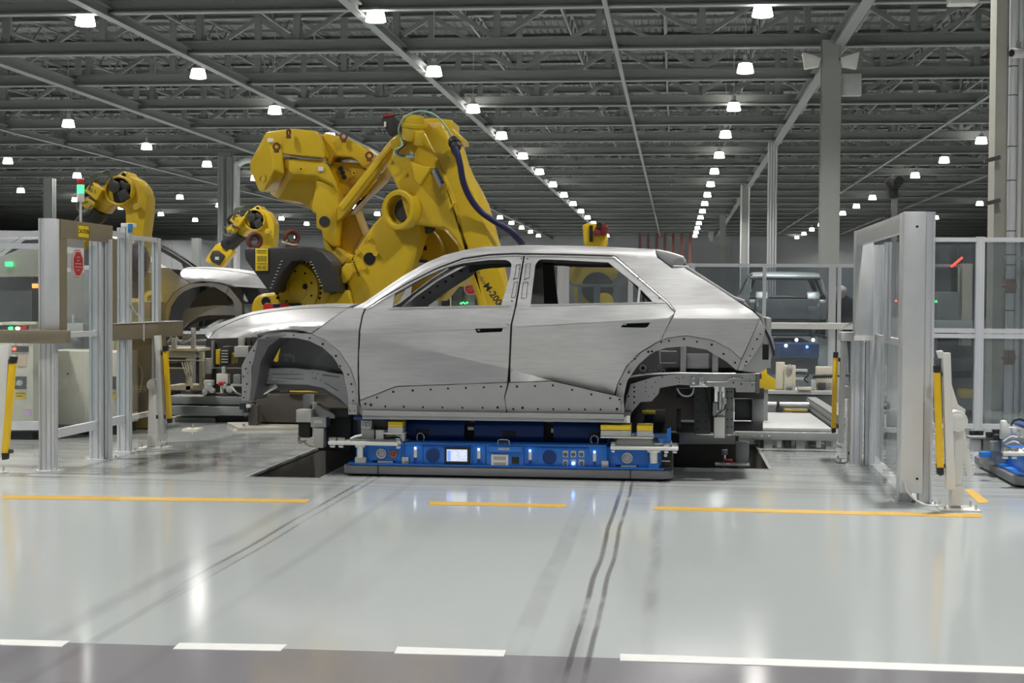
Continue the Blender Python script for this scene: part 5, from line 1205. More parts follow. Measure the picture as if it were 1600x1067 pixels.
def stop_sign(c, nrm, r, parent):
    c = Vector(c); n = Vector(nrm).normalized(); b = MB(); octagon(c, n, (0, 0, 1), r, .004, b); s = b.build('stop_sign', WSGN, parent)
    b = MB(); octagon(c + n * .004, n, (0, 0, 1), r * .97, .001, b); b.build('sign_rim', REDS, s); b = MB(); octagon(c + n * .005, n, (0, 0, 1), r * .90, .001, b); b.build('sign_edge', WSGN, s); b = MB(); octagon(c + n * .006, n, (0, 0, 1), r * .84, .001, b); b.build('sign_face', REDS, s)
    w = Vector((0, 0, 1)).cross(n); b = MB()
    for k, wd in enumerate((.5, .34, .9, .95, .5)):
        z = .42 - k * .21
        for j in range(int(wd * 9)):
            x = -wd * .5 + wd * (j + .5) / int(wd * 9); b.obox(c + n * .008 + w * x * r * 1.25 + Vector((0, 0, z * r)), w * r * .07, n * .001, (0, 0, r * .09))
    b.build('sign_lines', mat('pale_pink_print', (.62, .38, .38), .5), s)
    return s
q = atx(121, 412, XL + .036); stop_sign((XL + .036, q.y, q.z), (1, 0, 0), .128, LF)
# lower cable channels beside the doorway
b = MB(); q0, q1 = at(-25, 518, 11.66), at(103, 537, 11.66); b.box(q0.x, q1.x, 11.66, 11.76, q1.z, at(50, 516, 11.66).z); b.build('cable_channel', TAN, LF, .003)
b = MB(); b.box(XL - .02, XL + .06, 13.0, 14.95, 1.02, 1.165); b.build('cable_channel', TAN, LF, .003); b = MB(); b.box(XL - .03, XL + .07, 13.0, 14.92, 1.165, 1.172); b.build('channel_lid', ALUP, LF); b = MB(); b.box(XL + .058, XL + .064, 13.78, 13.81, 1.0, 1.175); b.build('channel_joint', ALUP, LF)
b = MB(); b.tube([(XL + .06, 13.80, 1.17), (XL + .07, 13.6, 1.25), (XL + .06, 13.42, 1.34)], .006, 5); b.build('hanger_wire', ALUP, LF)
# near bay of the fence, cut by the frame's left edge
XN = -5.60
NF = thing('guard_fence', (XN, 12.6, 0), 'clear plastic guard fence bay at the left edge of the photo', 'guard fence')
post(NF, -5.10, 12.0, ZF - .05, .03, .05)
post(NF, -6.6, 12.2, ZF, .07, .07)
rail(NF, (-6.6, 12.2, ZF - .03), (-5.10, 12.0, ZF - .06)); rail(NF, (-6.6, 12.2, ZF - .13), (-5.10, 12.0, ZF - .16)); pane(NF, (-6.6, 12.2, 0), (-5.12, 12.0, 0), .3, ZF - .1, GL)
b = MB(); b.bar((-5.75, 12.15, .33), (-5.02, 11.95, .36), .045, .07); b.build('rail', ALU, NF)

# right doorway and fence
RX = 1.60
RF = thing('guard_fence', (RX, 12.2, 0), 'right aluminium doorway frame with wide cover sheet and clear plastic panels', 'guard fence')
xs_ = at(1440, 500, 10.85).x; xe_ = at(1458, 500, 10.85).x
post(RF, (xs_ + xe_) / 2 + .0, 10.88, at(1449, 331, 10.85).z, xe_ - xs_ + .01, .09)
a = at(1412, 332, 10.83); c = at(1440, 770, 10.83); cover(RF, a.x, c.x, 10.80, 11.02, c.z, at(1412, 331, 10.83).z)
post(RF, a.x + .05, 10.98, .25, .09, .09)
b = MB(); 
for yy in (354, 748): p = at(1433, yy, 10.80); b.cyl(p, p + Vector((0, -.003, 0)), .009, 10)
b.build('panel_hole', HOLE, RF)
p1, p2 = at(1338, 360, 13.3), at(1363, 530, 13.3); zt2 = at(1340, 360, 13.3).z
cover(RF, p1.x, p2.x, 13.28, 13.48, p2.z, zt2)
q = at(1371, 500, 13.4); post(RF, q.x - .02, 13.42, zt2 - .12, .15, .09); post(RF, p1.x + .03, 13.40, p2.z + .05, .10, .09)
b = MB(); b.bar((a.x + .03, 10.95, a.z - .065), (p1.x + .03, 13.3, zt2 - .065), .05, .13); b.build('header_panel', ALUP, RF, .003)
b = MB(); b.box(p1.x - .01, p2.x + .002, 13.27, 13.29, p2.z - .012, p2.z + .03); b.build('cover_edge', WSGN, RF)
post(RF, a.x + .09, 12.25, zt2 - .14, .05, .05, 1.1, 'mullion', False); rail(RF, (a.x + .09, 11.0, 1.10), (p2.x + .05, 13.4, 1.10), .03, .05)
pane(RF, (a.x + .09, 11.05, 0), (p2.x + .04, 13.3, 0), 1.13, zt2 - .13, GL); pane(RF, (a.x + .09, 11.05, 0), (p2.x + .04, 13.3, 0), .1, 1.07, GL)
b = MB(); b.tube([(a.x + .02, 12.0, a.z - .02), (a.x + .02, 12.0, a.z - .14)], .012, 6); b.build('header_clip', WSGN, RF)
# box on the far side of the doorway
b = MB(); bpx(b, 1315, 519, 1337, 533, 13.35, .3); b.build('side_channel', ALUP, RF, .003); b = MB(); b.tube([at(1315, 516, 13.4), at(1316, 512, 13.4), at(1336, 502, 13.4)], .007, 5); b.build('hanger_wire', ALUP, RF)
# back panels to the right edge
YF = 16.7
FR2 = thing('guard_fence', (2.4, YF, 0), 'clear plastic guard fence panels running to the right edge behind the yellow light curtain', 'guard fence')
xa_, xb_, xc_ = at(1458, 500, YF).x, at(1530, 500, YF).x, at(1640, 500, YF).x
zt3, zm3, zb3 = at(1530, 373, YF).z, at(1530, 520, YF).z, at(1530, 668, YF).z
post(FR2, xb_, YF, zt3 + .02, .085, .07); post(FR2, xa_ - .02, YF, zt3, .05, .07); post(FR2, xc_ + .2, YF, zt3, .085, .07)
for z in (zt3 - .01, zm3 + .02, zm3 - .035): rail(FR2, (xa_, YF, z), (xc_ + .2, YF, z), .04, .045)
rail(FR2, (xa_, YF, .09), (xc_ + .2, YF, .09))
for x0, x1 in ((xa_, xb_ - .05), (xb_ + .05, xc_ + .15)): pane(FR2, (x0, YF, 0), (x1, YF, 0), .12, zm3 - .06, GLD); pane(FR2, (x0, YF, 0), (x1, YF, 0), zm3 + .05, zt3 - .04, GLD)

# far fence behind the car, level with the rear window
YG = 22.0
FG = thing('guard_fence', (at(1200, 470, YG).x, YG, 0), 'long guard fence behind the car roof and to the right of the tailgate', 'guard fence')
zg = at(1200, 414.5, YG).z; x0_, x1_ = at(846, 470, YG).x, at(1345, 470, YG).x
rail(FG, (x0_, YG, zg), (x1_, YG, zg), .05, .045)
for px, w in ((880, .17), (1082, .06), (1194, .05), (1300, .10), (1311, .05), (985, .07)): post(FG, at(px, 470, YG).x, YG, zg, w, .06)
rail(FG, (at(886, 470, YG).x, YG + .1, at(900, 446, YG).z), (at(984, 470, YG).x, YG + .1, at(900, 446, YG).z), .04, .04)
for px in (905, 932, 961): post(FG, at(px, 470, YG).x, YG + .1, at(900, 446, YG).z, .05 if px != 932 else .09, .05)
pane(FG, (x0_, YG, 0), (x1_, YG, 0), .2, zg - .03, GLD)
b = MB(); za, zb_ = at(1250, 504, YG - .1).z, at(1250, 514, YG - .1).z; b.box(at(1190, 500, YG).x, x1_, YG - .2, YG - .1, zb_, za); b.build('wide_rail', WHT, FG, .004)

# ================================================================ light curtain stands
def stand(Y, label, arm, yel, capa, capb, pst, disc, base, extra=(), hole=None, tip=None):
    p = at(sum(x for x, y in base) / len(base), base[0][1], Y); t = thing('light_curtain_stand', (p.x, Y, 0), label, 'light curtain stand', 'light curtain stands at the cell openings')
    def sl(P, dy, d, nm, m, bev=.004): b = MB(); ppx(b, P, Y + dy, d); return b.build(nm, m, t, bev)
    bx0, bx1 = min(at(x, y, Y).x for x, y in base), max(at(x, y, Y).x for x, y in base)
    b = MB(); b.box(bx0, bx1, Y - .12, Y + .14, 0, .012); b.build('base_plate', WHT, t, .003)
    b = MB()
    for x in (bx0 + .03, bx1 - .03):
        for y in (Y - .09, Y + .11): b.cyl((x, y, .012), (x, y, .045), .009, 8)
    b.build('anchor_bolt', CHR, t)
    P = [at(x, y, Y) for x, y in pst]; zlow = min(q.z for q in P); P = [Vector((q.x, q.y, .012 if abs(q.z - zlow) < .03 else q.z)) for q in P]
    b = MB(); b.prism(P, (0, .07, 0)); b.build('post', WHT, t, .006)
    sl(arm, -.13, .06, 'swing_arm', WHT, .004); c = sl(yel, -.14, .05, 'light_curtain', YLC, .003); sl(capa, -.145, .055, 'end_cap', BLK, .003); sl(capb, -.145, .055, 'end_cap', BLK, .003)
    mx = [((yel[0][0] + arm[0][0]) / 2, yel[0][1] + 3), ((yel[-1][0] + arm[-1][0]) / 2, yel[-1][1] - 3)]
    b = MB()
    for (ux, uy), side in ((mx[0], 0), (mx[1], 1)):
        bpx(b, min(yel[0][0], arm[0][0]) + 3, uy - 3, max(yel[1][0], arm[1][0]) - 3, uy + 3, Y - .115, .03)
    b.build('mounting_clip', DGRY, t)
    q = at(disc[0], disc[1], Y); r = disc[2]
    b = MB(); b.cyl(q + Vector((0, -.07, 0)), q + Vector((0, .09, 0)), r, 24); b.cyl(q + Vector((0, -.075, 0)), q + Vector((0, -.07, 0)), r * .7, 16); b.build('pivot_disc', WHT, t, .004)
    if hole: q = at(hole[0], hole[1], Y); b = MB(); b.cyl(q, q + Vector((0, -.004, 0)), .022, 12); b.build('post_hole', HOLE, t)
    for nm, P_, dy, m in extra: sl(P_, dy, .02, nm, m, .002)
    if tip: sl(tip, -.13, .06, 'arm_tip', WHT)
    return t
stand(10.62, 'white stand with yellow light curtain at the right doorway, nearest the camera',
      [(1473, 551.5), (1485.5, 551), (1493, 764), (1479, 765)], [(1460, 582), (1469.5, 582), (1475, 731), (1464.5, 731)], [(1459.5, 572), (1462, 570), (1469.5, 571), (1469.5, 582), (1460, 582)], [(1464.5, 731), (1475, 731), (1475, 741), (1470, 744), (1465, 741)],
      [(1494, 662), (1498, 655), (1505, 654), (1507, 660), (1502, 795), (1484, 795), (1484, 758), (1490, 758)], (1493, 657, .070), [(1466, 797), (1528, 797)],
      extra=[('brace_plate', [(1487, 600), (1497, 632), (1509, 640), (1505, 660), (1522, 742), (1512, 745), (1498, 690), (1487, 650)], .09, WHT), ('foot_gusset', [(1483, 790), (1486, 760), (1504, 760), (1506, 790)], -.03, WHT)], hole=(1497, 782),
      tip=[(1464, 548.5), (1473, 547.5), (1475, 553), (1473, 560), (1468, 560)])
stand(13.65, 'white stand with yellow light curtain in front of the low platform at right',
      [(1314, 534), (1322.5, 534), (1318.5, 693), (1310, 692)], [(1302.5, 559), (1309.5, 559), (1306.5, 669), (1299.5, 669)], [(1303, 550), (1310, 550), (1309.5, 559), (1302.5, 559)], [(1299.5, 669), (1306.5, 669), (1306, 676), (1300, 677)],
      [(1325.5, 614), (1333.5, 613), (1334.5, 715), (1324, 715)], (1323, 613, .055), [(1306, 722), (1346, 722)], hole=(1329, 708))
stand(13.85, 'white stand with yellow light curtain beside the left glass fence, at its far end',
      [(240.5, 524.5), (249, 524), (256.5, 676), (248.5, 677)], [(254, 549), (260.5, 548.5), (266.5, 654), (260, 654.5)], [(254, 540.5), (261, 540), (260.5, 548.5), (254, 549)], [(260, 654.5), (267, 654), (267, 661), (261, 662)],
      [(232.5, 599.5), (240, 599), (243.5, 700), (230, 700)], (242, 601, .056), [(222, 701), (262, 701)], hole=(236, 690), extra=[('foot_gusset', [(229, 698), (231, 679), (242, 679), (244, 698)], -.03, WHT)])
stand(11.6, 'white stand with yellow light curtain cut off by the left edge of the photo',
      [(-6, 540), (14, 538), (4, 716), (-14, 716)], [(13.5, 568), (22, 568), (10.5, 708), (2, 708)], [(15, 557), (24, 558), (22, 568), (13.5, 568)], [(2, 708), (10.5, 708), (10, 718), (3, 719)],
      [(-26, 615), (-14, 615), (-14, 750), (-30, 750)], (-13, 620, .06), [(-50, 757), (2, 757)])
# signal light and device poles
sp = at(126, 345, 12.35); SL = thing('signal_tower', (c.x - .02 if False else sp.x, 12.35, 2.02), 'signal light with red and lit green segments standing on the doorway header', 'signal light')
x, y = sp.x, 12.35; z1 = at(126, 315, 12.35).z
b = MB(); b.cyl((x, y, 1.98), (x, y, z1), .010, 10); b.build('pole', WHT, SL)
for py0, py1, m, nm in ((315, 302, WHT, 'base_housing'), (302, 289, GRN, 'green_lens'), (289, 280.5, RED, 'red_lens'), (280.5, 278.5, WHT, 'top_cap')):
    b = MB(); b.cyl((x, y, at(126, py0, 12.35).z), (x, y, at(126, py1, 12.35).z), .030, 18); b.build(nm, m, SL, .002)
dp = at(1397, 333, 12.0); x, y = dp.x, 12.0
DV = thing('projector_camera', (x, y, 1.95), 'black swivelling device on a short grey post above the right doorway', 'camera')
b = MB(); b.box(x - .02, x + .02, y - .02, y + .02, 1.86, at(1397, 311, 12).z); b.build('post', MGRY, DV)
b = MB(); ppx(b, [(1384, 283), (1393, 275), (1408, 281), (1410, 290), (1404, 295), (1405, 309), (1391, 311), (1389, 295)], 11.95, .12); b.build('body', BLKM, DV, .012)
b = MB(); q = at(1404, 283, 11.94); b.cyl(q, q + Vector((0, -.05, 0)), .035, 16); q = at(1398, 302, 11.94); b.cyl(q, q + Vector((0, -.03, 0)), .02, 12); b.build('lens', BLK, DV)
b = MB(); ppx(b, [(1380, 335), (1388, 331), (1392, 334), (1392, 341), (1382, 341)], 11.95, .08); b.build('lower_head', BLK, DV, .01)
# white cable at the foot of the right doorway
for P, lab in (([(1413, 752, 10.78), (1418, 768, 10.72), (1432, 782, 10.66), (1452, 790, 10.56), (1478, 790, 10.5)], 'white cable curving from the doorway foot to the stand'), ([(1376, 724, 13.1), (1388, 728, 13.0), (1400, 722, 12.9), (1406, 712, 12.8)], 'white cable on the floor inside the right doorway')):
    pts = [at(*p) for p in P]
    if '1478' in str(P): pass
    pts = [Vector((q.x, q.y, max(q.z, .008))) for q in pts]; b = MB(); b.tube(smoothpath(pts), .007, 7); tag(b.build('cable', WCAB, loc=(pts[2].x, pts[2].y, 0)), lab, 'cable', 'white floor cables')

# ================================================================ electric cabinets behind the left fence
def cabinet(Y, x0, x1, ytop, label, panel=True, x_knob=None, depth=.6, yb=690):
    p, q = at(x0, 600, Y), at(x1, 600, Y); zt_ = at((x0 + x1) / 2, ytop, Y).z
    t = thing('robot_controller', ((p.x + q.x) / 2, Y, 0), label, 'electric cabinet', 'cream robot controllers')
    b = MB(); b.box(p.x, q.x, Y, Y + depth, .10, zt_); b.build('housing', CRM, t, .008); b = MB(); b.box(p.x + .02, q.x - .02, Y + .03, Y + depth - .03, .0, .10); b.build('plinth', BLK, t)
    if x_knob:
        b = MB(); bpx(b, x_knob - 9, 588, x_knob + 9, 608, Y - .006, .008); kb = b.build('isolator_plate', BLKM, t)
        k = at(x_knob, 598, Y - .006); b = MB(); b.cyl(k, k + Vector((0, -.03, 0)), .028, 16); b.obox(k + Vector((0, -.035, 0)), (.05, 0, .03), (0, .02, 0), (-.008, 0, .012)); b.build('isolator_knob', LGRY, kb)
        b = MB(); bpx(b, x_knob - 9, 611, x_knob + 9, 624, Y - .004, .005); yl_ = b.build('warning_label', YSGN, t); b = MB(); bpx(b, x_knob - 8, 613.5, x_knob + 7, 615, Y - .006, .004); bpx(b, x_knob - 7, 618, x_knob + 3, 619.5, Y - .006, .004); b.build('label_print', BLKM, yl_)
    return t
C1 = cabinet(14.4, -30, 52, 505, 'cream cabinet with control panel and red button at the left edge', x_knob=32)
b = MB(); bpx(b, -28, 508, 44, 519, 14.39, .02); bpx(b, -28, 540, 44, 550, 14.39, .02); b.build('control_panel', BLKM, C1, .003)
b = MB(); bpx(b, 3, 503, 57, 507, 14.38, .25); b.build('top_lip', CRM, C1)
for cx, m, nm, r in ((18, GRN, 'green_button', .018), (29, WHTL, 'white_button', .015), (39, RED, 'emergency_stop', .030)):
    k = at(cx, 513, 14.39); b = MB(); b.cyl(k, k + Vector((0, -.04, 0)), r, 16); b.build(nm, m, C1)
k = at(23, 545, 14.39); b = MB(); b.cyl(k, k + Vector((0, -.02, 0)), .016, 12); b.build('red_lamp', REDL, C1)
b = MB(); bpx(b, 38, 640, 48, 649, 14.394, .004); b.build('pink_note', mat('pink_paper', (.62, .38, .6), .6), C1); b = MB(); bpx(b, 27, 555, 41, 572, 14.394, .004); b.build('peach_note', mat('peach_paper', (.68, .5, .36), .6), C1)
C2 = cabinet(15.08, 68, 140, 548, 'plain cream cabinet seen between the left fence posts')
b = MB()
for cx in (88, 106): k = at(cx, 584, 15.08); b.cyl(k, k + Vector((0, -.004, 0)), .010, 10)
b.build('screw_hole', HOLE, C2)
C3 = cabinet(15.08, 143, 184, 550, 'cream cabinet with isolator knob and yellow label', x_knob=172)
b = MB(); b.box(at(196, 600, 15.8).x, at(236, 600, 15.8).x, 15.8, 16.3, .0, at(210, 470, 15.8).z); 
t = thing('machine_housing', (at(215, 600, 15.4).x, 15.6, 0), 'dark yellow-brown machine body behind the end of the left fence', 'machine'); b.build('housing', mat('brown_yellow_paint', (.20, .15, .035), .5), t, .03)
b = MB(); b.tube(smoothpath([at(*p) for p in ((205, 560, 15.78), (222, 580, 15.7), (216, 615, 15.7), (200, 628, 15.78))]), .010, 6); b.build('hose', mat('dull_yellow_hose', (.45, .36, .10)), t)
# grey tall machine seen through the doorway sheet at left, cable drop and lights
t = thing('grey_machine', (at(120, 450, 16).x, 16, 0), 'tall grey machine column seen through the left doorway sheet', 'machine')
b = MB(); bpx(b, 62, 420, 150, 548, 16.0, .5); b.box(at(70, 500, 16).x, at(146, 500, 16).x, 16.05, 16.4, 0, .9); b.build('body', MGRY, t, .02); b = MB(); bpx(b, 96, 505, 130, 520, 15.8, .2); bpx(b, 112, 492, 116, 507, 15.8, .05); b.build('clamp', LGRY, t, .005)
t = thing('yellow_machine', (at(215, 450, 16.3).x, 16.3, 0), 'yellow gripper machine seen through the far panel of the left fence', 'machine')
b = MB(); bpx(b, 180, 424, 235, 462, 17.0, .4); b.build('arm_block', YEL2, t, .03); b = MB(); bpx(b, 176, 466, 214, 498, 16.6, .4); b.box(at(182, 500, 16.7).x, at(210, 500, 16.7).x, 16.7, 17.2, 0, 1.3); b.build('base_block', YEL, t, .04)
b = MB(); q = at(240, 470, 16.6); b.ring(q, (0, -1, .3), .10, .05, .08, 20); q = at(203, 500, 16.5); b.ring(q, (0, -1, 0), .06, .03, .08, 16); b.build('end_ring', YEL, t)
b = MB(); b.tube(smoothpath([at(*p) for p in ((214, 470, 16.6), (226, 490, 16.5), (236, 474, 16.6))]), .035, 8); b.build('curved_arm', YEL, t)
b = MB(); q = at(207, 408, 16.8); b.sphere(q, .20, 14, 1.2); b.cyl(q, (q.x, q.y, 1.2), .08, 12); b.build('dark_head', mat('dark_purple_cover', (.05, .03, .04), .4), t)
# green and red display digits on the machine at far left
t = thing('display_panel', (at(20, 412, 16.4).x, 16.4, 0), 'beige machine with green and orange digits at the far left, behind the glass', 'machine')
b = MB(); ppx(b, [(-40, 430), (-10, 405), (40, 385), (66, 378), (66, 432), (-40, 434)], 16.4, .5); b.build('hood', mat('beige_grey_sheet', (.36, .35, .30), .4, .2), t, .03); b = MB(); b.box(at(-30, 500, 16.6).x, at(56, 500, 16.6).x, 16.5, 16.8, 0, 1.75); b.build('body', DGRY, t)
b = MB()
for i in range(4): bpx(b, 8 + i * 3, 409, 9.8 + i * 3, 416, 16.36, .02)
b.build('green_digits', GRN, t); b = MB()
for i in range(3): bpx(b, 50 + i * 3.3, 443, 52 + i * 3.3, 450, 16.36, .02)
b.build('orange_digits', emitter('orange_digits', (1, .22, .05), 2.5), t)

# ================================================================ station machines around the car
# left positioning unit
LU = thing('positioning_unit', (at(497, 690, 12.75).x, 12.75, -.9), 'white and grey positioning unit under the left end of the car, rising from the pit', 'machine', 'positioning units rising from the pit')
def U(T, x0, y0, x1, y1, Y, d, nm, m, bev=.005): b = MB(); bpx(b, x0, y0, x1, y1, Y, d); return b.build(nm, m, T, bev)
U(LU, 462.6, 640, 486, 660, 12.5, .14, 'motor_box', WHT); U(LU, 473, 617, 486, 641, 12.62, .12, 'clamp_head', MGRY); U(LU, 485, 651.5, 509.5, 668, 12.5, .16, 'control_box', LGRY)
U(LU, 466, 661, 484, 684, 12.56, .1, 'valve_rack', BLKM); U(LU, 490, 669, 505.5, 700, 12.5, .12, 'column_cover', WHT)
U(LU, 497, 640, 548, 705, 12.72, .25, 'carriage', BLKM, .01); U(LU, 505, 640, 545, 652, 12.66, .1, 'linear_guide', DGRY)
b = MB(); ppx(b, [(487, 629), (492, 630), (518, 645), (523, 649), (523, 654), (489, 652)], 12.6, .12); b.build('support_wedge', LGRY, LU, .004)
b = MB(); q = at(530, 700, 12.85); b.box(q.x - .15, q.x + .15, 12.98, 13.3, -.9, at(530, 660, 12.9).z); b.build('lift_column', BRN, LU, .01)
b = MB(); b.tube(smoothpath([at(*p) for p in ((466, 684, 12.55), (468, 692, 12.5), (474, 690, 12.5), (482, 696, 12.52), (490, 698, 12.5))]), .006, 6); b.tube(smoothpath([at(*p) for p in ((468, 682, 12.55), (470, 689, 12.5), (480, 688, 12.5))]), .005, 6); b.build('cables', mat('tan_cable', (.5, .38, .28)), LU)
b = MB(); q = at(497, 659, 12.498); b.box(q.x - .035, q.x + .035, 12.494, 12.5, q.z - .012, q.z + .012); b.build('label', WSGN, LU)
U(LU, 544, 650, 556, 694, 12.8, .2, 'guide_post', DGRY)
# right positioning unit
RU = thing('positioning_unit', (at(1110, 690, 13.05).x, 13.05, -.9), 'white and dark steel positioning unit under the rear of the car, rising from the pit', 'machine', 'positioning units rising from the pit')
U(RU, 1116, 651, 1132.5, 684.5, 12.5, .12, 'column_cover', WHT); U(RU, 1114, 629, 1133, 650, 12.54, .1, 'clamp_frame', LGRY); U(RU, 1130, 622, 1135, 632, 12.5, .06, 'sensor', WSGN)
b = MB(); p = at(1125, 640, 12.52); q = at(1125, 606, 12.52); b.cyl((p.x, p.y, p.z), (p.x, p.y, q.z - .03), .020, 12); b.cyl((p.x, p.y, q.z - .03), (p.x, p.y, q.z + .01), .010, 10); b.build('locating_pin', CHR, RU)
U(RU, 1120, 630, 1123, 645, 12.52, .03, 'pin_guide', WSGN, .001); U(RU, 1127, 630, 1129.5, 645, 12.52, .03, 'pin_guide', WSGN, .001)
U(RU, 1133, 606, 1146, 679, 12.7, .05, 'mounting_plate', MGRY); U(RU, 1085, 604, 1110, 678, 12.75, .05, 'mounting_plate', DGRY); U(RU, 1110, 606, 1116, 676, 12.8, .2, 'back_plate', BLKM)
b = MB()
for y in (612, 622, 640, 655, 667): 
    for x in (1137, 1143): q = at(x, y, 12.7); b.cyl(q, q + Vector((0, -.003, 0)), .006, 8)
    for x in (1090, 1103): q = at(x, y + 3, 12.75); b.cyl(q, q + Vector((0, -.003, 0)), .006, 8)
b.build('plate_hole', HOLE, RU)
U(RU, 1147, 606, 1194, 623, 12.95, .12, 'cross_arm', BLKM); U(RU, 1147, 659.5, 1192, 674, 12.95, .12, 'cross_arm', BLKM); U(RU, 1175, 623, 1193, 660, 12.97, .1, 'side_plate', MGRY); U(RU, 1148, 623, 1175, 657, 13.05, .02, 'inner_plate', DGRY)
b = MB(); ppx(b, [(1061, 673), (1086, 673), (1087, 679), (1149, 680), (1149, 694), (1061, 694)], 13.3, .06); b.build('cover_plate', LGRY, RU, .003)
U(RU, 985, 600, 1090, 695, 13.75, .3, 'dark_backing', BRN); U(RU, 1010, 640, 1040, 660, 13.66, .1, 'drive_unit', BLKM); U(RU, 1057, 608, 1085, 622, 13.1, .2, 'drive_unit', BLKM); U(RU, 1057, 660, 1085, 676, 13.0, .3, 'drive_unit', BLKM); U(RU, 1057, 640, 1064, 668, 12.98, .1, 'guide_post', DGRY)  # the large brown box is a dark backing added to hide bright floor behind
U(RU, 1003, 641, 1024, 648, 13.64, .02, 'yellow_pad', mat('dark_yellow_pad', (.30, .24, .02), .5)); b = MB(); q = at(1100, 700, 13.2); b.box(q.x - .3, q.x + .3, 13.36, 13.7, -.9, q.z + .1); b.build('lift_column', BRN, RU, .01)
b = MB(); b.tube(smoothpath([at(*p) for p in ((1101, 603, 12.6), (1106, 625, 12.6), (1108, 640, 12.62), (1109, 655, 12.7))]), .006, 6); b.tube(smoothpath([at(*p) for p in ((1134, 632, 12.48), (1131, 640, 12.44), (1122, 646, 12.44), (1118, 652, 12.46))]), .005, 6); b.build('cables', BLK, RU)
# things in the right slot of the pit edge
t = thing('floor_sensor', (at(1130, 725, 13.0).x, 13.15, -.9), 'small sensor with red knob at the edge of the pit', 'sensor')
U(t, 1128, 703, 1137, 711, 13.1, .06, 'sensor_head', MGRY); b = MB(); q = at(1132, 711, 13.12); b.cyl((q.x, q.y, -.9), (q.x, q.y, q.z), .012, 8); b.build('stem', CHR, t); U(t, 1135, 718, 1145, 725, 13.05, .06, 'red_knob', RED, .01); U(t, 1117, 724, 1172, 729, 13.0, .12, 'fitting_row', LGRY, .01); U(t, 1150, 690, 1170, 727, 13.12, .04, 'perforated_plate', MGRY)
# beam leading to the right platform
t = thing('support_beam', (at(1240, 690, 14.5).x, 14.5, 0), 'grey steel beam with bolts in front of the low platform', 'beam')
U(t, 1149, 674.5, 1312, 689, 14.45, .10, 'beam', MGRY, .004)
for px in (1214, 1228, 1276, 1300): U(t, px, 688, px + 7, 699.5, 14.5, .08, 'foot', LGRY if px != 1228 else BLKM)
b = MB()
for px in (1178, 1190, 1202): q = at(px, 681, 14.45); b.cyl(q, q + Vector((0, -.01, 0)), .012, 8)
b.build('bolt', CHR, t)
# low platform
P_ = [at(1192, 672, 14.75), at(1300, 673, 14.75)]
t = thing('conveyor_platform', (at(1240, 690, 15.5).x, 15.6, 0), 'low grey platform right of the car tail', 'platform')
zt_ = .17; b = MB(); b.prism([(at(1140, 673, 14.75).x, 14.75, zt_), (P_[1].x, 14.75, zt_), (at(1266, 647, 16.8).x, 16.8, zt_), (at(1140, 647, 16.8).x, 16.8, zt_)], (0, 0, .03)); b.build('deck', LGRY, t, .003)
b = MB()
for px in (1200, 1250, 1296): q = at(px, 690, 14.85); b.box(q.x - .04, q.x + .04, 14.8, 14.9, 0, zt_); b.box(q.x - .04, q.x + .04, 16.5, 16.6, 0, zt_)
b.build('leg', MGRY, t); U(t, 1194, 675, 1306, 688, 14.78, .04, 'front_skirt', MGRY)
t = thing('fluted_rail', (at(1290, 650, 16).x, 16, 0), 'ribbed grey rail beam slanting behind the yellow light curtain', 'beam')
b = MB()
for i in range(5): b.bar(at(1268, 622 + i * 3.6, 17.25), at(1312, 650 + i * 4.6, 14.9), .10 + .02 * (i % 2), .022)
b.bar(at(1268, 630, 17.3), at(1312, 662, 14.95), .07, .10)
b.build('beam', MGRY, t); b = MB(); q = at(1300, 665, 15.4); b.box(q.x - .03, q.x + .03, 15.35, 15.45, 0, q.z); q = at(1276, 645, 16.9); b.box(q.x - .03, q.x + .03, 16.85, 16.95, 0, q.z); b.build('leg', DGRY, t)
# machine on a table behind the tail
YM = 17.4
t = thing('clamping_machine', (at(1245, 620, YM).x, YM + .2, 0), 'cream clamping machine with two round wheels behind the car tail', 'machine')
U(t, 1196, 609.5, 1304, 617, YM, .6, 'table_top', LGRY); U(t, 1198, 617, 1302, 645, YM + .1, .45, 'table_body', MGRY); b = MB(); q0, q1 = at(1200, 645, YM + .12), at(1300, 645, YM + .12); b.box(q0.x, q1.x, YM + .12, YM + .5, 0, q0.z); b.build('table_foot', DGRY, t)
U(t, 1213, 566, 1226, 608, YM + .12, .12, 'upright', CRM); U(t, 1226, 571, 1243, 610, YM + .05, .14, 'wheel_block', CRM)
for cy in (574.5, 602):
    q = at(1233.5, cy, YM + .05); b = MB(); b.cyl(q, q + Vector((0, -.04, 0)), .038, 20); b.cyl(q + Vector((0, -.04, 0)), q + Vector((0, -.06, 0)), .018, 14); b.build('wheel', LGRY, t, .003)
U(t, 1276, 573, 1300, 608, YM + .2, .15, 'right_block', CRM); U(t, 1243, 577, 1262, 581, YM + .1, .1, 'slide', LGRY); U(t, 1243, 590, 1260, 594, YM + .1, .1, 'slide', LGRY); U(t, 1268, 594, 1274, 609, YM + .1, .1, 'cylinder', LGRY); U(t, 1247, 605, 1268, 610, YM - .02, .1, 'base_slide', CRM); U(t, 1280, 598, 1290, 608, YM + .1, .08, 'clamp', DGRY)
b = MB(); b.cyl(at(1270, 588, YM + .12), at(1330, 586, YM + .12), .018, 8)
for i in range(9): q = at(1271 + i * 3.4, 588, YM + .12); b.cyl(q + Vector((-.006, 0, 0)), q + Vector((.006, 0, 0)), .026, 10)
b.build('spring_rod', BLKM, t)
b = MB(); b.tube(smoothpath([at(*p) for p in ((1258, 582, YM), (1263, 586, YM - .03), (1257, 592, YM), (1262, 598, YM))]), .010, 6); b.build('air_hose', BLK, t)
t = thing('pipe_run', (at(1235, 632, 16.9).x, 16.95, 0), 'silver pipe with black clamp in front of the cream machine', 'pipe')
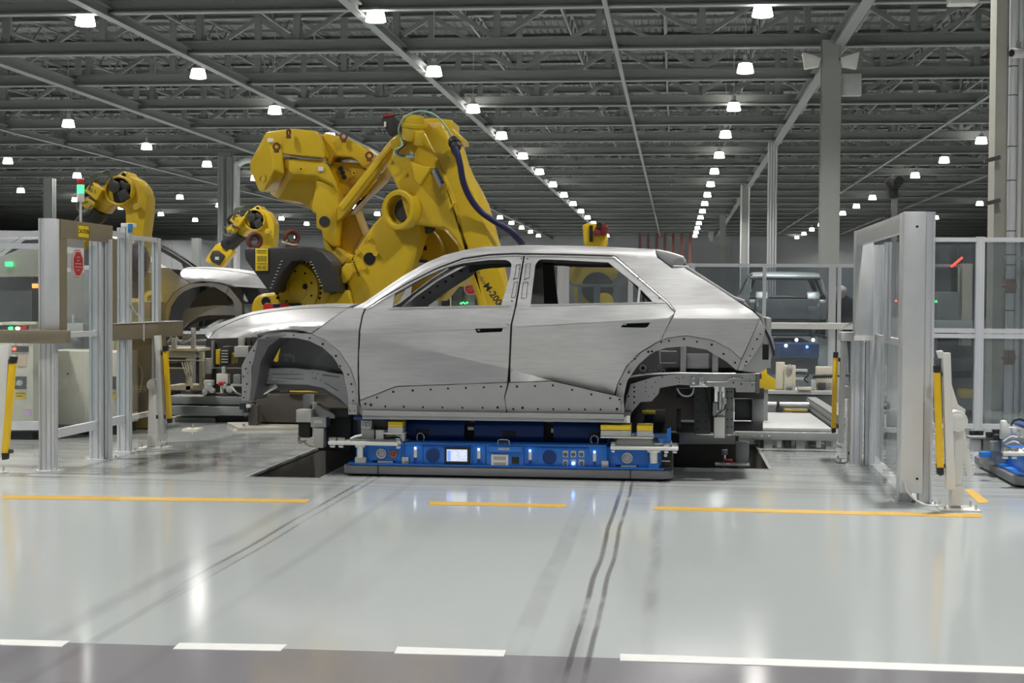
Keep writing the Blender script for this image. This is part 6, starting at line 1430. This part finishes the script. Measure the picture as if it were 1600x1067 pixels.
b = MB(); b.cyl(at(1160, 631, 16.95), at(1266, 632, 16.95), .026, 12); b.build('pipe', ALU, t); U(t, 1214, 627, 1218, 637, 16.9, .08, 'pipe_clamp', BLKM); U(t, 1213, 636, 1224, 643, 16.92, .08, 'clamp_foot', DGRY); U(t, 1227, 640, 1262, 643.5, 16.95, .2, 'yellow_strip', YEL2); b = MB(); q = at(1216, 640, 16.95); b.box(q.x - .04, q.x + .04, 16.95, 17.03, 0, q.z + .02); q = at(1255, 640, 16.95); b.box(q.x - .12, q.x + .1, 16.97, 17.12, 0, q.z); b.build('bracket', MGRY, t)
t = thing('yellow_bracket', (at(1198, 600, 15.6).x, 15.6, 0), 'yellow stepped bracket directly behind the car tail', 'bracket')
b = MB(); ppx(b, [(1186, 575), (1197, 572), (1199, 585), (1212, 593), (1212, 609), (1186, 609)], 15.6, .12); b.build('bracket', YEL, t, .006); b = MB(); q0, q1 = at(1188, 609, 15.62), at(1200, 609, 15.62); b.box(q0.x, q1.x, 15.62, 15.72, 0, q0.z); b.build('foot', MGRY, t)
# far blue machine and lamps
t = thing('blue_machine', (at(1250, 545, 30).x, 30, 0), 'distant blue machine with small lights below the car body behind', 'machine')
U(t, 1196, 536, 1280, 560, 30, .8, 'body', BLU2, .03); b = MB(); q0, q1 = at(1198, 560, 30.1), at(1278, 560, 30.1); b.box(q0.x, q1.x, 30.1, 30.6, 0, q0.z); b.build('base', DGRY, t)
for px, py in ((1228, 540), (1244.5, 531), (1270.5, 531)):
    b = MB(); b.sphere(at(px, py, 29.9), .035, 8); b.build('lamp', WHTL, t)
b = MB(); b.sphere(at(1261, 542, 29.9), .03, 8); b.build('blue_lamp', BLUL, t)
# plate behind car front with red stop sign, and its cabinet
t = thing('equipment_cabinet', (at(725, 440, 19).x, 19, 0), 'grey equipment panel with red stop sign seen through the front window', 'cabinet')
U(t, 684, 428, 768, 500, 19, .1, 'panel', MGRY, .004); b = MB(); q0, q1 = at(686, 500, 19.02), at(766, 500, 19.02); b.box(q0.x, q1.x, 19.02, 19.1, 0, q0.z); b.build('lower_panel', MGRY, t)
U(t, 690, 455, 702, 480, 18.95, .05, 'dark_unit', BLKM); U(t, 707, 434, 722, 470, 18.93, .07, 'dark_unit', DGRY); U(t, 703, 430, 705, 480, 18.9, .05, 'frame_bar', LGRY); U(t, 686, 443, 764, 445, 18.9, .05, 'frame_bar', LGRY); U(t, 744, 462, 762, 480, 18.95, .06, 'gauge_box', DGRY)
stop_sign(at(735.5, 450.5, 18.9), (0, -1, 0), .088, t)
b = MB()
for i in range(4): b.sphere(at(720 + i * 3.4, 474 - (i % 2) * 1.2, 18.9), .012, 6)
b.build('green_leds', GRN, t)
U(t, 683, 385, 740, 428, 19.3, .1, 'upper_frame', DGRY); 
# left background: beam, table, valves
t = thing('floor_beam', (at(320, 640, 16.8).x, 16.9, 0), 'long two-tier grey steel beam on the floor behind the car front', 'beam')
U(t, 262, 618.5, 398, 633, 16.85, .35, 'upper_tier', MGRY, .008); U(t, 262, 634, 398, 650, 16.75, .5, 'lower_tier', mat('blue_grey_beam', (.22, .24, .245), .5, .1), .008); b = MB(); q0, q1 = at(262, 652, 16.9), at(336, 658, 16.9); b.box(q0.x, q1.x, 16.9, 17.3, 0, q0.z); b.build('packing', LGRY, t)
b = MB(); q0, q1 = at(338, 650, 16.9), at(396, 658, 16.9); b.box(q0.x, q1.x, 16.95, 17.2, 0, q0.z + .01); b.build('packing', DGRY, t)
t = thing('raised_floor_plate', (at(390, 672, 15.6).x, 15.6, 0), 'low beige floor plate in front of the plinth', 'plate')
b = MB(); A = [fl(355, 664), fl(470, 662), fl(480, 672), fl(372, 673)]; b.prism([Vector((q.x, q.y, 0)) for q in A], (0, 0, .03)); b.build('plate', mat('beige_floor_plate', (.42, .40, .34), .5), t)
for px in (301, 381):
    q = fl(px, 671); t = thing('anchor_plate', (q.x, q.y, 0), 'small white anchor plate with bolt, ' + ('left one near the fence end' if px < 350 else 'right one below the car front'), 'floor anchor', 'floor anchors')
    b = MB(); b.prism([(q.x + dx, q.y + dy, 0) for dx, dy in ((-.08, -.12), (.08, -.12), (.08, .12), (-.08, .12))], (0, 0, .012)); b.build('plate', CRM, t); b = MB(); b.cyl((q.x, q.y, .012), (q.x, q.y, .06), .016, 10); b.build('bolt', CHR, t)
YT = 17.6
t = thing('work_table', (at(288, 580, YT).x, YT, 0), 'cream steel frame table left of the car front', 'table')
U(t, 262, 544, 309, 549, YT, .5, 'table_top', CRM); U(t, 262, 549, 305, 559, YT + .04, .4, 'apron', LGRY); U(t, 262, 562, 318, 564.5, YT - .05, .06, 'pipe_rail', LGRY); U(t, 290, 560, 298, 612, YT, .08, 'leg', CRM); U(t, 311, 550, 317, 606, YT + .1, .08, 'leg', CRM); U(t, 264, 574, 291, 576.5, YT, .05, 'cross_bar', CRM); U(t, 262, 602, 318, 610, YT, .45, 'lower_shelf', CRM); U(t, 264, 566, 290, 574, YT + .3, .03, 'dark_rack', BLKM)
U(t, 268, 528, 274, 545, YT, .06, 'bracket', LGRY); U(t, 285, 524, 300, 532, YT, .1, 'bracket', MGRY); U(t, 298, 512, 304, 545, YT, .06, 'upright', LGRY); U(t, 318, 560, 328, 584, YT, .1, 'hose_box', LGRY)
b = MB(); 
for k in range(4): b.tube(smoothpath([at(*p) for p in ((284 + k * 4, 566, YT - .05), (288 + k * 4, 578 + k * 2, YT - .08), (293 + k * 2, 588, YT - .06), (300, 572 + k * 3, YT - .05))]), .008, 5)
b.tube(smoothpath([at(*p) for p in ((262, 535, YT - .05), (272, 524, YT - .08), (285, 536, YT - .06), (300, 528, YT - .05))]), .008, 5); b.build('air_hoses', WCAB, t)
q0, q1 = at(266, 612, YT + .05), at(312, 612, YT + .05); b = MB(); b.box(q0.x, q0.x + .08, YT + .02, YT + .2, 0, q0.z); b.box(q1.x - .08, q1.x, YT + .02, YT + .2, 0, q0.z); b.build('feet', BLKM, t)
t = thing('yellow_gripper', (at(350, 560, 17.2).x, 17.25, .5), 'yellow gripper head with black ribbed cover below the car nose', 'machine')
U(t, 337, 546, 344, 569, 17.2, .15, 'side_plate', YEL); U(t, 360, 551, 366, 568, 17.2, .15, 'side_plate', YEL2)
b = MB(); ppx(b, [(344, 546), (348, 541), (357, 541), (360, 548), (358, 571), (345, 571)], 17.15, .2); b.build('ribbed_cover', BLKM, t, .01)
b = MB()
for i in range(5): bpx(b, 346, 547 + i * 4.4, 356, 549 + i * 4.4, 17.13, .03)
b.build('ribs', LGRY, t)
U(t, 366, 541, 388, 558, 17.1, .2, 'arm', LGRY); U(t, 386, 528, 392, 575, 17.3, .1, 'upright', BLKM); U(t, 330, 575, 392, 612, 17.7, .2, 'rear_frame', BLKM)
b = MB(); q0 = at(365, 612, 17.72); b.box(q0.x - .1, q0.x + .1, 17.72, 17.85, .3, q0.z + .02); b.build('stem', BLKM, t)
t = thing('valve_group', (at(350, 605, 16.7).x, 17.0, .39), 'white air valves with red handle standing on the floor beam', 'valves')
U(t, 338, 584, 356, 600, 16.95, .1, 'valve_body', WHT); U(t, 341, 597, 350, 603, 16.9, .06, 'red_handle', RED); U(t, 346, 573, 352, 586, 16.97, .05, 'regulator', LGRY); U(t, 344, 603, 349, 616, 16.97, .04, 'drain', WSGN)
for cx, cy, r in ((327, 605, .045), (322, 612, .035), (333, 610, .03), (352, 603, .03), (360, 608, .04)): q = at(cx, cy, 16.95); b = MB(); b.cyl(q, q + Vector((0, -.05, 0)), r, 12); b.build('fitting', LGRY, t, .003)
U(t, 318, 594, 332, 602, 17.0, .08, 'manifold', LGRY); U(t, 364, 585, 376, 600, 16.98, .08, 'gauge', MGRY, .01); U(t, 360, 600, 378, 604, 16.95, .08, 'bracket', LGRY); U(t, 318, 614, 380, 618.4, 16.95, .1, 'base_bar', DGRY)
b = MB(); b.tube(smoothpath([at(*p) for p in ((362, 604, 16.9), (368, 612, 16.85), (376, 617, 16.9))]), .012, 6); b.build('hose', WCAB, t)
t = thing('connector_plugs', (at(383, 638, 16.1).x, 16.1, 0), 'black cable plugs hanging below the front wheel arch', 'cables')
U(t, 374, 630, 383, 640, 16.1, .06, 'plug', BLK); U(t, 384, 632, 391, 637, 16.1, .05, 'plug', ALU); U(t, 380, 639, 388, 645, 16.1, .05, 'plug', BLK); b = MB(); b.tube(smoothpath([at(*p) for p in ((388, 630, 16.1), (396, 628, 16.2), (400, 632, 16.3))]), .01, 6); b.tube(smoothpath([at(*p) for p in ((378, 640, 16.1), (382, 650, 16.1), (390, 648, 16.15), (398, 652, 16.3))]), .006, 6); b.build('leads', DGRY, t)
b = MB(); q0 = at(391, 640, 16.15); b.box(q0.x - .02, q0.x + .08, 16.15, 16.25, 0, q0.z + .05); b.build('holder', BRN, t)

t = thing('dark_backdrop', (at(330, 570, 18.8).x, 18.8, 0), 'dark backdrop block added behind the cream table and yellow gripper', 'machine')  # added backdrop that keeps the view under the car nose dark
U(t, 258, 532, 322, 560, 18.7, .5, 'upper_body', DGRY, .01); U(t, 322, 526, 404, 600, 18.6, .5, 'body', BLKM, .01); b = MB(); q0, q1 = at(258, 560, 18.75), at(404, 600, 18.75); b.box(q0.x, q1.x, 18.75, 19.2, 0, q0.z + .02); b.build('lower_body', mat('backdrop_grey', (.05, .05, .05), .6), t)
U(t, 330, 532, 333, 600, 18.5, .08, 'upright', MGRY); U(t, 262, 540, 320, 543, 18.6, .08, 'cross_bar', LGRY); U(t, 372, 528, 380, 545, 18.5, .08, 'light_bracket', LGRY); U(t, 300, 545, 306, 600, 18.6, .08, 'upright', MGRY)
t = thing('unit_heater', (at(1506, 0, 42).x, 42, at(1506, 0, 42).z), 'white box unit under the roof at the top edge right', 'heater')
U(t, 1484, -12, 1530, 5, 42, .5, 'casing', WHT, .03); b = MB(); q0 = at(1490, -10, 42.2); b.cyl(q0, (q0.x, q0.y, ZT + .45), .03, 8); q0 = at(1524, -10, 42.2); b.cyl(q0, (q0.x, q0.y, ZT + .45), .03, 8); b.build('hanger_rod', MGRY, t)

# two more bodies in the cells
CAR.location = CAR.location
cA = car_copy(at(405, 470, 19.75).x - 2.35, 19.75 + .93, .47, math.pi, 'silver car body behind the left fence, only its front wing and windscreen pillar clear')
cB = car_copy(at(1232, 470, 31).x, 33.3, .18, -math.pi / 2, 'silver car body seen from behind through the far fence, right of the tail')
for o, z in ((cA, .9), (cB, .6)):
    t = thing('body_carrier', (o.location.x, o.location.y, 0), 'dark carrier frame under the ' + ('left' if o is cA else 'distant right') + ' car body', 'carrier', 'carriers under the bodies behind')
    b = MB(); L_, W_ = (1.2, .6) if o is cA else (.5, 1.2); b.box(o.location.x - L_, o.location.x + L_, o.location.y - W_, o.location.y + W_, o.location.z - .07, o.location.z - .005); b.build('top_frame', DGRY, t)
    b = MB()
    for sx in (-1, 1):
        for sy in (-1, 1): b.box(o.location.x + sx * L_ * .8 - .05, o.location.x + sx * L_ * .8 + .05, o.location.y + sy * W_ * .8 - .05, o.location.y + sy * W_ * .8 + .05, 0, o.location.z - .06)
    b.build('leg', DGRY, t)
# hall floodlights and box on the near column, wall pipes at the right edge
q = at(1294, 95, 49.6)
for px, s, lab in ((1268, -1, 'left'), (1329, 1, 'right')):
    p = at(px, 92, 49.4); t = thing('floodlight', (p.x, 49.4, p.z), 'unlit white floodlight on the ' + lab + ' side of the wide pale column', 'floodlight', 'floodlights on the column')
    b = MB(); b.prism([p + Vector((s * -.30, 0, .05)), p + Vector((s * .28, 0, .22)), p + Vector((s * .20, 0, -.30)), p + Vector((s * -.24, 0, -.22))], (0, .35, 0)); b.build('housing', WHT, t, .02)
    b = MB(); b.bar(p + Vector((s * -.25, .2, 0)), Vector((q.x + s * .28, 49.9, p.z + .15)), .06); b.build('bracket', MGRY, t)
t = thing('switch_box', (at(1329, 132, 50).x, 50, at(1329, 132, 50).z), 'grey switch box on the right of the wide pale column', 'switch box')
U(t, 1311, 115, 1346, 149, 49.9, .3, 'box', LGRY, .02); b = MB(); p = at(1305, 130, 50); q = at(1313, 130, 50); b.box(p.x - .05, q.x, 49.95, 50.1, p.z - .3, p.z + .3); b.build('bracket', MGRY, t)
YP = 20.0
t = thing('edge_column', (at(1585, 470, YP + .6).x, YP + .6, 0), 'cream steel column at the right edge behind the pipes', 'column'); t['kind'] = 'structure'
p0, p1 = at(1551, 470, YP + .4), at(1568, 470, YP + .4); b = MB(); b.box(p0.x, p1.x, YP + .4, YP + .8, 0, ZB); p2 = at(1660, 470, YP + .4); b.box(p1.x, p2.x, YP + .62, YP + .66, 0, ZB); b.box(p2.x - .12, p2.x, YP + .4, YP + .8, 0, ZB); b.build('shaft', mat('cream_column_paint', (.42, .41, .36), .55), t, smooth=0)
t = thing('riser_pipe', (at(1578, 470, YP).x, YP, 0), 'vertical silver sprinkler riser with brown couplings at the right edge', 'pipe')
q = at(1578, 470, YP); b = MB(); b.cyl((q.x, YP, 0), (q.x, YP, ZB), .055, 18); b.build('pipe', ALU, t)
for py in (447, 558):
    z = at(1568, py, YP).z; b = MB(); q2 = at(1567 if py == 447 else 1566, py, YP); b.cyl((q.x, YP, z - .09), (q.x, YP, z + .09), .072, 18); b.cyl((q.x, YP, z - .03), (q.x, YP, z + .03), .082, 18); b.cyl((q.x - .1, YP - .02, z), (q.x, YP, z), .02, 8); b.build('coupling', mat('brown_coupling', (.20, .12, .08), .6), t, .004)
b = MB()
for py in (80, 104, 149, 229, 282, 361, 398, 414, 485): z = at(1578, py, YP).z; b.cyl((q.x, YP, z - .006), (q.x, YP, z + .006), .059, 18)
b.build('joint_band', DGRY, t); b = MB(); z = at(1578, 403, YP).z; b.box(q.x - .08, q.x + .5, YP + .05, YP + .09, z - .02, z + .02); b.box(q.x - .02, q.x + .02, YP + .08, YP + .62, z - .02, z + .02); b.build('wall_bracket', LGRY, t)
for px, r, lab in ((1590, .03, 'thin grey conduit right of the riser pipe'), (1600, .022, 'thinnest pale conduit at the right edge')):
    q = at(px, 470, YP + .3); b = MB(); b.cyl((q.x, YP + .3, 0), (q.x, YP + .3, ZB), r, 12); tag(b.build('conduit', ALUP, loc=(q.x, YP + .3, 0)), lab, 'conduit')
t = thing('security_camera', (at(1583, 82, YP).x, YP - .1, at(1583, 82, YP).z), 'white security camera on a bracket high at the right edge', 'camera')
p = at(1581, 83, YP - .15); b = MB(); b.cyl(p, p + Vector((.18, .15, .02)), .06, 18); b.build('body', WHT, t, .01); b = MB(); b.cyl(p + Vector((-.008, -.006, 0)), p, .045, 16); b.build('lens', BLK, t); b = MB(); b.bar(p + Vector((.1, .1, .1)), p + Vector((.14, .75, .14)), .07, .12); b.build('bracket', MGRY, t, .006)
for py, xx in ((249, 1552), (316, 1552)):
    p = at(xx, py, YP + .3); b = MB(); b.bar(at(1538, py + 3, YP + .3), at(1562, py - 3, YP + .3), .12, .05); b.bar(at(1556, py - 1, YP + .3), at(1558, py - 1, YP + .6), .05, .04)
    tag(b.build('wall_arm', DGRY, loc=(p.x, p.y, p.z)), 'dark bracket arm on the cream column, ' + ('upper one' if py < 300 else 'lower one'), 'bracket', 'bracket arms on the column')
# rack of grey equipment seen through the right fence
t = thing('equipment_rack', (at(1490, 480, 19).x, 19, 0), 'grey equipment rack with red and green lamps seen through the right fence', 'machine')
U(t, 1464, 456, 1498, 500, 19, .4, 'cabinet', MGRY, .01); U(t, 1504, 412, 1518, 540, 19.1, .3, 'upright', CRM); U(t, 1462, 413, 1500, 417, 18.9, .06, 'rail', LGRY); U(t, 1487, 380, 1495, 455, 19.2, .2, 'chain', BLKM); U(t, 1462, 500, 1520, 514, 18.9, .5, 'shelf', LGRY)
U(t, 1462, 560, 1524, 580, 18.9, .4, 'lower_box', DGRY); U(t, 1464, 590, 1520, 640, 19.2, .3, 'lower_box', MGRY); b = MB(); q0, q1 = at(1464, 600, 19.3), at(1520, 600, 19.3); b.box(q0.x, q1.x, 19.3, 19.5, 0, 1.2); b.build('frame', DGRY, t); U(t, 1500, 608, 1520, 622, 18.9, .2, 'yellow_unit', YEL2)
b = MB(); b.sphere(at(1462.5, 471, 18.85), .018, 8); b.build('green_lamp', GRN, t)
b = MB(); b.bar(at(1486, 417, 18.85), at(1504, 402, 18.85), .025); b.build('red_light_line', REDL, t)
b = MB()
for cx, cy in ((1372.5, 471), (1381, 471), (1400, 470)): b.sphere(at(cx, cy, 18.0), .014, 8)
t2 = thing('red_indicator_row', (at(1385, 471, 18).x, 18.05, 1.4), 'row of red indicator lamps on a thin rail seen through the right doorway', 'lamp'); b.build('lamps', REDL, t2); b = MB(); b.bar(at(1366, 473, 18.03), at(1410, 473, 18.03), .02); b.bar(at(1368, 473, 18.03), (at(1368, 473, 18.03).x, 18.03, 0), .03); b.build('rail', MGRY, t2)
# grey machine seen low through the right doorway
t = thing('grey_gearbox', (at(1390, 640, 16).x, 16, 0), 'grey gearbox machine seen low through the right doorway', 'machine')
U(t, 1372, 640, 1410, 668, 16, .4, 'body', MGRY, .03); U(t, 1372, 628, 1392, 641, 16.05, .3, 'upper_body', DGRY, .03); U(t, 1366, 668, 1412, 676, 15.9, .5, 'base_rail', LGRY); b = MB(); q0, q1 = at(1370, 676, 16), at(1408, 676, 16); b.box(q0.x, q1.x, 16, 16.4, 0, q0.z); b.build('foot', DGRY, t)
# rows of stanchions and tanks along the far wall
b = MB()
for i in range(7):
    p = at(1000 + i * 13, 378, 145); b.box(p.x - .12, p.x + .12, 144.8, 145.1, 0, p.z + .8)
tag(b.build('wall_pipes', mat('dark_red_pipe', (.16, .05, .04), .6), smooth=0), 'dark red pipes on the far wall', 'pipes', kind='stuff')

# ================================================================ the worker behind the far fence
YW = 26.0
WK = thing('person', (at(1318, 500, YW).x, YW, 0), 'person in dark work clothes and pale cap bending behind the far fence', 'person')
def skin_body(name, joints, edges, m, parent):
    me = bpy.data.meshes.new(name); o0 = wloc(parent); me.from_pydata([Vector(j[0]) - o0 for j in joints], edges, []); me.materials.append(m)
    o = bpy.data.objects.new(name, me); COL.objects.link(o); o.parent = parent; CH.setdefault(parent.name, []).append(o)
    md = o.modifiers.new('skin', 'SKIN'); sk = me.skin_vertices[0].data if me.skin_vertices else None
    if sk is None: bm = bmesh.new(); bm.from_mesh(me); bm.verts.layers.skin.verify(); bm.to_mesh(me); bm.free(); sk = me.skin_vertices[0].data
    for i, j in enumerate(joints): sk[i].radius = (j[1], j[1]); sk[i].use_root = i == 0
    md.use_smooth_shade = True; s2 = o.modifiers.new('sub', 'SUBSURF'); s2.levels = 1; s2.render_levels = 2
    return o
X_ = at(1322, 500, YW).x
J = [((X_, YW, .92), .15), ((X_ - .02, YW - .10, 1.15), .17), ((X_ - .04, YW - .22, 1.36), .15), ((X_ - .09, YW - .30, 1.45), .07), ((X_ - .12, YW - .34, 1.53), .085),
     ((X_ - .20, YW - .22, 1.36), .07), ((X_ - .26, YW - .30, 1.12), .05), ((X_ - .22, YW - .50, 1.02), .04), ((X_ + .14, YW - .22, 1.36), .07), ((X_ + .18, YW - .30, 1.12), .05), ((X_ + .05, YW - .52, 1.05), .04),
     ((X_ - .10, YW, .85), .11), ((X_ - .11, YW - .04, .48), .075), ((X_ - .11, YW + .02, .08), .05), ((X_ + .10, YW, .85), .11), ((X_ + .11, YW - .04, .48), .075), ((X_ + .11, YW + .02, .08), .05), ((X_ - .11, YW - .12, .05), .045), ((X_ + .11, YW - .12, .05), .045)]
E = [(0, 1), (1, 2), (2, 3), (3, 4), (2, 5), (5, 6), (6, 7), (2, 8), (8, 9), (9, 10), (0, 11), (11, 12), (12, 13), (0, 14), (14, 15), (15, 16), (13, 17), (16, 18)]
skin_body('body', J, E, CLO, WK)
b = MB(); b.sphere((X_ - .13, YW - .36, 1.55), .085, 14, 1.15); b.sphere((X_ - .15, YW - .445, 1.54), .016, 6); b.build('head', SKIN, WK)
b = MB(); b.sphere((X_ - .125, YW - .34, 1.60), .095, 14, .75); b.build('cap', WHT, WK)
b = MB()
for s, w in ((-.23, -.52), (.06, -.54)):
    for k in range(5): b.tube([(X_ + s + (k - 2) * .014, YW + w, 1.03), (X_ + s + (k - 2) * .017, YW + w - .05, 1.0), (X_ + s + (k - 2) * .016, YW + w - .07, .965)], .008, 6)
    b.sphere((X_ + s, YW + w, 1.035), .035, 8)
b.build('hand', SKIN, WK)
